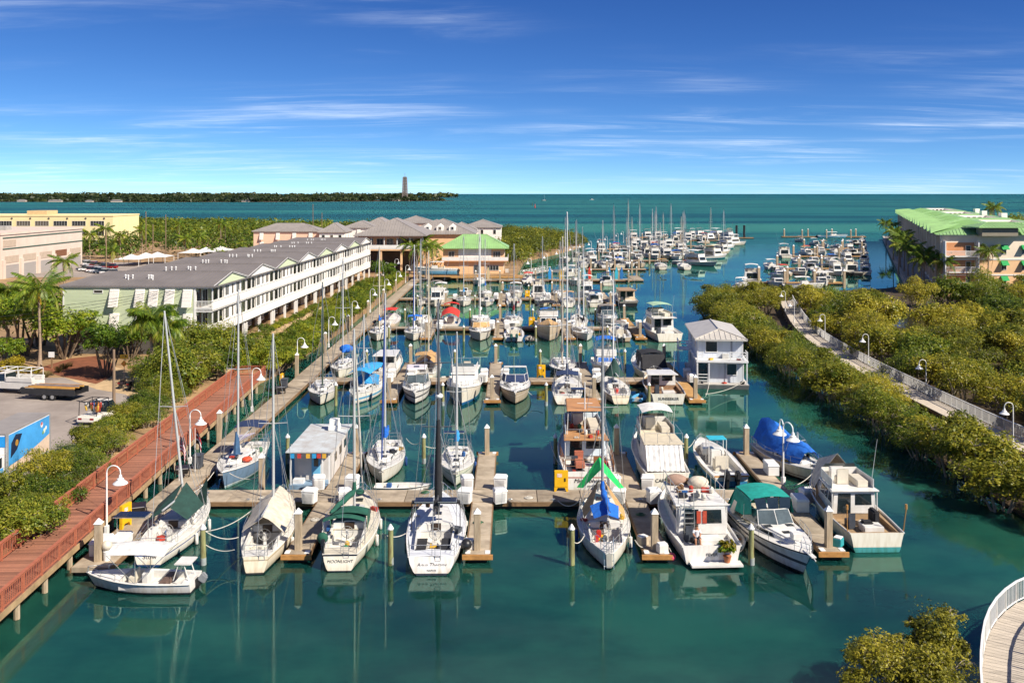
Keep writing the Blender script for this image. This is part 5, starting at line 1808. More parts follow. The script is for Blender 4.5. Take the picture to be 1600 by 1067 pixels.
 bt.add(MB().tube([(0, L * .46, zd(L * .46) + .12), (0, L * .525, zd(L * .5) + .05)], .035, 5).bar((-.18, L * .53, zd(L * .5) - .1), (.18, L * .53, zd(L * .5) - .1), .05, .1), 'anchor', STEEL)
 if not double_end:
  ym = -L / 2 - .02
  m = MB()
  for sx in (-.16, .16):
   m.tube([(sx + .35, ym - .05, .1), (sx + .35, ym + .0, zd(ym) + .55)], .016, 5)
  for i in range(4):
   m.tube([(.19, ym - .05, .15 + i * .3), (.51, ym - .05, .15 + i * .3)], .016, 5)
  bt.add(m, 'boarding_ladder', STEEL)
 if dinghy_motor:
  outboard(bt, -.38 * B * .8, -.47 * L, zd(-.45 * L) + .35, BLACKP, .75)
 if text_:
  bt.text(text_[0], text_[1], .55, y=-L / 2 - .12, shear=.25 if text_[2] else 0, tilt=R(-8))
 if lod == 0:
  fenders(bt, [-.15 * L, .12 * L], 1, WHITE)
  fenders(bt, [-.05 * L], -1, M('fender_blue', lin('#2c4f8c'), .5, .1, 2))
 return bt
def cruiser(label, x, y, hdg, L, B, hull, top='bimini', topmat=None, cover=None, deck=None, group=None, lod=0, name='motor_cruiser', seed=0, stripe_win=True, arch=True, fb=(1.05, 1.5), text_=None, roll=0.0):
 """express cruiser: long foredeck, raked windshield, cockpit aft"""
 bt = Boat(name, label, 'motorboat', x, y, hdg, L, B, fb, .88, .35, 2.5, 'power', L * .12, .1, .02, .3, group=group, roll=roll)
 bt.hull(hull, rail=BLACKP if seed % 2 else WHITE, rr=.04)
 dk = deck or WHITE
 zd = bt.s
 bt.deck(dk, [(-.44 * L, -.02 * L, .36 * B, .62)], DECKW, camber=.10)
 zf = zd(.1 * L)
 co, fq = bt.cabin('foredeck', -.02 * L, .36 * L, .40 * B, .16 * B, zf - .15, zf + .36, WHITE, .14, 1.1, .0, .1)
 for i, (xx, yy) in enumerate([(0, .18 * L), (-.2 * B, .07 * L), (.2 * B, .07 * L)]):
  bt.add(MB().box(xx - .24, xx + .24, yy - .2, yy + .2, zf + .34, zf + .385), 'deck_hatch', HATCH, bev=.015, parent=co)
 for sd in ('R', 'L'):
  u0, u1 = (.1, .62) if sd == 'R' else (.38, .9)
  bt.panel(fq[sd], u0, u1, .45, .8, 'side_window', DARKG, parent=co, taper=.05)
 wy, wz = .03 * L, zf + .30
 tz = wz + .75
 pts_b = [(-.43 * B, -.12 * L, wz - .05), (-.33 * B, wy, wz), (0, wy + .3, wz + .03), (.33 * B, wy, wz), (.43 * B, -.12 * L, wz - .05)]
 pts_t = [(-.40 * B, -.14 * L, tz - .05), (-.29 * B, wy - .55, tz), (0, wy - .35, tz + .04), (.29 * B, wy - .55, tz), (.40 * B, -.14 * L, tz - .05)]
 fr = MB().tube(pts_b, .03, 5).tube(pts_t, .03, 5)
 for a, b in zip(pts_b, pts_t):
  fr.tube([a, b], .028, 5)
 ws = bt.add(fr, 'windshield', WHITE if seed % 3 else STEEL, smooth=60)
 for i in range(4):
  bt.add(MB().hexa([Vector(pts_b[i]) + Vector((0, -.01, 0)), Vector(pts_b[i + 1]) + Vector((0, -.01, 0)), Vector(pts_b[i + 1]) + Vector((0, .01, 0)), Vector(pts_b[i]) + Vector((0, .01, 0))], [Vector(pts_t[i]) + Vector((0, -.01, 0)), Vector(pts_t[i + 1]) + Vector((0, -.01, 0)), Vector(pts_t[i + 1]) + Vector((0, .01, 0)), Vector(pts_t[i]) + Vector((0, .01, 0))]), 'pane', cover or GREYG, parent=ws)
 fz = zd(-.2 * L) - .62
 bt.add(MB().box(-.33 * B, -.05 * B, -.1 * L, -.03 * L, fz, fz + 1.0), 'helm_console', WHITE, bev=.05)
 bt.add(MB().box(.06 * B, .33 * B, -.2 * L, -.05 * L, fz, fz + .5).box(.06 * B, .33 * B, -.22 * L, -.2 * L, fz, fz + .95), 'seat', CREAM, bev=.05)
 bt.add(MB().box(-.32 * B, .32 * B, -.43 * L, -.37 * L, fz, fz + .48).box(-.32 * B, .32 * B, -.445 * L, -.43 * L, fz, fz + .85), 'stern_bench', CREAM, bev=.05)
 bt.add(MB().box(-.38 * B, .38 * B, -.5 * L - .75, -.5 * L + .02, .18, .27), 'swim_platform', WHITE, bev=.03)
 if arch:
  m = MB()
  for sd in (-1, 1):
   m.hexa([(sd * .44 * B - .06, -.34 * L, zd(0) - .05), (sd * .44 * B + .06, -.34 * L, zd(0) - .05), (sd * .44 * B + .06, -.28 * L, zd(0) - .05), (sd * .44 * B - .06, -.28 * L, zd(0) - .05)],
                   [(sd * .36 * B - .05, -.27 * L, zd(0) + 1.55), (sd * .36 * B + .05, -.27 * L, zd(0) + 1.55), (sd * .36 * B + .05, -.22 * L, zd(0) + 1.55), (sd * .36 * B - .05, -.22 * L, zd(0) + 1.55)])
  m.box(-.37 * B, .37 * B, -.27 * L, -.22 * L, zd(0) + 1.5, zd(0) + 1.62)
  bt.add(m, 'radar_arch', WHITE, bev=.02)
 if top:
  tm_ = topmat or canvas('white', (.80, .78, .74))
  zt = zd(0) + 1.75
  if top == 'hard':
   o, _ = bt.cabin('hardtop', -.26 * L, .02 * L, .38 * B, .34 * B, zt, zt + .14, tm_, .08, .1, .1, .05)
   bt.add(MB().box(-.3, .3, -.14 * L, -.06 * L, zt + .142, zt + .17), 'sunroof', HATCH, parent=o)
   m = MB()
   for sd in (-1, 1):
    m.tube([(sd * .4 * B, -.24 * L, zd(0)), (sd * .36 * B, -.2 * L, zt)], .03, 5).tube([(sd * .36 * B, -.05 * L, zd(0) + .5), (sd * .33 * B, -.02 * L, zt)], .03, 5)
   bt.add(m, 'top_posts', WHITE, parent=o)
  else:
   bt.canopy('bimini', tm_, -.30 * L, -.04 * L, .38 * B, zt - .08, .2, zb=zd(0))
   if top == 'full':
    for sd in (-1, 1):
     bt.add(MB().add([(sd * .38 * B, -.30 * L, zt - .1), (sd * .38 * B, -.04 * L, zt - .1), (sd * .40 * B, -.02 * L, wz + .5), (sd * .43 * B, -.14 * L, zd(0) + .4), (sd * .44 * B, -.36 * L, zd(0) + .1)], [(0, 1, 2, 3, 4)]), 'side_curtain', tm_)
    for i in range(3):
     x0, x1 = (-.36 + .24 * i) * B, (-.36 + .24 * i + .215) * B
     bt.add(MB().quad((x0, -.04 * L + .02, zt - .08 + .1), (x1, -.04 * L + .02, zt - .08 + .1), (x1 * .9, wy - .5, tz + .02), (x0 * .9, wy - .5, tz + .02)), 'clear_panel', DARKG)
    bt.add(MB().quad((-.38 * B, -.30 * L, zt - .1), (.38 * B, -.30 * L, zt - .1), (.42 * B, -.42 * L, zd(0) + .1), (-.42 * B, -.42 * L, zd(0) + .1)), 'aft_curtain', tm_)
 bt.rail(.02 * L, .495 * L, .55, bow=True, mid=lod == 0, step=.9, name='bow_rail')
 bt.add(MB().box(-.14, .14, .43 * L, .54 * L, zd(.47 * L), zd(.47 * L) + .06).tube([(0, .5 * L, zd(.5 * L)), (0, .56 * L, zd(.5 * L) - .12)], .04, 5), 'anchor_pulpit', WHITE)
 clutter(bt, [(.25 * B, -.33 * L, fz), (-.2 * B, -.3 * L, fz), (0, -.38 * L, fz + .5)], seed)
 if text_: bt.text(text_[0], text_[1], .62)
 return bt
def flybridge(label, x, y, hdg, L, B, hull, house=None, top=None, topmat=None, curtains=None, deck=None, group=None, lod=0, name='flybridge_cruiser', seed=0, fb=(1.15, 1.9), text_=None, hh=1.55, fly=True, house_y=(-.20, .20), roofmat=None, win=None, bowcover=None, fly_back=None, roll=0.0, flyclutter=False, mast=0.0):
 """convertible or trawler: deckhouse, flying bridge, open cockpit aft"""
 bt = Boat(name, label, 'motorboat', x, y, hdg, L, B, fb, .90, .38, 2.6, 'power', L * .10, 0, .05, .35, bul=.12, group=group, roll=roll)
 bt.hull(hull, rail=WHITE, rr=.05)
 zd = lambda q: bt.s(q) - .12
 hm = house or WHITE
 h0, h1 = house_y[0] * L, house_y[1] * L
 bt.deck(deck or DECKW, [(-.46 * L, h0 - .02, .40 * B, .30)], deck or DECKW)
 zb = zd(h0) - .05
 zt = zb + hh
 co, fq = bt.cabin('deckhouse', h0, h1, .40 * B, .33 * B, zb, zt, hm, .10, .7, .0, .06)
 wm = win or DARKG
 for sd in ('R', 'L'):
  for i in range(3):
   u = .08 + i * .29
   u0, u1 = (u, u + .25) if sd == 'R' else (1 - u - .25, 1 - u)
   bt.panel(fq[sd], u0, u1, .45, .85, 'side_window', wm, parent=co)
 for i in range(3):
  bt.panel(fq['F'], .06 + i * .31, .06 + i * .31 + .27, .3, .85, 'windshield_pane', wm, parent=co)
 if not curtains:
  bt.panel(fq['A'], .12, .42, .05, .9, 'saloon_door', DARKG, parent=co)
  bt.panel(fq['A'], .52, .9, .4, .88, 'aft_window', DARKG, parent=co)
 bt.cabin('trunk_cabin', h1 - .3, min(.40 * L, h1 + .24 * L), .32 * B, .14 * B, zd(h1) - .05, zd(h1) + .38, hm, .1, .8, 0, .06)
 back = (fly_back if fly_back is not None else -.10) * L
 rf, _ = bt.cabin('bridge_deck', h0 + back, h1 - .5, .43 * B, .36 * B, zt + .002, zt + .12, roofmat or WHITE, .02, .15, 0, .03)
 if fly_back is not None and not curtains:
  m = MB()
  for sd in (-1, 1):
   m.tube([(sd * .40 * B, h0 + back + .15, bt.s(h0 + back)), (sd * .40 * B, h0 + back + .15, zt)], .035, 6)
  bt.add(m, 'deck_posts', WHITE)
 if fly:
  f0, f1 = h0 + .02 * L, h1 - .75
  c = MB()
  zz = zt + .12
  for sd in (-1, 1):
   c.bar((sd * .37 * B, f0, zz + .3), (sd * .33 * B, f1, zz + .34), .06, .6)
  c.bar((-.33 * B, f1, zz + .36), (.33 * B, f1, zz + .36), .06, .66)
  bt.add(c, 'bridge_coaming', hm, bev=.02)
  bt.add(MB().quad((-.30 * B, f1 + .02, zz + .69), (.30 * B, f1 + .02, zz + .69), (.27 * B, f1 - .2, zz + 1.0), (-.27 * B, f1 - .2, zz + 1.0)), 'bridge_windscreen', GREYG)
  bt.add(MB().box(-.22 * B, .04 * B, f1 - .7, f1 - .3, zz, zz + .85), 'helm_console', WHITE, bev=.04)
  bt.add(MB().box(-.2 * B, .02 * B, f1 - 1.5, f1 - 1.1, zz, zz + .5).box(-.2 * B, .02 * B, f1 - 1.56, f1 - 1.48, zz, zz + 1.0), 'helm_seat', CREAM, bev=.04)
  bt.add(MB().box(.1 * B, .3 * B, f0 + .2, f1 - .6, zz, zz + .42), 'bench', CREAM, bev=.04)
  if back < -.02 * L:
   m = MB()
   y_ = h0 + back + .1
   m.tube([(-.4 * B, f0, zz + .75), (-.4 * B, y_, zz + .75), (.4 * B, y_, zz + .75), (.4 * B, f0, zz + .75)], .02, 5)
   for xx in (-.4 * B, -.13 * B, .13 * B, .4 * B):
    m.tube([(xx, y_, zz - .05), (xx, y_, zz + .75)], .02, 5)
   bt.add(m, 'bridge_rail', STEEL, smooth=60)
  if top:
   if top == 'hard':
    o, _ = bt.cabin('hardtop', f0 - .2, f1 - .1, .36 * B, .32 * B, zz + 1.85, zz + 1.95, topmat or WHITE, .05, .1, .05, .03)
    m = MB()
    for sx in (-.34 * B, .34 * B):
     for y_ in (f0, f1 - .3):
      m.tube([(sx, y_, zz), (sx * .95, y_, zz + 1.85)], .03, 5)
    bt.add(m, 'top_posts', WHITE, parent=o)
   else:
    bt.canopy('bridge_bimini', topmat or MATS['canvas_white'], f0 - .1, f1 - .3, .34 * B, zz + 1.7, .22, zb=zz)
  if flyclutter:
   clutter(bt, [(random.Random(seed + i).uniform(-.28, .28) * B, random.Random(seed * 3 + i).uniform(h0 + back, f1 - .4), zz) for i in range(14)], seed)
 if curtains:
  yy = -.47 * L
  rows = []
  for i in range(5):
   v = i / 4
   row = []
   for j in range(25):
    u = -1 + j / 12
    row.append((u * .39 * B, h0 + back + (yy - h0 - back) * (1 - v) * .8 + .05 * math.sin(j * 1.9), zd(yy) + .05 + (zt - zd(yy) - .05) * v))
   rows.append(row)
  bt.add(MB().grid(rows), 'cockpit_curtain', curtains, smooth=40)
  for sd in (-1, 1):
   bt.add(MB().quad((sd * .395 * B, yy * .93, zd(yy)), (sd * .4 * B, h0, zd(h0)), (sd * .38 * B, h0, zt), (sd * .39 * B, h0 + back, zt)), 'side_curtain', curtains)
 if bowcover:
  rows = []
  for i in range(6):
   v = i / 5
   y_ = h1 - .2 + (.47 * L - h1 + .2) * v
   bw_ = max(.05, bt.b(y_) * (.98 - .1 * v))
   rows.append([(u * bw_, y_, bt.s(y_) + .12 + (1.0 - .75 * v) * (1 - abs(u)) * .9) for u in (-1, -.5, 0, .5, 1)])
  bt.add(MB().grid(rows, .02), 'bow_cover', bowcover, smooth=40)
 bt.rail(h1 - .1 * L, .495 * L, .7, bow=True, mid=True, step=1.0, name='bow_rail')
 fz = zd(-.3 * L) - .30
 if not curtains:
  bt.add(MB().box(-.12 * B, .22 * B, -.42 * L, -.33 * L, fz, fz + .45), 'deck_locker', WHITE, bev=.04)
  bt.add(MB().box(-.30 * B, -.18 * B, -.33 * L, -.27 * L, fz, fz + .5).box(-.30 * B, -.18 * B, -.34 * L, -.33 * L, fz, fz + 1.0), 'deck_chair', M('chair_dark', (.05, .06, .08), .7, .2, 3), bev=.03)
  clutter(bt, [(random.Random(seed + i).uniform(-.33, .33) * B, random.Random(seed * 3 + i).uniform(-.45 * L, h0 - .3), fz) for i in range(4)], seed + 3)
 if mast:
  bt.add(MB().tube([(0, h0 + .5, zt), (0, h0 + .4, zt + mast)], [.06, .04], 6).tube([(-.6, h0 + .45, zt + mast * .6), (.6, h0 + .45, zt + mast * .6)], .025, 5), 'signal_mast', WHITEP, smooth=60)
 bt.add(MB().tube([(.36 * B, h0 + .6, zt), (.40 * B, h0 - .1, zt + 3.4)], [.02, .008], 5), 'whip_antenna', WHITEP)
 if text_: bt.text(text_[0], text_[1], bt.fb[0] * .56, y=-L / 2 - .03, shear=text_[2] if len(text_) > 2 else 0)
 return bt
def console(label, x, y, hdg, L, B, hull, ttop=None, engines=2, engmat=None, deck=None, group=None, lod=0, name='centre_console_boat', seed=0, fb=(.75, 1.15), z=0.0, roll=0.0):
 bt = Boat(name, label, 'motorboat', x, y, hdg, L, B, fb, .88, .4, 2.7, 'power', L * .10, 0, .02, .3, group=group, z=z, roll=roll)
 bt.hull(hull, rail=WHITE, rr=.045)
 zd = bt.s
 bt.deck(WHITE, [(-.42 * L, .28 * L, .40 * B, .52)], deck or DECKW)
 fz = zd(-.1 * L) - .52
 o, fq = bt.cabin('console', -.06 * L, .10 * L, .17 * B, .15 * B, fz, fz + 1.25, WHITE, .04, .25, .0, .06)
 bt.panel(fq['F'], .1, .9, .6, .97, 'console_screen', DARKG, parent=o)
 bt.add(MB().box(-.18 * B, .18 * B, -.20 * L, -.13 * L, fz, fz + .85).box(-.18 * B, .18 * B, -.215 * L, -.20 * L, fz, fz + 1.15), 'leaning_post', CREAM, bev=.04)
 bt.add(MB().box(-.25 * B, .25 * B, .16 * L, .24 * L, fz, fz + .45), 'bow_seat', WHITE, bev=.04)
 if ttop:
  zt = fz + 2.15
  tt = bt.canopy('t_top', ttop, -.20 * L, .10 * L, .28 * B, zt, .08, frame=False, thick=.05)
  for sx in (-.18 * B, .18 * B):
   m = MB()
   for y_, y2 in ((-.07 * L, -.16 * L), (.07 * L, .06 * L)):
    m.tube([(sx, y_, fz), (sx * 1.2, y2, zt)], .03, 6)
   m.tube([(sx * 1.2, -.16 * L, zt - .05), (sx * 1.2, .06 * L, zt - .05)], .025, 5)
   bt.add(m, 'top_frame', STEEL, smooth=60, parent=tt)
  bt.add(MB().tube([(.25 * B, 0, zt), (.3 * B, -.08 * L, zt + 3.2)], [.015, .006], 5).tube([(-.25 * B, 0, zt), (-.3 * B, -.08 * L, zt + 3.2)], [.015, .006], 5), 'whip_antenna', WHITEP)
 for i in range(engines):
  xx = (i - (engines - 1) / 2) * .8
  outboard(bt, xx, -.5 * L - .12, .55, engmat or BLACKP, 1.25)
 bt.rail(.2 * L, .495 * L, .3, bow=True, mid=False, step=.8, name='bow_rail')
 clutter(bt, [(.2 * B, -.33 * L, fz), (-.25 * B, -.38 * L, fz), (.28 * B, .05 * L, fz)], seed)
 return bt
def dinghy(label, x, y, hdg, L, B, hull, inner=None, z=0.0, motor=False, name='dinghy', seed=0, inflatable=False, tilt=0.0):
 bt = Boat(name, label, 'dinghy', x, y, hdg, L, B, (.36, .48), .78, .4, 2.4, 'power', L * .08, 0, .03, .12, z=z)
 bt.t.rotation_euler[1] = tilt
 if inflatable:
  ys = [(-.5 + i / 10) * L for i in range(11)]
  pts = [(-bt.b(q) + .16, q, .30 + .12 * max(0, q / L)) for q in ys] + [(bt.b(q) - .16, q, .30 + .12 * max(0, q / L)) for q in ys[::-1]]
  bt.add(MB().tube(pts, .2, 8), 'tube', hull, smooth=60)
  bt.add(MB().box(-B * .36, B * .36, -.44 * L, .30 * L, .14, .18), 'floor', inner or DECKW)
  bt.add(MB().box(-B * .36, B * .36, -.46 * L, -.43 * L, .1, .5), 'transom', DECKW)
 else:
  bt.hull(hull, ns=12, rail=WHITE, rr=.03)
  bt.deck(WHITE, [(-.46 * L, .36 * L, B * .42, .26)], inner or DECKW, ns=10, camber=.02)
 bt.add(MB().box(-B * .38, B * .38, -.08 * L, .02 * L, .24, .29), 'thwart', inner or TEAK)
 if motor:
  outboard(bt, 0, -.5 * L - .05, .3, BLACKP, .8, R(25))
 clutter(bt, [(-.1, -.25 * L, .16), (.15, .14 * L, .16)], seed)
 return bt
# the boats of the marina
cvW = canvas('white', (.80, .78, .74))
cvB = canvas('blue', lin('#1f6fd0'))
cvN = canvas('navy', lin('#24365c'))
cvG = canvas('dark_green', lin('#1f5a48'))
cvGD = canvas('deep_green', lin('#22443c'))
cvT = canvas('tan', lin('#c9a06a'))
cvTL = canvas('teal', lin('#12998c'))
cvR = canvas('red', lin('#d8382c'))
cvK = canvas('black', lin('#26262a'))
cvGY = canvas('grey', lin('#8d847c'))
cvBE = canvas('beige', lin('#d9cdb8'))
cvSK = canvas('sky', lin('#3aa0de'))
cvM = canvas('maroon', lin('#9c2a2c'))
HW = hull_mat('hull_white', '#e6e0d2')
HWB = hull_mat('hull_white_blue', '#e8e3d8', '#2a4a86', '#1d3f6e', .12)
HWN = hull_mat('hull_white_navy_stripe', '#e6dfcd', '#20242c', '#20242c', .06, (.82, .92))
HWG = hull_mat('hull_white_grey', '#ebe6e0', None, '#3a4048', .1)
HCR = hull_mat('hull_cream', '#e2d6bd', '#b8a98c', '#33352f', .08, (.7, .78))
HBL = hull_mat('hull_slate_blue', '#6f87a0', '#dfe6ea', '#9fc4c9', .12, (.14, .2))
HTQ = hull_mat('hull_turquoise', '#f0ede6', '#1aa6c0', '#1aa6c0', .35, (.36, .37))
HSB = hull_mat('hull_white_sky', '#ebe7de', '#5fa6cc', '#2a6f96', .1, (.4, .62))
HTAN = hull_mat('hull_taupe', '#c9b8a0', '#efe6d6', '#3a3028', .1, (.85, .9))
HGN = hull_mat('hull_pale_green', '#d7dccb', '#7f9a86', '#34453a', .08, (.75, .8))
HBK = hull_mat('hull_black', '#2a2a2c', '#d8d2c6', '#2a2a2c', .1, (.85, .95))
HAQ = hull_mat('hull_aqua', '#7fb6d6', '#f0ede6', '#5a8fae', .1, (.9, 1.2))
HGS = hull_mat('hull_grey_stripes', '#ece8e2', '#5c5a5e', '#4a484c', .12, (.62, .80))
# nearest row, near side of the first cross dock
b = sail('white sailboat beside the near end of the walkway, dark green sail cover and solar panel', -21.35, 59.7, 1, 9.4, 3.05, HWB, 14.4, cover=None, lean=-1.15, jib=None, roll=-.01, seed=1, solar=[(-1.6, -3.4, 2.55, .95, .5)], deck=DECKW, text_=('Stow', .42, 0))
for sg in (-1, 1):
 b.add(MB().add([(sg * .1, .9, 3.2), (sg * 1.5, .2, 1.95), (sg * 1.2, -2.0, 1.75), (0, -1.6, 2.35)], [(0, 1, 2, 3)]), 'green_sail_cloth', cvGD)
b.add(MB().add([(.1, 4.2, 1.6), (.9, 2.6, 3.0), (1.25, 1.4, 1.5), (.2, 2.2, 1.6)], [(0, 1, 2, 3)]), 'green_sail_cloth', cvGD)
b = sail('sailboat tented under beige boom covers, second from the walkway', -15.35, 59.1, -5, 10.4, 3.05, HCR, 13.0, cover=None, tarp=cvBE, seed=2, tw=.46, spread=(.5,))
b = sail('cream sailboat with dark green sail cover and folded green dodger', -10.25, 59.6, -2, 10.6, 3.4, HWN, 13.2, cover=cvG, jib=ROPEW, deck=CREAM, seed=3, tw=.58, text_=('MOONLIGHT', .25, 1), dinghy_motor=True, boom_side=-.9, dodger=cvG)
b.canopy('folded_bimini', cvG, -3.9, -3.3, 1.25, 2.35, .25)
b.add(MB().ball((-1.15, -4.5, 1.6), .34, 10, (1, .7, 1)), 'horseshoe_cover', cvG, smooth=60)
b.add(MB().ball((-.1, 4.3, 1.5), .36, 10, (1, 1, .45)), 'hatch_cover', cvG, smooth=60)
text(b.t, 'KEY WEST, FL', MATS['lettering_black'], .17, (0, -5.45, .28), (R(86), 0, 0))
b = sail('white racing sailboat with black sail cover and twin solar panels over its cockpit', -4.75, 59.2, -1, 10.8, 3.65, HWG, 15.2, mast=M('mast_dark', (.10, .10, .11), .4, .2, 2), cover=None, jib=None, seed=4, tw=.74, deck=M('deck_pale_grey', (.72, .73, .76), .5, .08, 3),
         solar=[(-.72, -1.55, 3.0, .55, .42), (.72, -1.55, 3.0, .55, .42)], text_=('Aqua Therapy', .3, 1), fb=(1.0, 1.35), spread=(.4, .7))
b.add(MB().tube([(0, .85, 2.2), (-.02, .9, 4.6), (0, .8, 7.4)], [.26, .2, .12], 8).tube([(0, .7, 2.3), (0, -2.2, 2.6)], [.24, .16], 8), 'sail_cover', cvK, smooth=50)
b.add(MB().box(-1.5, 1.5, -1.7, -1.4, 2.8, 2.95).tube([(-1.5, -1.6, 1.1), (-1.5, -1.6, 2.85)], .03, 6).tube([(1.5, -1.6, 1.1), (1.5, -1.6, 2.85)], .03, 6), 'solar_arch', cvK)
b.add(MB().ball((.05, 1.0, 8.9), .26, 10, (1, 1, .7)), 'radar_dome', WHITEP, smooth=60)
b.add(MB().ball((1.95, -3.6, 1.0), .34, 10), 'black_fender', BLACKP, smooth=60)
text(b.t, 'NAPLES', MATS['lettering_black'], .16, (0, -5.6, .25), (R(84), 0, 0))
for sx in (-.75, .75):
 b.add(MB().box(sx - .32, sx + .32, -4.4, -2.6, .95, 1.02), 'cockpit_cushion', cvK, bev=.02)
b = sail('double-ended sailboat with royal blue cockpit cover, tan dodger and bright green awning', 5.85, 59.4, 2, 10.6, 3.3, HW, 14.3, mast=M('mast_grey', (.34, .34, .34), .4, .15, 2), cover=cvB, seed=5, double_end=True, boom_side=.2, fb=(1.05, 1.45))
b.add(MB().grid([[(-.75, -2.7, 2.2), (0, -2.7, 2.45), (.75, -2.7, 2.2)], [(-.9, -.9, 2.35), (0, -.9, 2.75), (.9, -.9, 2.35)]], .03), 'cockpit_cover', cvB, smooth=40)
for sg in (-1, 1):
 b.add(MB().add([(0, 4.6, 3.9), (sg * 1.6, 3.2, 2.2), (sg * 1.2, 2.6, 2.35), (0, 2.6, 3.6)], [(0, 1, 2, 3)]), 'green_awning', canvas('bright_green', lin('#1fd262')))
 b.add(MB().add([(sg * .15, 2.5, 3.0), (sg * 1.35, .4, 1.75), (sg * 1.3, -1.4, 1.7), (sg * .75, -1.2, 2.4)], [(0, 1, 2, 3)]), 'tan_side_cloth', cvT)
b.add(MB().box(-.62, -.32, -3.0, -2.7, 1.1, 1.5).box(-.75, -.5, -3.5, -3.2, 1.05, 1.4), 'fuel_can', M('gear_red', lin('#c42f22'), .5, .1, 3), bev=.04)
m = MB()
for sx in (-.28, .28):
 m.tube([(sx, -5.25, .1), (sx, -4.9, 1.9)], .02, 5)
for i in range(5):
 m.tube([(-.28, -5.2 + i * .06, .25 + i * .32), (.28, -5.2 + i * .06, .25 + i * .32)], .02, 5)
b.add(m, 'boarding_ladder', STEEL)
b = flybridge('cluttered live-aboard cruiser with potted plant on its stern and gear on the roof', 11.55, 60.2, -3, 10.6, 3.9, HWG, house=WHITE, fly=False, hh=1.75, house_y=(-.29, .22), seed=6, fb=(1.2, 1.6), fly_back=-.0, text_=('FEVER', .26), win=DARKG)
zz = b.s(-3) + 1.75
clutter(b, [(random.Random(i).uniform(-1.2, 1.2), random.Random(i + 50).uniform(-2.6, 1.2), zz) for i in range(16)], 66)
b.add(MB().ball((-.7, 1.0, zz + .25), .75, 10, (1, .7, .45)), 'tarp_bundle', canvas('brown', lin('#a98a78')), smooth=60)
b.add(MB().ball((.6, .3, zz + .25), .8, 10, (.9, .7, .5)), 'tarp_bundle', cvBE, smooth=60)
m = MB()
for sx in (-1.45, 1.45):
 m.tube([(sx, -2.9, zz + .8), (sx, 1.4, zz + .8)], .022, 5)
 for i in range(5):
  m.tube([(sx, -2.9 + i * 1.07, zz - .1), (sx, -2.9 + i * 1.07, zz + .8)], .022, 5)
m.tube([(-1.45, -2.9, zz + .8), (1.45, -2.9, zz + .8)], .022, 5)
b.add(m, 'roof_rail', STEEL)
yA = -.29 * 10.6
m = MB()
for sx in (-1.15, -.55):
 m.tube([(sx, yA - .35, 1.1), (sx, yA - .05, zz + .7)], .025, 5)
for i in range(6):
 m.box(-1.15, -.55, yA - .34 + i * .045, yA - .22 + i * .045, 1.2 + i * .3, 1.24 + i * .3)
b.add(m, 'ladder', STEEL)
for sx in (-.22, .14):
 b.add(MB().box(sx - .13, sx + .13, yA - .05, yA - .015, 1.75, 2.5), 'red_curtain', M('red_curtain', lin('#b5472f'), .8, .15, 5))
pot = thing('potted_plant', 'bushy potted plant on the stern platform of the cluttered live-aboard', 'plant', (12.7, 54.75, .3))
inst(crown('leaves', 91, lobes_for(91, .62, 1.1, 6), 700, .10, YELL), 'leaves', pot, (0, 0, .25))
inst(crown('leaves', 92, lobes_for(92, .6, .9, 6), 700, .12, GREENL), 'leaves', pot, (0, 0, .25))
MB().lathe([(.16, 0), (.24, .35), (.26, .38), (.2, .38)], n=10).build('pot', M('terracotta', lin('#b5714b'), .8, .15, 4), pot, smooth=40)
MB().box(-2.35, .7, -.35, .35, -.14, -.02).build('swim_shelf', WHITE, b.t, loc=(1.0, -5.6, .3))
b = cruiser('white express cruiser with teal canvas enclosure, bow towards the camera', 16.35, 57.9, 173, 10.4, 3.45, HGS, top='full', topmat=cvTL, seed=7)
b.add(MB().box(-.3, .3, 3.0, 3.5, b.s(3) + .35, b.s(3) + .75), 'deck_box', WHITE, bev=.03)
b = flybridge('sport fishing boat with beige foredeck tent and open flybridge, rightmost of nearest row', 22.3, 62.3, -1.5, 10.6, 3.7, hull_mat('hull_white_teal_boot', '#ece6d6', None, '#4fa3a8', .30), seed=8, fb=(1.2, 1.9), hh=1.5, house_y=(-.16, .16), deck=M('cockpit_tan', lin('#a58a68'), .7, .15, 3), fly_back=-.02, top=None)
rows = []
for i in range(5):
 v = i / 4
 y_ = 1.2 + 3.6 * v
 rows.append([(u * max(.1, b.b(y_) - .1), y_, b.s(y_) + .5 + (2.3 * (1 - v * .75)) * (1 - abs(u)) ** .8) for u in (-1, -.6, -.25, 0, .25, .6, 1)])
b.add(MB().grid(rows, .02), 'foredeck_tent', cvBE, smooth=40)
b.add(MB().box(-.35, .35, -4.0, -3.4, .8, 1.4).box(.5, .9, -3.6, -2.6, .8, 1.9), 'covered_chair', cvK, bev=.1)
for sx in (-1.75, 1.75):
 b.add(MB().tube([(sx, -5.0, 1.2), (sx * 1.05, -5.2, 2.6)], .03, 6).cyl(sx * 1.05, -5.2, 2.6, 2.9, .07, n=6), 'torch', M('torch_bamboo', lin('#c48b4a'), .7, .15, 5))
b = Boat('skiff', 'small white skiff with canvas sunshade tied across the end of the walkway', 'motorboat', -20.75, 51.9, -88, 6.2, 2.15, (.62, .85), .86, .4, 2.2, 'power', .7, 0, .04, .22)
b.hull(HWG, rail=WHITE, rr=.03)
b.deck(WHITE, [(-2.6, .9, .85, .42)], DECKW)
b.canopy('sunshade', cvW, -1.7, 1.5, 1.0, 2.15, .25, zb=.6)
b.add(MB().box(-.4, .4, -.6, -.2, .25, .95), 'console', WHITE, bev=.05)
b.add(MB().box(-.75, .75, -1.7, -1.3, .25, .62), 'bench', M('bench_brown', lin('#6f5a50'), .7, .2, 4), bev=.03)
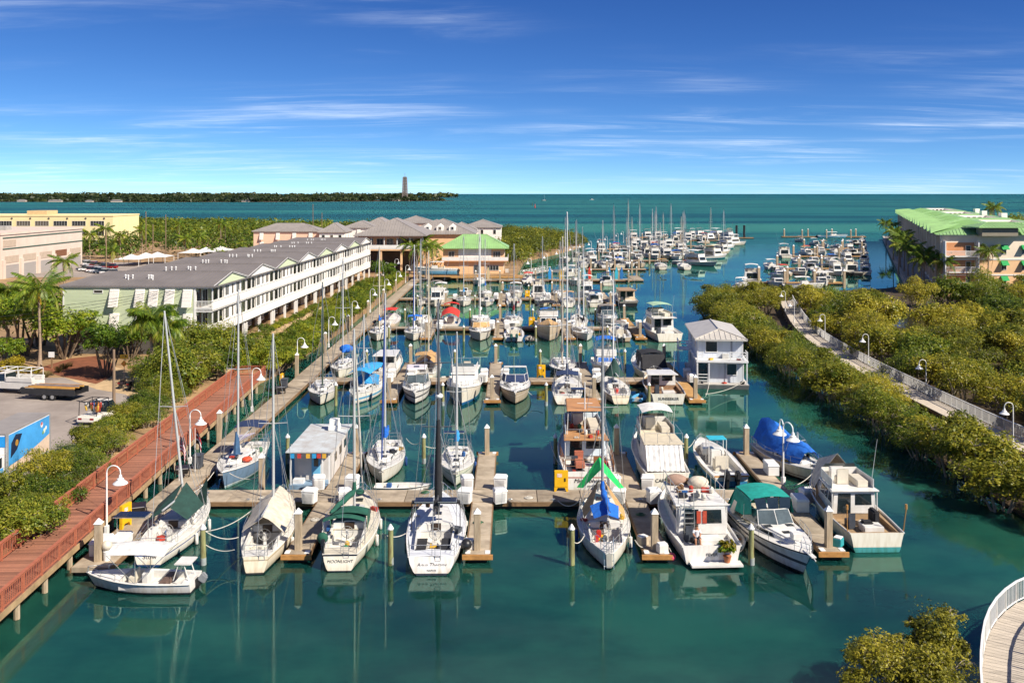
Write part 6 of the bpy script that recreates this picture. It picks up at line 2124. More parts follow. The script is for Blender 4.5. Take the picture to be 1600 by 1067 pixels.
b.add(MB().box(-.3, .3, .2, .6, .25, .7).box(-.3, .3, .15, .22, .25, 1.1), 'seat', CREAM, bev=.04)
m = MB().box(-.55, .55, -3.0, -2.1, 1.5, 1.56)
for sx in (-.45, .45):
 m.tube([(sx, -2.9, .6), (sx, -2.6, 1.5)], .03, 5).tube([(sx, -2.0, .6), (sx, -2.3, 1.5)], .03, 5)
b.add(m, 'poling_platform', WHITE)
outboard(b, 0, -3.2, .45, M('motor_grey', (.25, .26, .27), .4, .15, 3), 1.0, R(35))
b.rail(1.1, 3.0, .3, bow=True, mid=False, step=.8, name='bow_rail')
# far side of the first cross dock
b = sail('slate blue hulled sailboat along the walkway with navy cockpit canopy', -21.45, 73.5, 180, 9.8, 3.1, HBL, 14.5, cover=None, bimini=cvN, seed=11, fb=(1.1, 1.45), dodger=None, deck=DECKW)
b.add(MB().grid([[(-.7, -1.6, 2.7), (.7, -1.6, 2.5)], [(-.6, .2, 2.9), (.6, .2, 2.2)]], .03), 'awning', canvas('lilac', lin('#c9bfd0')))
b.add(MB().tube([(0, 1.2, 1.7), (.1, .8, 3.4)], [.3, .12], 7), 'sail_cover', canvas('steel_blue', lin('#3a5f84')), smooth=50)
b.add(MB().ball((-.9, 1.5, 1.45), .42, 8, (1, .8, .5)), 'life_jacket_pile', M('gear_orange', lin('#e2542c'), .7, .15, 3), smooth=50)
sail('white sailboat with blue furled headsail moored left of an empty finger', -10.15, 74.6, 176, 9.8, 3.0, HW, 14.1, cover=cvB, jib=canvas('jib_navy', lin('#1d3f86')), seed=12, cabin_wood=False, spread=(.5,), deck=DECKW)
sail('small pale green sailboat with blue bag and solar panel near the dock finger', -4.35, 73.4, 178, 8.2, 2.7, HGN, 11.2, cover=cvSK, seed=13, solar=[(.3, -3.0, 2.4, .8, .3)], fb=(.95, 1.3))
TR = TEAK
b = flybridge('old wooden trawler with tan flybridge roof and cluttered decks, name in script on its stern', 5.75, 74.9, 0, 12.8, 4.1, hull_mat('hull_trawler', '#eceae4', '#a03a2a', '#2a3a4a', .1, (1.02, 1.10)), house=M('pale_blue_paint', lin('#d5e2ea'), .5, .08, 2), top='hard', topmat=M('tan_roof', lin('#c08a5a'), .6, .12, 1.5), seed=14, fb=(1.5, 2.2), hh=1.55,
              house_y=(-.16, .26), fly_back=-.10, flyclutter=True, text_=('Miss Bohemia', .42, .25), mast=4.2, roofmat=M('tan_deck', lin('#b98a5c'), .6, .15, 2))
text(b.t, 'KEY WEST, FL', MATS['lettering_black'], .16, (.3, -6.43, .45))
clutter(b, [(random.Random(i + 7).uniform(-1.4, 1.4), random.Random(i + 60).uniform(-5.8, -2.6), b.s(-4) - .42) for i in range(14)], 77)
b.add(MB().box(-1.0, -.3, -5.6, -4.0, 1.5, 1.9).box(-1.0, -.3, -4.1, -3.9, 1.5, 2.4), 'striped_lounger', M('striped_canvas', lin('#c8775a'), .8, .4, 9, stretch=(6, .3, 1)), bev=.03)
b.add(MB().box(.4, 1.2, -5.4, -4.8, 1.5, 2.2), 'folding_table', TEAK)
b.add(MB().box(-.8, .4, 2.6, 3.4, 5.62, 5.68), 'solar_panel', SOLAR)
b.rail(-6.2, -2.0, .95, TEAK, 1.0, .06, .03, True, 'cockpit_rail', aft=True)
b = flybridge('white flybridge cruiser with drawn white cockpit curtains', 11.45, 74.4, -1, 11.2, 3.6, hull_mat('hull_capt', '#ece6d8', None, '#3a3a3a', .08), seed=15, fb=(1.35, 2.0), hh=1.7, curtains=cvW, top='bimini', topmat=cvW, house_y=(-.12, .22), fly_back=-.24, text_=('CAPT CLIFF', .36), roofmat=M('roof_beige', lin('#d2c6ae'), .6, .1, 2))
b = console('open fishing boat with blue and orange flanks and twin outboards', 16.25, 74.3, -3, 9.2, 3.0, hull_mat('hull_orange_blue', '#e9e2d4', '#c98a3a', '#3c86b8', .42, (.72, 1.1)), ttop=None, engines=2, seed=16, fb=(.85, 1.35))
b.cabin('cuddy', .4, 3.2, .95, .5, 1.0, 1.5, WHITE, .1, .8, .1, .06)
b.add(MB().box(-.7, .7, -.9, .2, 2.55, 2.62), 'hardtop', M('aqua_top', lin('#35b4cc'), .6, .15, 2))
b.add(MB().tube([(-.7, -.8, .6), (-.7, -.8, 2.55)], .03, 5).tube([(.7, -.8, .6), (.7, -.8, 2.55)], .03, 5).tube([(.7, .1, .6), (.7, .1, 2.55)], .03, 5).tube([(-.7, .1, .6), (-.7, .1, 2.55)], .03, 5), 'top_posts', WHITEP)
b = sail('sailboat wrapped in a bright blue tarpaulin at the outer end of the nearest dock', 22.35, 74.0, 165, 9.8, 3.1, hull_mat('hull_old_white', '#d8ccb8', '#7a6a58', '#4a3a34', .15, (.3, .36)), 3.2, cover=None, seed=17, spread=(.6,))
rows = []
for i in range(9):
 v = i / 8
 y_ = -4.6 + 7.2 * v
 hz = 3.1 - 1.3 * max(0, v - .3) + .15 * math.sin(v * 9)
 rows.append([(u * min(1.35, b.b(y_) - .1), y_ + .1 * math.sin(u * 4 + i), 1.35 + (hz - 1.35) * (1 - abs(u) ** 1.6) + .12 * math.sin(u * 7 + v * 11)) for u in (-1, -.75, -.5, -.25, 0, .25, .5, .75, 1)])
b.add(MB().grid(rows, .02), 'blue_tarpaulin', cvB, smooth=35)
sh = thing('floating_cabin', 'small floating cabin with rusty metal roof and light blue door', 'houseboat', (-15.0, 72.6, 0))
MB().box(-1.55, 1.55, -3.9, 4.6, -.3, .45).build('float', M('cabin_float', (.22, .33, .45), .6, .15, 2), sh)
MB().box(-1.4, 1.4, -2.6, 4.3, .45, 2.75).build('wall', M('cabin_wall', lin('#cfc9c2'), .7, .1, 1.2), sh)
rf = MB()
for i in range(3):
 rf.hexa([(-1.75 + i * 1.17, -4.0, 2.86), (-1.75 + i * 1.17 + 1.14, -4.0, 2.86), (-1.75 + i * 1.17 + 1.14, 4.7, 2.78), (-1.75 + i * 1.17, 4.7, 2.78)], [(-1.75 + i * 1.17, -4.0, 2.94), (-1.75 + i * 1.17 + 1.14, -4.0, 2.94), (-1.75 + i * 1.17 + 1.14, 4.7, 2.86), (-1.75 + i * 1.17, 4.7, 2.86)])
rust = M('rusty_sheet', lin('#c3cbcd'), .6, .12, 1.1, dirt=lin('#8a6a4a'), dirt_amt=.55)
o = rf.build('roof', rust, sh)
MB().box(.15, 1.0, 2.3, 3.3, 2.88, 3.3).box(.2, .95, 2.5, 3.2, 3.3, 3.75).build('roof_box', WHITEP, o, bev=.03)
d_ = MB().box(-.1, .55, -2.66, -2.6, .5, 2.45).build('door', M('door_blue', lin('#6fb4d8'), .6, .1, 2), sh)
MB().box(.08, .4, -2.69, -2.66, 1.5, 2.15).build('door_pane', DARKG, d_)
for k, x in enumerate((-1.4, .95, 1.45)):
 MB().box(x - .05, x + .05, -3.85, -3.75, .45, 2.86).build('porch_post', WHITEP, sh)
for k, (x, c) in enumerate([(-1.25, '#2f9ad0'), (-.75, '#c23a34'), (-.1, '#d8a838'), (.35, '#2f9ad0'), (.7, '#c23a34'), (1.1, '#d8a838')]):
 MB().box(x - .14, x + .14, -3.95, -3.9, 2.45, 2.8).build('pennant', M('pennant_' + c[1:], c, .8, .1, 4), sh)
for k in range(3):
 MB().box(1.4, 1.44, -1.5 + k * 2, -.7 + k * 2, 1.5, 2.1).build('window', DARKG, sh)
MB().box(-1.3, -.5, -3.6, -3.0, .45, .75).build('porch_bench', WHITEP, sh)
dinghy('flat white work skiff afloat behind the nearest cross dock', -8.1, 69.0, 90, 4.2, 1.3, HWG, WHITE, seed=21)
dinghy('small grey dinghy tied crosswise behind the live-aboard cruiser', 14.1, 63.4, 70, 3.0, 1.4, HWG, M('dinghy_inner', lin('#8d7f7c'), .7, .2, 3), seed=22)
dinghy('tiny pale blue tender full of gear beside the live-aboard cruiser', 14.0, 58.6, 8, 2.6, 1.25, hull_mat('hull_pale_blue', '#b9d3e0'), seed=23)
# near side of the second cross dock
sail('white sailboat with dark mast, leftmost on the near side of the second cross dock', -20.5, 100.6, 172, 9.4, 3.1, HW, 12.5, mast=M('mast_green', (.05, .075, .06), .4, .2, 2), cover=None, seed=31, lod=1)
b = sail('sailboat with sky blue awnings and blue striped hull', -15.9, 101.0, 188, 9.6, 3.0, HSB, 9.0, cover=None, bimini=cvSK, dodger=cvSK, seed=32, lod=1)
b.canopy('awning', cvSK, -2.2, 2.4, 1.2, 2.9, .35)
cruiser('white express cruiser with mushroom hardtop on the second cross dock', -10.4, 100.9, 176, 9.2, 3.1, HGS, top='hard', topmat=M('lilac_top', lin('#d9d2d6'), .5, .08, 2), seed=33, lod=1)
flybridge('white sport fisherman with covered windscreen and blue waterline', -5.2, 101.0, 180, 11.0, 3.8, hull_mat('hull_white_bluekeel', '#e6dfce', None, '#2a6aa0', .32), win=cvW, top=None, seed=34, lod=1, fb=(1.2, 2.1), hh=1.6)
cruiser('beige express cruiser with navy windscreen cover', .35, 101.2, 180, 10.0, 3.4, HTAN, top=None, cover=cvN, seed=35, lod=1)
b = sail('white sloop with navy bimini and very tall mast', 6.05, 101.8, 3, 10.0, 3.3, HW, 20.0, mast=WHITEP, cover=cvN, bimini=cvN, seed=36, tw=.85, spread=(.33, .62), lod=1)
b = sail('sailboat with dark green cover cone and red bucket on the second cross dock', 11.2, 101.6, -2, 9.2, 3.0, HCR, 13.5, mast=WHITEP, cover=None, seed=37, lod=1)
b.add(MB().lathe([(1.2, 2.2), (.7, 2.9), (.1, 4.0)], (0, 0, 0), 10), 'green_cover', cvGD, smooth=60)
b.add(MB().lathe([(.2, 0), (.26, .45)], (-.3, -3.6, 1.0), 10), 'red_bucket', MATS['gear_red'], smooth=60)
flybridge('white open cruiser with black name letters on its broad stern', 16.3, 101.6, 0, 10.0, 3.9, HW, seed=38, lod=1, fly=False, house_y=(-.04, .2), hh=1.3, fb=(1.2, 1.7), deck=M('cockpit_brown', lin('#9c7a5c'), .7, .2, 3), text_=('SUNSEEKER', .42))
dinghy('blue and white inflatable tender between the green coned sailboat and the open cruiser', 13.6, 99.0, 20, 2.8, 1.5, canvas('inflatable_blue', lin('#4f9fd0')), inflatable=True, seed=39)
# far side of the second cross dock
b = sail('sailboat with bright blue sail bundles along the walkway, far side of second cross dock', -20.7, 114.2, 178, 9.2, 3.0, HW, 14.2, cover=cvB, seed=41, lod=1, bimini=None)
b.add(MB().ball((0, -2.2, 2.6), .9, 9, (1, .6, .6)), 'blue_tarp', cvB, smooth=50)
flybridge('white cabin cruiser with dark saloon doors, stern towards the camera', -15.2, 114.0, 2, 10.0, 3.4, HW, seed=42, lod=1, fly=False, hh=1.5, house_y=(-.2, .2))
b = sail('sailboat with tan tented sail cover and brown awning', -10.3, 113.8, 0, 10.2, 3.3, HWN, 15.0, mast=M('mast_cream', (.66, .58, .44), .5, .1, 2), cover=None, bimini=cvT, tarp=cvT, seed=43, lod=1)
sail('dark hulled ketch with cluttered deck behind the second cross dock', 6.2, 114.4, 182, 10.4, 3.2, HBK, 16.8, mast=M('mast_cream', (.66, .58, .44)), cover=cvGY, seed=44, lod=1, mizzen=9.0)
b = flybridge('white fishing cruiser with bright blue bridge canvas', 11.5, 114.0, 183, 9.6, 3.5, HW, seed=45, lod=1, top='bimini', topmat=cvB, win=cvB, fb=(1.1, 1.8), hh=1.35)
cruiser('dark canopied cruiser on the far side of the second cross dock', 16.55, 114.2, -6, 10.2, 3.6, HTAN, top='full', topmat=cvK, seed=46, lod=1)
dinghy('yellow kayak lying against the second cross dock', -15.9, 106.0 - .9, 92, 3.2, .7, M('yellow_plastic', lin('#e3a520'), .5, .1, 2), name='kayak', seed=47)
dinghy('white dinghy tucked behind the tan tented sailboat', -6.9, 109.8, 80, 2.8, 1.3, HWG, seed=48)
# third cross dock
sail('white sailboat with blue sail bag by the walkway on the third cross dock', -20.3, 142.6, 178, 9.6, 3.2, HW, 14.0, cover=cvB, seed=51, lod=1, mast=MATS['mast_cream'])
sail('white sailboat with dark blue furled headsail on the third cross dock', -15.0, 142.6, 176, 9.2, 3.1, HW, 14.2, mast=WHITEP, cover=cvB, jib=canvas('jib_navy', lin('#1d3f86')), bimini=cvB, seed=52, lod=1)
cruiser('white pilot cruiser with tan windscreen cover and white hardtop', -4.9, 142.6, 178, 9.8, 3.5, HW, top='hard', cover=cvT, seed=53, lod=1)
console('white catamaran skiff with twin green outboards, stern towards the camera', .3, 141.9, 0, 8.4, 3.0, HWG, ttop=cvW, engines=2, engmat=M('motor_green', lin('#2f5a52'), .4, .15, 3), seed=54, lod=1)
flybridge('tall taupe trawler with tan bow cover and dark bridge bimini', 5.6, 143.8, 180, 13.0, 4.1, HTAN, seed=55, lod=1, top='bimini', topmat=cvK, bowcover=cvT, fb=(1.5, 2.5), hh=1.8, house_y=(-.25, .14))
sail('grey white ketch with royal blue mast collar on the third cross dock', 10.9, 142.8, 176, 9.8, 3.1, HWG, 14.0, mast=WHITEP, cover=cvK, seed=56, lod=1, mizzen=9.5)
console('fishing boat under a long grey hardtop with twin white outboards', 16.4, 142.4, 2, 9.4, 3.3, HTAN, ttop=cvGY, engines=2, engmat=WHITE, seed=57, lod=1)
flybridge('large white pilothouse boat with pale green bridge bimini at the outer third dock', 22.6, 143.6, -8, 12.0, 4.4, HW, seed=58, lod=1, top='bimini', topmat=canvas('pale_green', lin('#a9c9a8')), win=M('tan_blind', lin('#b9a578'), .6, .1, 3), hh=2.0, fb=(1.3, 2.0))
dinghy('dark grey inflatable by the tan bowed trawler', 2.7, 139.5, 5, 3.0, 1.5, cvGY, inflatable=True, seed=59, motor=True)
b = console('red canopied boat on the far side of the third cross dock', -10.2, 155.2, 0, 8.4, 3.2, HW, engines=0, seed=60, lod=1)
b.canopy('red_canopy', cvR, -3.6, .6, 1.5, 2.3, .75, drop=.5)
b.canopy('red_bimini', cvR, 1.6, 3.0, 1.3, 3.3, .3)
sail('white sailboat behind the third cross dock with white spars', -5.3, 155.6, 182, 9.4, 3.1, HW, 15.3, mast=WHITEP, cover=cvW, seed=61, lod=1)
sail('sailboat with deep red sail cover behind the third cross dock', .3, 155.6, 178, 9.4, 3.1, HW, 13.7, cover=cvM, seed=62, lod=1)
sail('white sailboat with cream spars behind the third cross dock', 11.2, 156.0, 0, 9.0, 3.0, HW, 13.0, cover=cvW, seed=63, lod=1)
cruiser('motor cruiser with brown grey full canopy behind the third cross dock', 16.2, 157.5, 178, 9.8, 3.4, HGS, top='full', topmat=cvGY, seed=64, lod=1)
# fourth cross dock and beyond
sail('white sailboat on the near side of the fourth cross dock beside a bare finger', -9.6, 184.5, 178, 9.0, 3.0, HW, 13.6, cover=cvSK, seed=71, lod=1)
console('open white boat on the near side of the fourth cross dock', -5.0, 184.2, 180, 8.0, 2.9, HW, ttop=cvW, engines=1, seed=72, lod=1)
console('white boat with grey canvas on the near side of the fourth cross dock', .4, 184.4, 0, 8.6, 3.0, HW, ttop=cvGY, engines=2, seed=73, lod=1)
sail('cluttered sailboat with bare mast on the near side of the fourth cross dock', 6.0, 184.6, 178, 9.6, 3.1, HCR, 13.6, cover=cvGY, seed=74, lod=1)
sail('white sailboat with brown bimini on the near side of the fourth cross dock', 11.0, 184.0, 0, 9.0, 3.0, HW, 12.5, cover=cvT, bimini=cvT, seed=75, lod=1)
flybridge('beige trawler with black stern and gold name at the outer fourth dock', 22.4, 186.0, -3, 11.0, 4.2, HBK, house=M('house_beige', lin('#d8c6a8'), .5, .08, 2), seed=76, lod=1, fly=False, hh=2.0, house_y=(-.3, .2), roofmat=M('roof_brown', lin('#a98a6a'), .6, .1, 2))
sail('sailboat with royal blue cover on the far side of the fourth cross dock', -5.7, 197.4, 180, 9.0, 3.0, HW, 12.6, cover=cvB, seed=77, lod=1)
console('white skiff on a lift on the far side of the fourth cross dock', -9.8, 197.0, 176, 7.0, 2.6, HW, engines=1, seed=78, lod=1, z=.5)
sail('white sailboat with orange gear on the far side of the fourth cross dock', 10.2, 197.6, 180, 9.0, 3.0, HW, 12.0, cover=cvT, seed=79, lod=1)
cruiser('white cruiser on the far side of the fourth cross dock', .8, 198.0, 182, 9.0, 3.2, HW, top='bimini', topmat=cvW, seed=80, lod=1)
console('grey inflatable patrol boat by the walkway before the fourth cross dock', -18.4, 185.2, 176, 7.4, 2.8, HWG, ttop=cvGY, engines=1, seed=81, lod=1)
b = console('long light blue fishing boat hanging in the boat lift beside the harbour building', -19.3, 233.0, -87, 11.2, 3.3, HAQ, ttop=cvW, engines=2, seed=82, z=1.9, fb=(1.3, 1.9))
# big white houseboat
hb = thing('houseboat', 'two storey pale grey houseboat with metal roof and upper balcony', 'houseboat', (24.35, 111.6, 0), R(-5.5))
HBW = M('houseboat_siding', lin('#d2d8e0'), .6, .08, .8, .3, 4, dirt=lin('#a9aaa6'), dirt_amt=.5, stretch=(2, 2, .4))
MB().hexa([(-2.9, -6.9, -.3), (2.9, -6.9, -.3), (2.9, 6.4, -.3), (-2.9, 6.4, -.3)], [(-3.0, -7.3, .55), (3.0, -7.3, .55), (3.0, 6.6, .55), (-3.0, 6.6, .55)]).build('pontoon', M('pontoon_grey', lin('#c2bcb4'), .6, .15, 1), hb, bev=.05)
MB().box(-2.55, 2.55, -6.0, 6.2, .56, 3.0).build('lower_wall', HBW, hb)
MB().box(-2.55, 2.55, -5.5, 6.2, 3.25, 5.45).build('upper_wall', HBW, hb)
MB().box(-2.85, 2.9, -7.2, 6.3, 3.002, 3.22).build('balcony_floor', WHITEP, hb)
rm = hip_roof(-2.95, 2.95, -6.3, 6.6, 5.48, 6.35, inset=2.2, seam=.55)
rm.build('roof', M('houseboat_roof', lin('#cfc8bd'), .45, .1, 1, metal=.2), hb)
window(hb, 1.25, 1.15, (-1.0, -5.52, 3.95), 0, mull=0)
window(hb, 1.05, 1.2, (1.2, -6.02, 1.45), 0, mull=0)
for k, (y_, z_) in enumerate([(-3.2, 4.1), (1.5, 4.1), (-4.0, 1.6), (-1, 1.5), (3, 1.5)]):
 window(hb, .7, .9, (-2.57, y_, z_), R(-90), mull=0)
MB().box(1.15, 1.35, -5.56, -5.5, 3.3, 5.3).build('door', M('door_grey', lin('#8f9299'), .6, .1, 2), hb)
MB().box(-2.5, -1.5, -6.06, -6.0, .6, 2.7).build('door', DARKG, hb)
q = MB()
for z in (3.55, 3.85, 4.15):
 q.bar((.9, -7.1, z), (2.8, -7.1, z), .06, .09).bar((2.8, -7.1, z), (2.8, -5.6, z), .06, .09).bar((-2.75, -7.1, z), (-2.1, -7.1, z), .06, .09)
for p in ((.9, -7.1), (2.8, -7.1), (-2.75, -7.1)):
 q.bar((*p, 3.2), (*p, 4.25), .09, .09)
q.build('balcony_rail', WHITEP, hb)
q = MB()
for p in ((-2.75, -7.1), (2.75, -7.1), (-1.45, -7.1)):
 q.bar((*p, .55), (*p, 3.0), .12, .12)
q.build('porch_post', WHITEP, hb)
q = MB()
for z in (.95, 1.3, 1.65):
 q.bar((-2.7, -7.1, z), (-1.5, -7.1, z), .05, .08)
q.build('porch_rail', WHITEP, hb)
for z0, z1, y_ in ((.56, 3.0, -6.0), (3.25, 5.45, -5.5)):
 for x_ in (-2.56, 2.46):
  MB().box(x_, x_ + .1, y_ - .03, y_ + .06, z0, z1).build('corner_board', WHITEP, hb)
 q = MB()
 for i in range(1, 9):
  q.box(-2.55 + i * .567 - .012, -2.55 + i * .567 + .012, y_ - .012, y_, z0, z1)
 for i in range(1, 22):
  q.box(-2.562, -2.55, y_ + i * .55 - .012, y_ + i * .55 + .012, z0, z1)
 q.build('siding_battens', HBW, hb)
MB().box(.2, .9, -5.85, -5.52, 3.26, 3.75).build('air_conditioner', M('ac_unit', (.55, .54, .5)), hb)
MB().tube([(.45, -6.03, .6), (.45, -6.03, 2.9), (.2, -7.15, 3.0)], .03, 5).build('drain_pipe', M('pipe_grey', (.3, .3, .3), .5, .1, 2), hb)
clutter(type('gear', (), {'add': staticmethod(lambda m, n, mat, smooth=None, bev=0.0, parent=None: m.build(n, mat, hb, smooth, bev))}), [(-2.2, -6.8, .56), (2.3, -6.7, .56), (.3, -6.6, .56), (-1.2, -6.8, 3.23), (1.9, -6.6, 3.23)], 5)
q = MB().box(-4.2, -2.6, 1.0, 3.4, 3.0, 3.1)
for z in (3.4, 3.75, 4.1):
 q.bar((-4.15, 1.0, z), (-4.15, 3.4, z), .06, .08).bar((-4.15, 1.05, z), (-2.6, 1.05, z), .06, .08)
for p in ((-4.15, 1.05), (-4.15, 3.35)):
 q.bar((*p, .5), (*p, 4.15), .1, .1)
q.build('side_balcony', WHITEP, hb)
# far boats: smaller in the picture, so fewer parts
FARH = [HW, HWG, HWB, HCR, HTQ, HTAN, HW, HWN]
FARC = [cvW, cvB, cvGY, cvK, cvT, cvN, cvW, cvR]
FGLASS = DARKG
def far_boat(kind, label, x, y, hdg, L, B, k, mtop=12.0, group=None, top=None, hull=None):
 r_ = random.Random(k * 13 + 5)
 bt = Boat({'sail': 'sailboat', 'fly': 'flybridge_cruiser', 'con': 'centre_console_boat', 'cru': 'motor_cruiser', 'cat': 'catamaran'}[kind], label, 'sailboat' if kind == 'sail' else 'motorboat', x, y, hdg, L, B, (1.0, 1.5), .8 if kind != 'sail' else .6, .42, 2.4, 'sail' if kind == 'sail' else 'power', L * .1, 0, .04, .3, group=group)
 bt.hull(hull or FARH[k % 8], ns=10)
 bt.deck(DECKW, [(-.45 * L, -.12 * L, .33 * B, .5)], DECKW, ns=8)
 zd = bt.s(0)
 cv = top or FARC[(k * 3) % 8]
 if kind == 'sail':
  co, fq = bt.cabin('cabin_trunk', -.12 * L, .24 * L, .32 * B, .16 * B, zd - .05, zd + .5, WHITE, .07, .4, 0, .05)
  for sd in ('R', 'L'):
   bt.panel(fq[sd], .15, .85, .4, .75, 'portlight', FGLASS, parent=co)
  my = .08 * L
  bt.add(MB().tube([(0, my, zd), (0, my - .1, mtop)], [.11, .07], 6), 'mast', [WHITEP, ALUM, MATS['mast_cream']][k % 3], smooth=60)
  bt.add(MB().tube([(0, my - .1, zd + 1.5), (0, -.3 * L, zd + 1.6)], [.22, .14], 6), 'sail_cover', cv, smooth=60)
  c = Vector((0, my, zd + (mtop - zd) * .5))
  bt.add(MB().tube([c + Vector((-.9, 0, 0)), c + Vector((.9, 0, 0))], .03, 5), 'spreader', ALUM)
  bt.add(MB().tube([(0, -.49 * L, zd), (0, my, mtop)], .02, 4).tube([(0, .49 * L, zd), (0, my, mtop)], .035, 4).tube([(-.4 * B, my, zd), (-.9, my, c.z), (0, my, mtop)], .02, 4).tube([(.4 * B, my, zd), (.9, my, c.z), (0, my, mtop)], .02, 4), 'rigging', WIRE)
  if k % 2:
   bt.canopy('bimini', cv, -.42 * L, -.2 * L, .36 * B, zd + 1.9, .14, zb=zd)
  bt.rail(-.48 * L, .49 * L, .6, step=2.0, bow=True, mid=False, r=.02, name='lifelines')
 elif kind == 'con':
  o, fq = bt.cabin('console', -.06 * L, .12 * L, .18 * B, .16 * B, zd - .5, zd + .8, WHITE, .04, .25, 0, .05)
  bt.panel(fq['F'], .1, .9, .5, .95, 'console_screen', FGLASS, parent=o)
  bt.canopy('t_top', cv, -.22 * L, .12 * L, .32 * B, zd + 1.7, .1, frame=True, zb=zd - .3, thick=.06)
  for i in range(2):
   outboard(bt, (i - .5) * .8, -.5 * L - .1, .55, [BLACKP, WHITE][k % 2], 1.2)
  bt.rail(.1 * L, .49 * L, .5, bow=True, mid=False, step=1.2, name='bow_rail', r=.022)
 else:
  h0, h1 = (-.18 * L, .18 * L) if kind == 'fly' else (-.05 * L, .22 * L)
  hh = 1.7 if kind == 'fly' else .9
  co, fq = bt.cabin('deckhouse', h0, h1, .40 * B, .32 * B, zd - .15, zd + hh, WHITE, .12, .8, .0, .06)
  for sd in ('R', 'L'):
   bt.panel(fq[sd], .08, .92, .45, .85, 'side_window', FGLASS, parent=co)
  bt.panel(fq['F'], .08, .92, .35, .88, 'windshield', FGLASS, parent=co)
  bt.panel(fq['A'], .15, .85, .15, .88, 'saloon_door', FGLASS, parent=co)
  if kind == 'fly':
   c = MB()
   zz = zd + hh
   for sd in (-1, 1):
    c.bar((sd * .36 * B, h0, zz + .33), (sd * .3 * B, h1 - .9, zz + .36), .08, .66)
   c.bar((-.3 * B, h1 - .9, zz + .36), (.3 * B, h1 - .9, zz + .36), .08, .7)
   bt.add(c, 'bridge_coaming', WHITE)
   bt.add(MB().box(-.2 * B, .2 * B, h0 + .8, h0 + 1.6, zz, zz + .9), 'helm_seat', CREAM, bev=.04)
   bt.canopy('bridge_bimini', cv, h0, h1 - 1.0, .33 * B, zz + 1.75, .2, zb=zz)
   if k % 3 == 0:
    bt.add(MB().tube([(-.3 * B, h0, zz), (-.7 * B, h0 - 1, zz + 6)], [.03, .015], 5).tube([(.3 * B, h0, zz), (.7 * B, h0 - 1, zz + 6)], [.03, .015], 5), 'outrigger', STEEL)
  else:
   bt.canopy('bimini', cv, -.34 * L, -.04 * L, .38 * B, zd + 1.75, .2, zb=zd)
  bt.rail(h1 - .1 * L, .49 * L, .6, bow=True, mid=False, step=1.4, name='bow_rail', r=.022)
 return bt
def fz_(zx, zy):
 return G(880 + zx / 5.333, 330 + zy / 5.333, 0)
def rz_(zx, zy):
 return G(1140 + zx / 5.714, 350 + zy / 5.714, 0)
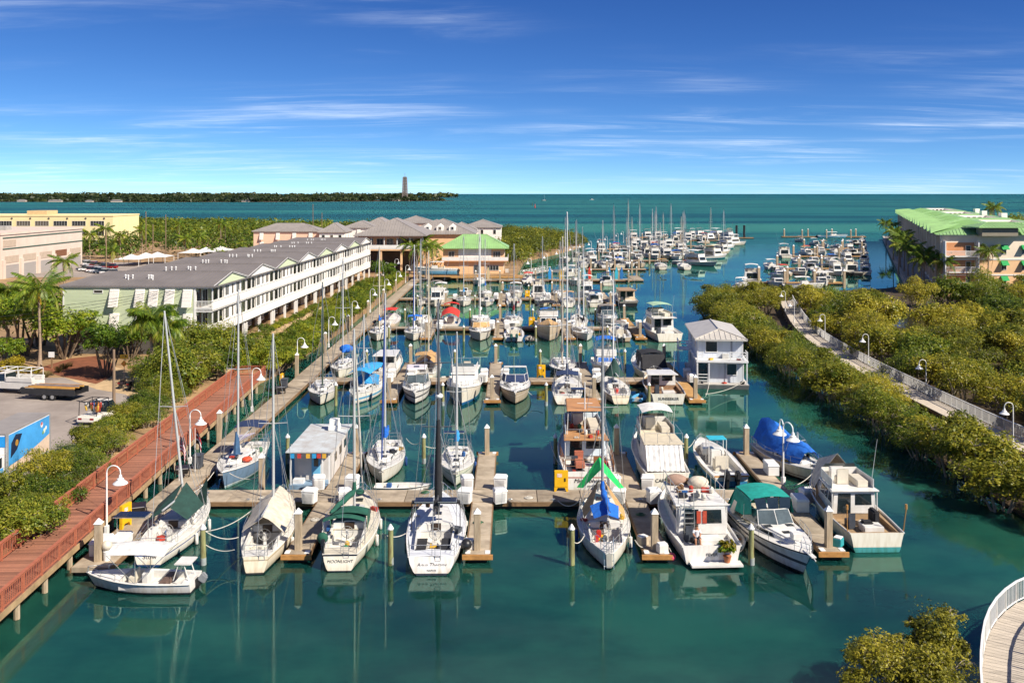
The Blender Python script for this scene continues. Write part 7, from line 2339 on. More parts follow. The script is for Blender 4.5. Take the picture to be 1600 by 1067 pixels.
farlist = [  # kind, zoomed x, waterline y, heading, L, B, mast, label
 ('con', 75, 552, 200, 8.5, 2.9, 0, 'white launch tied behind the kayak dock', None, None),
 ('cru', 235, 462, 175, 9.5, 3.3, 0, 'white cruiser with grey cover, front left of the far boat cluster', cvGY, None),
 ('cru', 378, 472, 184, 10, 3.6, 0, 'white cabin boat with red side bag in the far cluster front row', cvW, None),
 ('fly', 470, 440, 178, 11, 3.9, 0, 'boat under a black canopy in the far cluster front row', cvK, None),
 ('sail', 545, 478, 178, 9.5, 3.1, 15, 'grey tented sailboat in the far cluster front row', cvGY, None),
 ('con', 655, 474, 182, 8.5, 3.0, 0, 'open boat with grey top right of the tented sailboat', cvGY, None),
 ('cru', 640, 415, 180, 9.5, 3.4, 0, 'white cruiser behind the open grey topped boat', cvW, None),
 ('sail', 832, 490, 2, 9.5, 3.2, 13.5, 'white sailboat with tan gear, stern out, at the near right of the far cluster', cvT, None),
 ('sail', 1028, 492, -2, 9.5, 3.2, 14.5, 'sailboat with rust red covers beside the white trawler in the far cluster', canvas('rust', lin('#a5583c')), None),
 ('fly', 1140, 462, 140, 15, 4.6, 0, 'big white trawler with high bow at the edge of the far cluster', cvW, HW),
 ('fly', 1270, 398, 60, 11, 6.0, 0, 'turquoise hulled catamaran cruiser with white roof in the far cluster', canvas('cream', lin('#e6e2c4')), HTQ),
 ('fly', 1345, 362, 40, 12, 4.2, 0, 'white cruiser with navy bridge canvas behind the turquoise catamaran', cvN, None),
 ('fly', 1385, 318, 40, 13, 4.2, 0, 'motor yacht with turquoise boot stripe near the far pier', cvW, HTQ),
 ('fly', 1432, 288, 60, 14, 4.6, 0, 'white sport fisherman at the outermost corner of the far cluster', cvW, HW),
 ('cru', 232, 395, 180, 9.5, 3.4, 0, 'white cruiser in the second row of the far cluster, leftmost', cvW, None),
 ('fly', 330, 350, 180, 10, 3.6, 0, 'boat with red brown wheelhouse cover in the far cluster', canvas('brick', lin('#8c3b34')), None),
 ('con', 150, 425, 230, 7.5, 2.6, 0, 'small runabout alone left of the far cluster', cvGY, None),
 ('fly', 700, 385, 180, 11, 3.8, 0, 'grey topped cruiser in the second row of the far cluster', cvGY, None),
 ('fly', 785, 400, 180, 11, 3.9, 0, 'cruiser with royal blue bimini and blue side screens in the far cluster', cvB, None),
 ('fly', 885, 402, 180, 11, 3.9, 0, 'white cruiser right of the royal blue topped one', cvW, None),
 ('cru', 965, 412, 180, 9.5, 3.4, 0, 'white boat with blue cockpit cover in the far cluster second row', cvB, None),
 ('fly', 1010, 350, 180, 12, 4.2, 0, 'white cruiser with grey bimini in the far cluster third row', cvGY, None),
 ('fly', 690, 325, 180, 12, 4.0, 0, 'tan topped cruiser in the far cluster third row', cvT, None),
 ('fly', 770, 325, 180, 12, 4.0, 0, 'white cruiser left of a mast in the far cluster third row', cvW, None),
 ('fly', 900, 310, 180, 13, 4.2, 0, 'dark topped cruiser in the far cluster third row', cvK, None),
 ('sail', 432, 310, 180, 11, 3.4, 17.5, 'tall masted sailboat at the left back of the far cluster', cvGY, None),
 ('sail', 556, 330, 180, 12, 3.6, 20, 'tallest masted sailboat in the far cluster', cvN, None),
 ('sail', 651, 310, 180, 11, 3.4, 18, 'sailboat with twin stays right of the tallest mast', cvW, None),
 ('sail', 788, 300, 180, 11, 3.4, 17, 'sailboat with cream mast mid back of the far cluster', cvW, None),
 ('sail', 850, 340, 180, 11, 3.4, 15, 'sailboat with mast just right of the cream mast', cvGY, None),
 ('sail', 916, 300, 180, 12, 3.5, 18, 'sailboat with grey mast before the big motor yacht', cvB, None),
 ('sail', 1028, 400, 180, 11, 3.4, 16.5, 'sailboat with lone mast behind the white trawler', cvW, None),
 ('fly', 600, 245, 180, 13, 4.4, 0, 'white motor yacht with tall radar mast at the far cluster back left', cvW, None),
 ('fly', 720, 235, 180, 13, 4.4, 0, 'white motor yacht in the far cluster back row, second from left', cvGY, None),
 ('fly', 805, 232, 180, 13, 4.4, 0, 'white motor yacht in the far cluster back row, third from left', cvK, None),
 ('fly', 990, 225, 180, 17, 5.4, 0, 'largest white motor yacht with stacked bridges in the far cluster back row', cvW, HW),
 ('fly', 1060, 245, 180, 13, 4.4, 0, 'white motor yacht right of the largest yacht', cvK, None),
 ('con', 1150, 255, 160, 10, 3.4, 0, 'white fishing boat with rods in the far cluster back row', cvW, None),
 ('fly', 1160, 225, 170, 13, 4.4, 0, 'white yacht with grey flybridge near the right back corner', cvGY, None),
 ('fly', 1235, 250, 160, 13, 4.4, 0, 'white yacht left of the antenna cluster', cvW, None),
 ('fly', 1305, 225, 150, 15, 4.8, 0, 'long white yacht with many antennas at the right back corner', cvW, HW),
 ('fly', 1400, 240, 150, 13, 4.4, 0, 'white sport yacht beside the far pier', cvGY, None),
 ('sail', 24, 430, 180, 10, 3.2, 14.5, 'sailboat with tall pale mast just before the mangrove spit', cvW, None),
 ('sail', 118, 385, 180, 9, 3.0, 13.0, 'sailboat with slender mast in front of the mangrove point', cvW, None),
 ('con', 20, 520, 100, 8, 2.8, 0, 'dark canopied launch by the footbridge at the kayak dock', cvK, None),
 ('fly', 620, 300, 180, 11, 4, 0, 'cruiser with dark cockpit between the tall masts', cvK, None),
 ('cru', 520, 395, 180, 9.5, 3.4, 0, 'white cruiser squeezed behind the black canopied boat', cvW, None),
 ('cru', 420, 400, 180, 9.5, 3.4, 0, 'beige cruiser left of the black canopied boat', cvT, None),
]
for k, (kind, zx, zy, hd, L_, B_, mt, lab, top, hl) in enumerate(farlist):
 p = fz_(zx, zy)
 c = L_ / 2 * math.cos(R(hd))
 far_boat(kind, lab, p.x, p.y + abs(c), hd, L_ * 1.08, B_ * 1.15, k, mt or 12, 'boats of the far marina', top, hl)
for k in range(30):
 row, col = divmod(k, 6)
 a, b_, py = [(905, 985, 417), (955, 1075, 401), (950, 1100, 390), (985, 1135, 380), (1000, 1145, 372)][row]
 p = G(a + (b_ - a) * (col + .4 + .2 * (k % 3)) / 6, py, 0)
 kd = ['sail', 'fly', 'sail', 'con', 'cru', 'sail', 'fly'][k % 7]
 far_boat(kd, 'white %s filling %s row of the far cluster, %s from the left' % ({'sail': 'sailboat', 'con': 'open boat'}.get(kd, 'cruiser'), ordn(row), ordn(col)), p.x, p.y, 180 if k % 2 else 0, 10.5 + k % 3, 3.6, k + 7, 12 + k % 5, 'boats of the far marina')
for k, (x, y, kd, lab) in enumerate([(5.9, 155.6, 'cru', 'white cruiser between red covered sailboat and bare slip, third cross dock'), (-15.2, 155.4, 'sail', 'sailboat behind the third cross dock, nearest to the walkway'), (-20.2, 155.2, 'con', 'small open boat along the walkway behind the third cross dock'), (-15.0, 184.2, 'fly', 'white cruiser near the walkway at the fourth cross dock'), (16.3, 184.4, 'cru', 'white cruiser left of the black sterned trawler'),
                                     (-15.2, 197.2, 'cru', 'grey cruiser behind the fourth cross dock near the walkway'), (5.6, 197.4, 'fly', 'cruiser behind the fourth cross dock between two sailboats'), (16.0, 197.0, 'fly', 'white cruiser behind the fourth cross dock, outermost'), (.6, 114.0, 'con', 'open boat behind the second cross dock by the yellow cabinet'), (-8.0, 226.0, 'sail', 'sailboat before the quay of the harbour building'), (4.0, 226.5, 'con', 'launch before the kayak dock'), (15.5, 226.0, 'sail', 'sailboat before the middle of the kayak dock'), (23.0, 226.0, 'cru', 'cruiser before the outer end of the kayak dock')]):
 if k == 8: continue
 far_boat(kd, lab, x, y, 180 if k % 2 else 0, 9.6, 3.3, k + 3, 13.5 + k % 3, 'boats of the marina rows')
for k in range(6):
 p = rz_(1215 - k * 6, 450 - k * 58)
 far_boat(['cru', 'con'][k % 2], 'small boat moored close to the right promenade wall, %s from the mangroves' % ordn(k), p.x, p.y, 20, 8.5, 3.2, k * 2 + 3, 12, 'boats along the promenade wall', [cvK, cvN, cvGY][k % 3])
for k in range(12):
 row, col = divmod(k, 4)
 p = rz_([430, 560, 640][row] + col * [160, 150, 130][row] + 40, [455, 350, 262][row])
 far_boat(['con', 'cru', 'con', 'fly'][k % 4], 'boat filling the right basin, %s row from the mangroves, %s from the left' % (ordn(row), ordn(col)), p.x, p.y, 180 if k % 2 else 0, 9.5, 3.5, k + 21, 12, 'boats of the right basin')
for k, (a, b_, py) in enumerate([(915, 1010, 420.5), (925, 1045, 407), (940, 1085, 394), (965, 1120, 384), (990, 1140, 375.5)]):
 p, q_ = G(a, py, .55), G(b_, py, .55)
 dock('main_dock', 'concrete dock of the far boat cluster, %s counted from the near side' % ordn(k), p.x, q_.x, p.y, p.y + 2.6, 'x', 6)
 n = 5
 for i in range(n):
  pile(p.x + (q_.x - p.x) * (i + .5) / n, p.y - 8 if i % 2 else p.y + 3, 'concrete pile in the far boat cluster, %s on dock %s' % (ordn(i), ['one', 'two', 'three', 'four', 'five'][k]), sc=1.25)
p0, p1 = G(1152, 371.5, .55), G(1178, 371.5, .55)
dock('breakwater_pier', 'short tan pier with dark posts at the far right end of the boat cluster', p0.x - 3, p1.x, p0.y, p0.y + 3, 'x', 5, mat=NEWD)
for k, px in enumerate((1152, 1164)):
 q_ = G(px, 371, .55)
 o = MB().cyl(0, 0, -2, 6.4, .55, n=8).build('marker_post', BLACKP)
 o.location = (q_.x, q_.y + 1.5, 0)
 tag(o, ['dark post at the boat side of the short tan pier', 'dark post at the middle of the short tan pier'][k], 'post')
rlist = [
 ('con', 150, 606, 20, 9, 3.2, 'black engined fishing boat, nearest in the right basin', cvW, None), ('fly', 245, 545, 10, 11, 3.9, 'sport fisherman with tall tuna tower in the right basin', cvW, None),
 ('con', 402, 412, 5, 9.5, 3.3, 'white hardtop boat with three outboards in the right basin', cvW, None), ('fly', 522, 305, 5, 11, 3.8, 'white sport fisherman at the outer finger of the right basin', cvW, None),
 ('cru', 480, 498, 180, 7.5, 2.8, 'small white boat on a lift in the right basin', cvW, None), ('cru', 470, 572, 180, 8, 3.0, 'dark decked boat beside the nearest fishing boat', cvN, None),
 ('con', 660, 580, 90, 9, 3.0, 'white boat lying crosswise at the mangrove edge', cvW, None), ('con', 925, 545, 180, 8.5, 3.2, 'pale green hulled open boat facing the mangroves', cvW, HGN),
 ('cru', 765, 425, 0, 9, 3.4, 'white cuddy boat with grey windows in the right basin', cvW, None), ('cru', 945, 392, 130, 7, 2.8, 'tilted white boat on a cradle in the right basin', cvGY, None),
 ('fly', 1130, 462, 0, 10, 3.8, 'dark boat in the shade by the promenade, nearest of three', cvK, HBK), ('cru', 1145, 285, 0, 9, 3.4, 'dark boat in the shade by the promenade, middle of three', cvK, HBK),
 ('cru', 1150, 190, 0, 9, 3.4, 'dark boat in the shade by the promenade, farthest of three', cvK, HBK), ('cru', 725, 285, 180, 9, 3.3, 'white bow rider with tan cover in the right basin', cvT, None),
 ('cru', 850, 290, 180, 9, 3.3, 'white cruiser with brown cockpit in the right basin', cvW, None), ('cru', 995, 310, 180, 9, 3.3, 'wide windowed cruiser before the dark boats', cvGY, None),
 ('con', 870, 215, 180, 9, 3.2, 'white T-top boat in the back row of the right basin', cvT, None), ('con', 995, 228, 180, 9, 3.2, 'black topped boat in the back row of the right basin', cvK, None),
 ('con', 920, 122, 90, 14, 3.8, 'long pale aqua yacht lying along the back dock of the right basin', cvW, HAQ), ('cru', 790, 195, 180, 8, 3.0, 'small white boat left of the T-top boat', cvW, None),
 ('con', 655, 165, 180, 8, 3.0, 'small boat at the outer back dock of the right basin', cvGY, None), ('cru', 860, 560, 180, 7, 2.8, 'white covered tender at the mangrove edge', cvW, None),
]
for k, (kind, zx, zy, hd, L_, B_, lab, top, hl) in enumerate(rlist):
 p = rz_(zx, zy)
 far_boat(kind, lab, p.x, p.y + abs(L_ / 2 * math.cos(R(hd))), hd, L_ * 1.1, B_ * 1.2, k + 60, 12, 'boats of the right basin', top, hl)
for k, (a, b_, zy) in enumerate([(250, 1020, 545), (420, 1020, 415), (560, 1200, 303), (660, 1180, 238), (470, 1220, 122)]):
 p, q_ = rz_(a, zy), rz_(b_, zy)
 dock('main_dock', 'tan dock of the right basin, %s counted from the mangroves' % ordn(k), p.x, q_.x, p.y, p.y + 2.4, 'x', 6, mat=NEWD)
 n = 6 if k < 4 else 7
 for i in range(n):
  pile(p.x + (q_.x - p.x) * (i + .3) / n, p.y - (7 if i % 2 else -2.8), 'tall pile in the right basin, %s along its dock %s' % (ordn(i), ['one', 'two', 'three', 'four', 'five'][k]), wood=False, sc=1.45)
bt = far_boat('sail', 'lone sailboat far out on the open bay', *G(850, 313.5).xy, 80, 14, 4.4, 3, 19)
bt = far_boat('fly', 'lone white motorboat far out on the open bay', *G(925, 312.5).xy, 80, 16, 5, 6)
for k, (px, py) in enumerate([(836, 325), (832, 322)]):
 p = G(px, py)
 o = MB().lathe([(.9, -1), (.9, 1.5), (.5, 3.5), (.5, 6.0)], n=8).build('channel_marker', M('marker_red', lin('#c23a2a'), .6, .1, 1) if k == 0 else M('marker_green', lin('#3a5a4a'), .6, .1, 1))
 o.location = (p.x, p.y, 0)
 tag(o, ['red channel marker standing in the bay', 'dark channel marker near the red one'][k], 'marker')
for k, (px, py) in enumerate([(165, 312.5), (182, 312.8), (108, 312), (196, 312.3)]):
 p = G(px, py)
 far_boat('fly', 'tiny white boat anchored off the far island, %s from the left' % ordn([1, 2, 0, 3][k]), p.x, p.y, 85, 20, 6, k * 8, group='boats anchored off the far island')
# lamps
def lamp_meshes():
 a = [math.pi - i * math.pi / 10 for i in range(11)]
 hook = [(.42 + .42 * math.cos(q), 0, 3.75 + .42 * math.sin(q)) for q in a]
 pole = MB().tube([(0, 0, 0), (0, 0, 3.75)], [.07, .05], 8).mesh('pole', WHITEP, smooth=60)
 hk = MB().tube(hook + [(.84, 0, 3.62)], .04, 6).mesh('hook', WHITEP, smooth=60)
 sh_ = MB().lathe([(.06, 3.62), (.10, 3.56), (.11, 3.42), (.2, 3.38), (.22, 3.28), (.44, 3.10), (.45, 3.06), (.40, 3.065), (.2, 3.2)], (.84, 0, 0), 14).mesh('lamp_shade', WHITEP, smooth=35)
 bs = MB().box(-.12, .12, -.12, .12, 0, .5).mesh('base', WHITEP, bev=.02)
 return pole, hk, sh_, bs
LM = lamp_meshes()
def lamp(x, y, z, rz, label, sc=1.0, twin=False):
 t = thing('dock_lamp', label, 'lamp', (x, y, z), rz, 'hooked white dock lamps', sc)
 inst(LM[0], 'pole', t); inst(LM[1], 'hook', t); inst(LM[2], 'lamp_shade', t); inst(LM[3], 'base', t)
 if twin:
  inst(LM[1], 'hook', t, (0, 0, 0), (0, 0, R(150))); inst(LM[2], 'lamp_shade', t, (0, 0, 0), (0, 0, R(150)))
 return t
for k, Y in enumerate([58.8, 74, 91.7, 111, 130, 149, 168, 187, 206, 224]):
 lamp(-25.68, Y, .5, 0, 'hooked white lamp on the left walkway, %s from its near end' % ordn(k), 1.03)
lamp(20.05, 68.6, ZD, R(-60), 'twin hooked white lamp at the outer end of the nearest cross dock', 1.12, True)
for k, (px, Y) in enumerate([(1583, 76), (1447, 95.6), (1357, 113), (1289, 131.5), (1241, 149), (1227, 163)]):
 lamp((px - 800) * Y / 1450, Y, ZP, R(180), 'hooked white lamp rising from the mangrove path railing, %s from the near end' % ordn(k), .86)
for k, (px, py) in enumerate([(830, 405), (855, 397), (874, 391), (895, 385), (910, 381), (924, 377.5), (938, 373.5), (949, 370), (966, 365), (974, 362)]):
 Y = 1450 * 16.5 / (py - 303)
 lamp((px - 800) * Y / 1450, Y, .6, R(150), 'hooked lamp along the far marina walkway, %s from the harbour building' % ordn(k), 1.2)
for k, (px, py) in enumerate([(601, 413), (617, 407), (641, 399), (657, 398)]):
 Y = 1450 * 16.6 / (py - 303)
 lamp((px - 800) * Y / 1450, Y, 1.2, 0, 'hooked lamp between white houses and harbour building, %s from the left' % ordn(k), 1.1)
for k, (u_, v_) in enumerate([(6.3, 2), (6.3, 14), (6.3, 26), (6.3, 40), (6.3, 56), (6.3, 76)]):
 a = AP(u_, v_, 0)
 lamp(93 + a[0], 218 + a[1], 1.5, R(180), 'hooked lamp along the right promenade, %s from the near end' % ordn(k), 1.2)
# yellow safety cabinets, bins, carts
YCAB = M('yellow_cabinet', lin('#e8b317'), .5, .08, 2)
def cabinet(x, y, z, rz, label):
 t = thing('safety_cabinet', label, 'cabinet', (x, y, z), rz)
 MB().box(-.5, .5, -.12, .12, .32, 1.5).build('body', YCAB, t, bev=.03)
 MB().prism([(-.5, 0, 0), (-.38, 0, 0), (-.25, 0, .28), (.25, 0, .28), (.38, 0, 0), (.5, 0, 0), (.5, 0, .33), (-.5, 0, .33)], (0, -.1, 0), (0, .1, 0)).build('legs', YCAB, t)
 MB().box(-.3, .05, -.135, -.12, 1.05, 1.3).build('notice', M('notice_print', lin('#dfd5c8'), .6, .5, 9, dirt=lin('#b33a2a'), dirt_amt=.7), t)
 MB().box(.22, .32, -.15, -.12, .75, .98).build('handle', BLACKP, t)
cabinet(3.55, 67.0, ZD, 0, 'yellow safety cabinet on the nearest cross dock beside the wooden trawler')
cabinet(3.4, 108.4, ZD, 0, 'yellow safety cabinet on the second cross dock')
cabinet(3.2, 150.2, ZD, 0, 'yellow safety cabinet on the third cross dock')
cabinet(3.2, 191.8, ZD, 0, 'yellow safety cabinet on the fourth cross dock')
cabinet(-24.9, 59.8, ZD, R(78), 'yellow safety cabinet beside the nearest walkway lamp')
cabinet(-25.6, 103.2, ZD, R(85), 'yellow safety cabinet where the boardwalk meets the walkway')
BIN = M('bin_grey', lin('#4a4f57'), .6, .12, 3)
for k, (x, y, lab) in enumerate([(-24.55, 72.6, 'grey wheeled bin on the walkway behind the flags'), (-25.1, 102.4, 'grey wheeled bin by the yellow cabinet at the boardwalk end')]):
 t = thing('wheeled_bin', lab, 'bin', (x, y, ZD))
 MB().hexa([(-.27, -.32, .05), (.27, -.32, .05), (.27, .32, .05), (-.27, .32, .05)], [(-.33, -.4, 1.0), (.33, -.4, 1.0), (.33, .4, 1.0), (-.33, .4, 1.0)]).build('body', BIN, t, bev=.03)
 MB().box(-.36, .36, -.43, .45, 1.002, 1.1).build('lid', BIN, t, bev=.02)
 for sx in (-.25, .25):
  MB().tube([(sx - .04, .36, .12), (sx + .04, .36, .12)], .12, 8).build('wheel', BLACKP, t)
for k, (x, y, lab) in enumerate([(-24.9, 61.8, 'black two-wheeled dock cart by the nearest yellow cabinet'), (-25.0, 70.3, 'black two-wheeled dock cart behind the flagpole'), (-24.9, 99.6, 'dock cart parked near the bin at the boardwalk end')]):
 t = thing('dock_cart', lab, 'cart', (x, y, ZD), R(20))
 MB().hexa([(-.4, -.5, .35), (.4, -.5, .35), (.4, .5, .35), (-.4, .5, .35)], [(-.5, -.65, .75), (.5, -.65, .75), (.5, .65, .75), (-.5, .65, .75)]).build('tub', BLACKP, t)
 for sx in (-.52, .52):
  pts = [(sx, .25 * math.cos(a), .27 + .25 * math.sin(a)) for a in [i * math.pi / 6 for i in range(13)]]
  MB().tube(pts, .035, 5, cap=False).tube([(sx, -.25, .27), (sx, .25, .27)], .012, 4).tube([(sx, 0, .02), (sx, 0, .52)], .012, 4).build('wheel', BLACKP, t)
 MB().tube([(-.4, -.6, .7), (-.4, -1.2, .95), (.4, -1.2, .95), (.4, -.6, .7)], .025, 5).build('handle', STEEL, t)
for k, (x, y, lab) in enumerate([(-24.6, 55.6, 'white dock locker behind the near pile of the walkway'), (-23.6, 56.0, 'white dock locker second from the walkway end'), (19.6, 63.2, 'white dock locker on the rightmost near finger'), (19.9, 71.3, 'white dock locker beside the tarpaulin wrapped sailboat')]):
 t = thing('dock_locker', lab, 'dock locker', (x, y, ZD + .003))
 MB().box(-.42, .42, -.75, .75, 0, .72).build('body', WHITEP, t, bev=.03)
 MB().hexa([(-.46, -.8, .722), (.46, -.8, .722), (.46, .8, .722), (-.46, .8, .722)], [(-.4, -.72, .88), (.4, -.72, .88), (.4, .72, .88), (-.4, .72, .88)]).build('lid', WHITEP, t, bev=.02)
t = thing('fender_buoy', 'round cream buoy ball on the end of the walkway', 'buoy', (-23.75, 54.4, ZD))
MB().ball((0, 0, .85), .3, 10).build('ball', CREAM, t, smooth=60)
MB().lathe([(.2, 0), (.24, .55), (.18, .58)], n=8).build('bucket', WHITEP, t, smooth=60)
t = thing('dock_fender', 'red round fender hanging at the third near finger\'s end', 'fender', (9.55, 55.4, .35))
MB().ball((0, 0, 0), .24, 10).build('ball', M('gear_redpink', lin('#e0506a'), .6, .1, 2), t, smooth=60)
MB().tube([(0, 0, .2), (-.15, .1, .5)], .02, 5).build('cord', ROPEW, t)
gg = Boat.__new__(Boat)
for k, (x, y, c, lab) in enumerate([(-2.9 + .3, 56.2, '#e6e0d6', 'white step box on the second near finger'), (9.2 - .2, 55.6, '#e8e2d8', 'white crate at the end of the third near finger'), (8.0, 56.8, '#bfae96', 'open bin of gear on the third near finger'), (19.9, 56.6, '#2a9aa0', 'teal bucket by the rightmost near finger pile')]):
 t = thing('gear_crate', lab, 'crate', (x, y, ZD + .002), .3 * k)
 mm = M('crate_' + c[1:], c, .6, .12, 3)
 MB().box(-.3, .3, -.25, .25, 0, .5).build('body', mm, t, bev=.03)
 MB().box(-.26, .26, -.21, .21, .502, .56).build('lid', WHITEP, t)
# kayaks on the kayak dock
for k, (x, c) in enumerate([(-6, '#c9b48a'), (9.5, '#2b8fd0'), (12.2, '#e0b52a'), (17, '#38a6c8'), (18.2, '#7fc6dc'), (19.5, '#c8382c'), (24.5, '#2f8fc0'), (26.3, '#38b0c8'), (27.6, '#2a6fae')]):
 t = thing('paddle_board', ['sand', 'blue', 'yellow', 'aqua', 'pale blue', 'red', 'mid blue', 'turquoise', 'dark blue'][k] + ' paddle board standing upright on the kayak dock', 'paddle board', (x, 233.6, ZD), 0, 'boards on the kayak dock')
 MB().hexa([(-.3, -.08, 0), (.3, -.08, 0), (.3, .08, 0), (-.3, .08, 0)], [(-.42, -.1, 1.4), (.42, -.1, 1.4), (.42, .1, 1.4), (-.42, .1, 1.4)]).hexa([(-.42, -.1, 1.4), (.42, -.1, 1.4), (.42, .1, 1.4), (-.42, .1, 1.4)], [(-.1, -.03, 3.0), (.1, -.03, 3.0), (.1, .03, 3.0), (-.1, .03, 3.0)]).build('board', M('board_' + c[1:], c, .5, .1, 2), t, smooth=50)
 MB().bar((-.5, .2, .7), (.5, .2, .7), .06, .06).build('rack', WOODT, t)
fbr = thing('gangway', 'white railed gangway from the quay towards the far marina', 'gangway', (3.0, 240, 0), R(-25))
MB().box(-.9, .9, 0, 16, .9, 1.05).build('deck', CONC, fbr)
for sx in (-.9, .9):
 q = MB().bar((sx, 0, 2.1), (sx, 16, 2.1), .07, .07).bar((sx, 0, 1.1), (sx, 16, 1.1), .07, .07)
 for i in range(9):
  q.bar((sx, i * 2, 1.05), (sx, i * 2, 2.1), .06, .06)
  if i < 8: q.bar((sx, i * 2, 1.1), (sx, i * 2 + 2, 2.1), .05, .05)
 q.build('truss', WHITEP, fbr)
# flags
def flag(x, y, label, kind):
 t = thing('flag', label, 'flag', (x, y, ZD))
 MB().tube([(0, 0, 0), (.0, 0, 3.4)], [.03, .02], 6).build('pole', WHITEP, t)
 cols = {'r': M('flag_red', lin('#b32638'), .8, .1, 5), 'w': M('flag_white', (.75, .74, .72), .8, .08, 5), 'b': M('flag_blue', lin('#1f2a4c'), .8, .1, 5), 'k': M('flag_black', lin('#221e22'), .8, .15, 5)}
 def P(u, v):     # u along the fly, v up; hanging in folds
  return (.05 + .62 * u * (1 - .25 * u), .12 * math.sin(u * 5 + v * 2) - .1 * u, 3.3 - 1.15 * (1 - v) * .95 - .95 * u * u)
 n = 9
 for i in range(n):
  c = 'r' if i % 2 == 0 else 'w'
  if kind == 'dark': c = ['k', 'r', 'k', 'w', 'k', 'r', 'w', 'k', 'k'][i]
  m = MB()
  m.grid([[P(j / 8, 1 - (i + q) / n) for j in range(9)] for q in (0, 1)])
  m.build('stripe', cols[c], t, smooth=60)
 if kind != 'dark':
  m = MB()
  rows = [[tuple(Vector(P(j / 12, 1 - q * .5 / 4)) + Vector((0, -.012, 0))) for j in range(6)] for q in range(5)]
  m.grid(rows)
  m.build('canton', cols['b'], t, smooth=60)
  st = MB()
  for a in range(4):
   for b_ in range(4):
    c = Vector(P(.04 + a * .11, 1 - (.06 + b_ * .12))) + Vector((0, -.026, 0))
    pts = []
    for s5 in range(10):
     rr = .028 if s5 % 2 == 0 else .012
     an = math.pi / 2 + s5 * math.pi / 5
     pts.append((c.x + rr * math.cos(an), c.y, c.z + rr * math.sin(an)))
    st.add(pts, [tuple(range(10))])
  st.build('stars', cols['w'], t)
flag(-24.9, 69.4, 'red and white striped flag with blue starred corner hanging beside the boardwalk', 'us')
flag(-24.45, 71.6, 'black and red flag drooping over the walkway beside the grey bin', 'dark')
# mooring ropes
def rope(a, b, sag, label, r=.028):
 a, b = Vector(a), Vector(b)
 o_ = a.copy()
 pts = []
 for i in range(13):
  t_ = i / 12
  p = a.lerp(b, t_) - o_
  p.z -= sag * 4 * t_ * (1 - t_)
  pts.append(p)
 o = MB().tube(pts, r, 5).build('mooring_rope', ROPEW, smooth=60)
 o.location = o_
 tag(o, label, 'rope', 'mooring ropes')
rope((-18.25, 55.3, 1.9), (-16.5, 56.0, 1.3), .25, 'pale rope from first wooden pile to the beige tented sailboat, upper of two')
rope((-18.25, 55.3, 1.1), (-16.4, 54.8, 1.0), .2, 'pale rope from first wooden pile to the beige tented sailboat, lower of two')
rope((-18.3, 55.3, 1.9), (-16.6, 62.8, 1.6), .5, 'long rope running aft to the bow of the beige tented sailboat')
rope((-7.7, 55.2, 1.8), (-6.5, 56.6, 1.3), .2, 'rope from the wooden pile to the black covered sailboat')
rope((3.5, 55.2, 1.5), (4.4, 56.5, 1.2), .35, 'rope from the wooden pile to the double-ended sailboat')
rope((3.2, 64.8, .6), (4.6, 62.8, 1.3), .4, 'rope from the nearest cross dock to the double-ended sailboat')
rope((14.0, 55.3, 1.6), (13.3, 55.6, 1.1), .7, 'slack rope looped between wooden pile and live-aboard stern')
rope((7.4, 55.8, 1.2), (8.1, 56.4, .6), .2, 'rope from the double-ended sailboat to the third near finger')
rope((-23.0, 66.0, .6), (-22.2, 69.2, 1.3), .25, 'rope from the walkway corner to the slate blue bow')
rope((-18.3, 67.9, 1.4), (-21.0, 69.0, 1.25), .35, 'rope from the slate blue bow to the concrete pile')
rope((-18.1, 76.0, 1.5), (-16.4, 74.5, 1.0), .3, 'rope from a wooden pile to the floating cabin')
rope((-7.6, 76.1, 1.6), (-9.0, 79.0, 1.2), .3, 'rope from a wooden pile to the blue furled sailboat')
rope((-7.5, 76.1, 1.5), (-5.4, 77.0, 1.2), .3, 'rope from a wooden pile to the small pale green sailboat')
rope((3.1, 76.2, 1.7), (4.0, 70.0, 1.3), .5, 'rope from a wooden pile to the wooden trawler')
rope((13.9, 76.2, 1.4), (15.4, 78.2, 1.3), .45, 'rope from a wooden pile to the blue and orange fishing boat')
rope((20.3, 68.0, .6), (22.9, 69.6, 1.5), .35, 'rope from dock end to the tarpaulin wrapped sailboat, slack')
rope((20.35, 67.2, .6), (21.9, 66.5, 1.8), .15, 'rope from dock end to the sport fishing boat\'s bow')
rope((3.2, 96.8, .9), (1.6, 98.0, 1.2), .3, 'rope from a wooden pile to the beige cruiser')
rope((20.3, 97.3, .8), (22.2, 104.4, .8), .2, 'rope from finger end to the houseboat, lower of two')
rope((20.3, 97.5, 1.0), (26.0, 104.3, .9), .3, 'long rope crossing in front of the houseboat float')
rope((-18.2, 118.5, 1.6), (-19.6, 111.0, 1.2), .3, 'rope by the blue bundled sailboat')
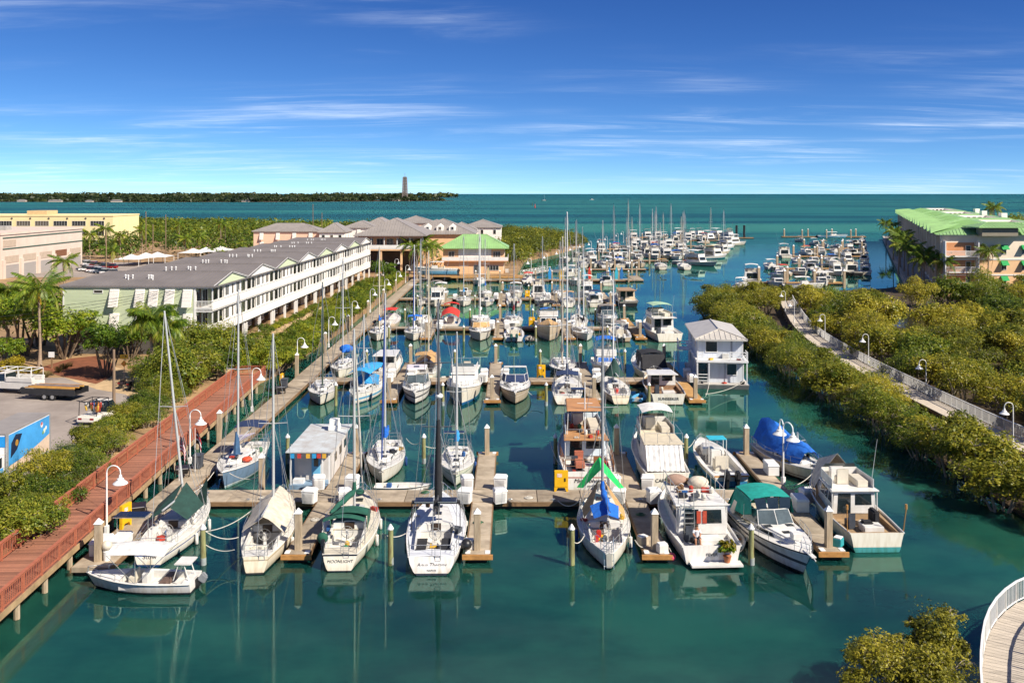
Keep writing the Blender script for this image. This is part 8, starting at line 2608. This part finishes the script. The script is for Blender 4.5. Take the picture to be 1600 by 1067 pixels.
# car park
TYRE = M('tyre', (.02, .02, .02), .85, .2, 4)
RIM = M('rim', (.45, .45, .44), .4, .1, 4, metal=.4)
def wheel_part(parent, x, y, z, r=.38, w_=.24):
 o = MB().tube([(x - w_ / 2, y, z), (x - w_ / 2 + .03, y, z), (x + w_ / 2 - .03, y, z), (x + w_ / 2, y, z)], [r * .9, r, r, r * .9], 14).build('wheel', TYRE, parent, smooth=40)
 MB().tube([(x - w_ / 2 - .01, y, z), (x + w_ / 2 + .01, y, z)], r * .55, 10).build('rim', RIM, o, smooth=40)
TX, TY = -36.8, 67.4
trk = thing('delivery_truck', 'box delivery truck with blue beach picture on its side', 'truck', (TX, TY, 1.204), R(181), None, (1, 1, 1.07))
BOXW = M('truck_white', lin('#e3e0dc'), .45, .07, 1)
MB().box(-1.2, 1.2, -4.2, 2.0, .95, 3.6).build('cargo_box', BOXW, trk, bev=.03)
MB().box(-1.24, 1.24, -4.25, 2.05, 3.602, 3.68).build('box_roof', M('truck_roof', lin('#97908a'), .6, .12, .8), trk)
MB().box(-1.23, -1.1, 1.9, 2.08, .9, 3.62).box(1.1, 1.23, 1.9, 2.08, .9, 3.62).box(-1.23, -1.1, -4.27, -4.1, .9, 3.62).box(1.1, 1.23, -4.27, -4.1, .9, 3.62).build('corner_post', RIM, trk)
def side_art(sx):
 g = 'side_picture'
 xx = sx * 1.206
 x2 = sx * 1.212
 sky_ = M('print_sky', lin('#4aa3e0'), .5, .18, .6)
 snd = M('print_sand', lin('#d9bfa6'), .6, .1, 1)
 o = MB().box(min(xx, sx * 1.19), max(xx, sx * 1.19), -4.1, 1.85, 1.0, 3.5).build(g, sky_, trk)
 m = MB()
 top_ = [(-4.1 + 5.95 * i / 12, 1.45 + .75 * (1 - (i / 12)) ** 1.6) for i in range(13)]
 pts = [(x2, -4.1, 1.02)] + [(x2, 1.85, 1.02)] + [(x2, y_, z_) for y_, z_ in top_[::-1]]
 MB().add(pts, [tuple(range(len(pts)))]).build('printed_beach', snd, o)
 x3 = sx * 1.217
 MB().add([(x3, 1.6, 1.9), (x3, .7, 2.3), (x3, .0, 3.2), (x3, .9, 3.35), (x3, 1.5, 2.9)], [(0, 1, 2, 3, 4)]).build('printed_shape', M('print_dark', lin('#1d2a44'), .5, .2, 3), o)
 m = MB()
 for i in range(12):
  a = i * math.pi / 6
  m.v.append((x3 + sx * .003, .75 + .22 * math.cos(a), 2.75 + .22 * math.sin(a)))
 m.f.append(tuple(range(12)))
 m.build('printed_disc', M('print_gold', lin('#b98a3a'), .5, .2, 3), o)
 for cy_, cz_, rr, cc in ((-2.9, 3.1, .2, '#e8e4e0'), (-2.9, 3.18, .12, '#c23a3a'), (-3.3, 2.6, .18, '#d8e4c8'), (-3.55, 2.75, .14, '#e8ece8'), (-3.1, 2.5, .13, '#7aa86a')):
  m = MB()
  for i in range(10):
   a = i * math.pi / 5
   m.v.append((x3 + sx * .006 * (1 if cc != '#c23a3a' else 1.6), cy_ + rr * math.cos(a), cz_ + rr * math.sin(a)))
  m.f.append(tuple(range(10)))
  m.build('printed_disc', M('print_' + cc[1:], cc, .5, .1, 3), o)
 for i in range(9):
  MB().add([(x3, -3.9 + i * .62, 1.05), (x3, -3.6 + i * .62, 1.05), (x3, -3.75 + i * .62, 1.3 + .12 * (i % 3))], [(0, 1, 2)]).build('printed_grass', M('print_grass', lin('#9a8a4a'), .6, .2, 4), o)
side_art(-1)
side_art(1)
MB().box(-1.05, 1.05, 2.06, 3.7, .75, 2.3).build('cab_body', BOXW, trk, bev=.08)
MB().hexa([(-1.03, 2.06, 2.3), (1.03, 2.06, 2.3), (1.03, 3.6, 2.3), (-1.03, 3.6, 2.3)], [(-.95, 2.1, 2.75), (.95, 2.1, 2.75), (.95, 3.1, 2.75), (-.95, 3.1, 2.75)]).build('cab_roof', BOXW, trk, bev=.05)
MB().box(-.9, .9, 3.7, 3.72, 1.5, 2.25).build('windshield', DARKG, trk)
for sx in (-1, 1):
 MB().box(min(sx * 1.05, sx * 1.07), max(sx * 1.05, sx * 1.07), 2.5, 3.45, 1.55, 2.22).build('side_window', DARKG, trk)
 MB().box(min(sx * 1.05, sx * 1.066), max(sx * 1.05, sx * 1.066), 2.3, 3.5, .95, 1.5).build('door_panel', M('print_sky', lin('#4aa3e0')), trk)
 MB().box(sx * 1.25 - .06, sx * 1.25 + .06, 3.4, 3.6, 1.5, 2.1).build('mirror', BLACKP, trk)
 MB().box(min(sx * .6, sx * .95), max(sx * .6, sx * .95), 3.7, 3.73, .95, 1.2).build('headlight', GREYG, trk)
o = MB().box(-1.1, 1.1, 2.001, 2.03, 2.76, 3.45).build('front_sign', M('sign_blue', lin('#1590d8'), .5, .08, 2), trk)
text(o, 'pepsi', MATS['white_paint'], .55, (0, 2.04, 3.08), (R(90), 0, R(180)), sx=1.15)
MB().box(-1.0, 1.0, -4.2, 3.7, .55, .9).build('chassis', BLACKP, trk)
for sx in (-.95, .95):
 wheel_part(trk, sx, 2.75, .42, .42)
 wheel_part(trk, sx, -2.4, .42, .42, .4)
def car(label, x, y, z, rz, col, kind='car', name='parked_car', lw=(4.4, 1.75), group=None):
 t = thing(name, label, 'car', (x, y, z), rz, group)
 L_, W_ = lw
 cm = M('car_' + col[1:], col, .3, .06, 1)
 MB().hexa([(-W_ / 2, -L_ / 2, .28), (W_ / 2, -L_ / 2, .28), (W_ / 2, L_ / 2, .28), (-W_ / 2, L_ / 2, .28)], [(-W_ / 2, -L_ / 2, .85), (W_ / 2, -L_ / 2, .85), (W_ / 2, L_ / 2, .75), (-W_ / 2, L_ / 2, .75)]).build('body', cm, t, bev=.1)
 c0, c1 = (-.42 * L_, .22 * L_) if kind != 'pickup' else (-.1 * L_, .24 * L_)
 hh = 1.45 if kind == 'car' else 1.75
 b_ = [(-W_ * .46, c0, .84), (W_ * .46, c0, .84), (W_ * .46, c1, .78), (-W_ * .46, c1, .78)]
 tp = [(-W_ * .38, c0 + .3, hh), (W_ * .38, c0 + .3, hh), (W_ * .38, c1 - .7, hh), (-W_ * .38, c1 - .7, hh)]
 MB().hexa(b_, tp).build('glasshouse', DARKG, t, bev=.04)
 MB().box(-W_ * .375, W_ * .375, c0 + .32, c1 - .72, hh + .002, hh + .035).build('roof', cm, t, bev=.015)
 for sx in (-1, 1):
  for y_ in (-.31 * L_, .31 * L_):
   wheel_part(t, sx * (W_ / 2 - .12), y_, .33, .33)
 for sx in (-.3, .3):
  MB().box(sx * W_ - .18, sx * W_ + .18, -L_ / 2 - .01, -L_ / 2 + .03, .55, .72).build('tail_light', M('tail_light', (.3, .02, .02), .4, .1, 3), t)
 return t
p = G(12, 775, 1.2)
car('black car half hidden by the bush in front of the delivery truck', p.x - .5, p.y, 1.204, R(-25), '#17181c')
p = G(22, 612, 1.2)
ut = thing('utility_truck', 'white utility pickup with ladder rack at the left edge', 'truck', (p.x, p.y, 1.204), R(80))
WH2 = M('utility_white', lin('#d9d4cb'), .5, .08, 1)
MB().box(-1.0, 1.0, -2.9, 2.7, .5, 1.25).build('body', WH2, ut, bev=.06)
for sx in (-1, 1):
 MB().box(min(sx * .55, sx * 1.04), max(sx * .55, sx * 1.04), -2.85, .2, 1.25, 1.7).build('side_locker', WH2, ut, bev=.03)
MB().hexa([(-.95, .3, 1.25), (.95, .3, 1.25), (.95, 1.9, 1.25), (-.95, 1.9, 1.25)], [(-.8, .45, 2.0), (.8, .45, 2.0), (.8, 1.4, 2.0), (-.8, 1.4, 2.0)]).build('cab', DARKG, ut, bev=.04)
MB().box(-.8, .8, .45, 1.4, 2.002, 2.05).build('cab_roof', WH2, ut)
q = MB()
for y_ in (-2.7, -1.3, .3, 1.6):
 q.tube([(-.95, y_, 1.25), (-.95, y_, 2.45), (.95, y_, 2.45), (.95, y_, 1.25)], .04, 5)
q.tube([(-.95, -2.7, 2.45), (-.95, 1.6, 2.45)], .04, 5).tube([(.95, -2.7, 2.45), (.95, 1.6, 2.45)], .04, 5)
q.build('ladder_rack', WHITEP, ut, smooth=60)
for sx in (-.9, .9):
 for y_ in (-1.8, 1.8):
  wheel_part(ut, sx, y_, .4, .4)
p = G(86, 622, 1.2)
tr = thing('trailer', 'black twin axle flatbed trailer loaded with orange boards', 'trailer', (p.x, p.y, 1.204), R(80))
MB().box(-1.1, 1.1, -3.0, 3.0, .6, .75).build('bed', BLACKP, tr)
for sx in (-1.12, 1.12):
 MB().box(sx - .03, sx + .03, -3.0, 3.0, .55, 1.15).build('side_board', M('trailer_black', (.03, .03, .032), .6, .2, 2), tr)
for i in range(8):
 c = ['#b98a4a', '#d9a238', '#a5744a', '#c98f3c', '#8f7f72', '#777a8a', '#cfa04a', '#b07840'][i]
 MB().box(-1.0 + i * .25, -.78 + i * .25, -2.8 + (i % 3) * .2, 2.7 - (i % 2) * .3, 1.16, 1.24 + (i % 3) * .02).build('board', M('board_' + c[1:], c, .8, .2, 2), tr)
for sx in (-1.0, 1.0):
 for y_ in (-.5, .4):
  wheel_part(tr, sx, y_, .36, .36)
MB().bar((0, 3.0, .6), (0, 4.2, .55), .1, .1).build('drawbar', BLACKP, tr)
p = G(160, 655, 1.2)
t = car('white pickup seen from behind with a frame of coloured diving gear', p.x, p.y, 1.204, R(-8), '#e4ded2', 'pickup', 'pickup_truck', (5.2, 1.9))
q = MB()
for y_ in (-2.3, -.3):
 q.tube([(-.85, y_, .8), (-.8, y_, 2.1), (.8, y_, 2.1), (.85, y_, .8)], .04, 5)
q.tube([(-.8, -2.3, 2.1), (-.8, -.3, 2.1)], .04, 5).tube([(.8, -2.3, 2.1), (.8, -.3, 2.1)], .04, 5).tube([(0, -2.3, 2.1), (0, -.3, 2.1)], .04, 5)
q.build('rack', BLACKP, t, smooth=60)
r_ = random.Random(3)
for i in range(34):
 c = r_.choice(['#c9a23a', '#2f4f8a', '#b8b4ac', '#a23a2a', '#1d1f22', '#1d1f22', '#8a8f92', '#c87a3a'])
 x_, y_, z_ = r_.uniform(-.7, .7), r_.uniform(-2.2, -.4), r_.uniform(.9, 1.5)
 MB().tube([(x_, y_, z_), (x_, y_, z_ + .04), (x_ + r_.uniform(-.08, .08), y_, z_ + .45), (x_, y_, z_ + .52)], [.05, .085, .085, .03], 8).build('diving_gear', M('gear_' + c[1:], c, .6, .15, 3), t, smooth=60)
for k, (px, py) in enumerate([(194, 606), (208, 608)]):
 p = G(px, py, 1.2)
 t = thing('scooter', ['black motor scooter with red tail parked by the verge', 'second dark scooter half under the bushes'][k], 'scooter', (p.x, p.y, 1.21), R(-15))
 MB().hexa([(-.16, -.8, .4), (.16, -.8, .4), (.14, .3, .35), (-.14, .3, .35)], [(-.14, -.9, .8), (.14, -.9, .8), (.1, .2, .75), (-.1, .2, .75)]).build('body', BLACKP if k else M('scooter_body', (.04, .03, .035), .3, .2, 3), t, bev=.06)
 MB().box(-.14, .14, -.6, .15, .8, .9).build('seat', BLACKP, t, bev=.03)
 MB().tube([(0, .75, .3), (0, .5, 1.05)], .05, 6).tube([(-.3, .5, 1.08), (.3, .5, 1.08)], .025, 5).build('fork', STEEL, t)
 MB().box(-.12, .12, -.95, -.9, .6, .75).build('tail_light', M('tail_light', (.3, .02, .02)), t)
 for y_ in (-.6, .75):
  MB().tube([(-.06, y_, .26), (.06, y_, .26)], .26, 12).build('wheel', TYRE, t)
p = G(194, 592, 1.2)
t = thing('road_sign', 'yellow sign above an orange diamond sign by the gravel verge', 'sign', (p.x, p.y, 1.2))
MB().cyl(0, 0, 0, 2.9, .04, n=6).build('pole', STEEL, t)
MB().box(-.45, .45, -.05, -.02, 2.3, 2.75).build('yellow_panel', YCAB, t)
MB().box(-.28, .22, -.056, -.05, 2.5, 2.56).add([(.12, -.056, 2.4), (.34, -.056, 2.53), (.12, -.056, 2.66)], [(0, 1, 2)]).build('arrow', BLACKP, t)
MB().add([(0, -.05, 1.35), (.36, -.05, 1.72), (0, -.05, 2.1), (-.36, -.05, 1.72), (0, -.02, 1.35), (.36, -.02, 1.72), (0, -.02, 2.1), (-.36, -.02, 1.72)], [(0, 1, 2, 3), (7, 6, 5, 4), (0, 4, 5, 1), (1, 5, 6, 2), (2, 6, 7, 3), (3, 7, 4, 0)]).build('diamond_panel', M('sign_orange', lin('#e8902a'), .5, .08, 2), t)
p = G(81, 575, 1.2)
t = thing('notice_board', 'small white notice board on a post beside the royal palm', 'sign', (p.x, p.y, 1.2))
MB().box(-.08, .08, -.08, .08, 0, 1.7).build('post', WOODT, t)
MB().box(-.35, .35, -.12, -.08, 1.3, 1.95).build('panel', WHITEP, t)
def upole(px, py, h, label, arm=True):
 p = G(px, py, 1.2)
 t = thing('power_pole', label, 'pole', (p.x, p.y, 1.2))
 MB().tube([(0, 0, 0), (0, 0, h)], [.17, .12], 8).build('pole', M('pole_wood', lin('#8f7760'), .85, .2, 2, .3, 10, stretch=(3, 3, .4)), t, smooth=60)
 if arm:
  MB().bar((-1.1, 0, h - .5), (1.1, 0, h - .5), .1, .12).build('crossarm', WOODT, t)
  for x in (-1, -.4, .4, 1):
   MB().cyl(x, 0, h - .44, h - .2, .06, n=6).build('insulator', BLACKP, t)
 return Vector((p.x, p.y, 1.2 + h))
a = upole(178, 640, 5.8, 'short bare timber pole standing at the car park edge', False)
b_ = upole(313, 552, 9.2, 'power pole with crossarm before the green house corner')
for k, (px, py, h) in enumerate([(166, 425, 11), (228, 402, 15), (239, 404, 11), (259, 402, 14), (489, 372, 16), (503, 372, 12)]):
 upole(px, py, h, 'slim pole in the far left background, %s from the left' % ordn(k), False)
for k in range(4):
 rope((b_.x + (-1 + .65 * k), b_.y, b_.z - .25), (-75, 104 - k * 2, 8.4 - k * .9), 1.2, 'overhead cable from the crossarm pole, %s from the top' % ordn(k), .022)
 bpy.data.objects[-1 if False else 0].name
for o in bpy.data.objects:
 if o.get('label', '').startswith('overhead cable'):
  o.name = 'overhead_cable'
  o['category'] = 'cable'
  o['group'] = 'overhead cables'
  o.data.materials[0] = BLACKP
r_ = random.Random(8)
cols = ['#e8e6e2', '#c9c9cc', '#2a2c30', '#8f1f1f', '#dcdad4', '#3a4658', '#f0eee8']
for k in range(16):
 px = 132 + (k % 8) * 5.6
 py = 414 if k < 8 else 423
 p = G(px + r_.uniform(-1, 1), py + (k % 8) * .9, 1.2)
 car('parked car in the far car park, %s row, %s from the left' % ('back' if k < 8 else 'front', ordn(k % 8)), p.x, p.y, 1.21, R(r_.choice([0, 90, 85])), r_.choice(cols), 'car', 'parked_car', group='cars in the far car park')
p = G(603, 433, 1.2)
car('white car parked beside the walkway near the harbour building', p.x, p.y, 1.21, R(80), '#f0eee8')
for k, (x, y, z) in enumerate([(57.5, 420, 9), (110, 640, 8)]):
 t = thing('gull', ['white gull flying over the far boats', 'white gull gliding near the far pier'][k], 'bird', (x, y, z))
 MB().tube([(0, -.3, 0), (0, 0, .03), (0, .35, 0)], [.03, .12, .03], 6).add([(0, -.1, .05), (-.9, -.15, .35), (-.85, .05, .35), (0, .18, .05)], [(0, 1, 2, 3)]).add([(0, -.1, .05), (.9, -.15, .35), (.85, .05, .35), (0, .18, .05)], [(3, 2, 1, 0)]).build('body', WHITEP, t)
# the person sitting on the live-aboard's stern
def person(x, y, z, rz, label):
 t = thing('person', label, 'person', (x, y, z), rz)
 V = [(0, 0, .10), (0, -.02, .30), (0, -.01, .48), (0, .01, .60), (0, .04, .72), (0, .05, .80),
         (-.17, 0, .53), (-.22, .12, .30), (-.12, .32, .22), (.17, 0, .53), (.22, .12, .30), (.12, .32, .22),
         (-.10, .02, .08), (-.14, .42, .12), (-.14, .46, -.30), (-.14, .58, -.33), (.10, .02, .08), (.14, .42, .12), (.14, .46, -.30), (.14, .58, -.33)]
 E = [(0, 1), (1, 2), (2, 3), (3, 4), (4, 5), (2, 6), (6, 7), (7, 8), (2, 9), (9, 10), (10, 11), (0, 12), (12, 13), (13, 14), (14, 15), (0, 16), (16, 17), (17, 18), (18, 19)]
 rad = [.14, .13, .14, .055, .10, .09, .06, .048, .04, .06, .048, .04, .09, .065, .045, .04, .09, .065, .045, .04]
 me = bpy.data.meshes.new('body')
 me.from_pydata(V, E, [])
 me.materials.append(M('skin', lin('#b98260'), .6, .1, 4))
 o = bpy.data.objects.new('body', me)
 COL.objects.link(o)
 o.parent = t
 o.modifiers.new('skin', 'SKIN')
 sv = me.skin_vertices[0].data
 for i, r0 in enumerate(rad):
  sv[i].radius = (r0, r0)
  sv[i].use_root = (i == 0)
 s_ = o.modifiers.new('sub', 'SUBSURF')
 s_.levels = s_.render_levels = 2
 MB().tube([(0, 0, .14), (0, -.02, .30), (0, -.01, .50), (0, .0, .565)], [.175, .165, .185, .08], 12).tube([(-.15, 0, .53), (-.22, .08, .38)], [.085, .075], 8).tube([(.15, 0, .53), (.22, .08, .38)], [.085, .075], 8).build('shirt', M('shirt_white', (.7, .7, .72), .8, .1, 5), t, smooth=60)
 MB().tube([(-.10, .0, .09), (-.14, .36, .125)], [.115, .09], 8).tube([(.10, .0, .09), (.14, .36, .125)], [.115, .09], 8).build('shorts', M('shorts', lin('#4a4f58'), .8, .15, 5), t, smooth=60)
 MB().ball((0, .03, .80), .108, 10, (.95, 1, .8)).build('hair', M('hair_brown', lin('#4a3424'), .8, .2, 9), t, smooth=60)
person(11.15, 56.05, 1.18, R(180), 'person in white shirt sitting at the stern of the cluttered live-aboard')
HOSE = M('garden_hose', lin('#3f6a4a'), .5, .15, 4)
for k, (x, y) in enumerate([(-17.5, 65.3), (-6.2, 66.6), (1.2, 65.4), (6.6, 66.5), (13.2, 65.6), (-2.2, 60.5), (-12.9, 61.0), (8.6, 62.0)]):
 pts = [((.34 - i * .004) * math.cos(i * .55) + .03 * math.sin(i), (.30 - i * .004) * math.sin(i * .55), .03 + i * .0025) for i in range(46)]
 o = MB().tube(pts, .022, 4).build('coiled_hose', HOSE if k % 2 else ROPEW, smooth=60)
 o.location = (x, y, ZD)
 tag(o, '%s coil lying on the nearest dock, %s of eight' % (['pale rope', 'green hose'][k % 2], ordn(k)), 'coil', 'coils on the near docks')
for k in range(14):
 x = -21.5 + k * 3.05
 t = thing('cleat', 'metal mooring cleat on the front edge of the nearest cross dock, %s from the left' % ordn(k), 'cleat', (x, 64.95, ZD), 0, 'cleats of the nearest cross dock')
 MB().tube([(-.18, 0, .1), (-.1, 0, .12), (.1, 0, .12), (.18, 0, .1)], [.015, .03, .03, .015], 6).box(-.07, .07, -.03, .03, 0, .1).build('horn', STEEL, t)
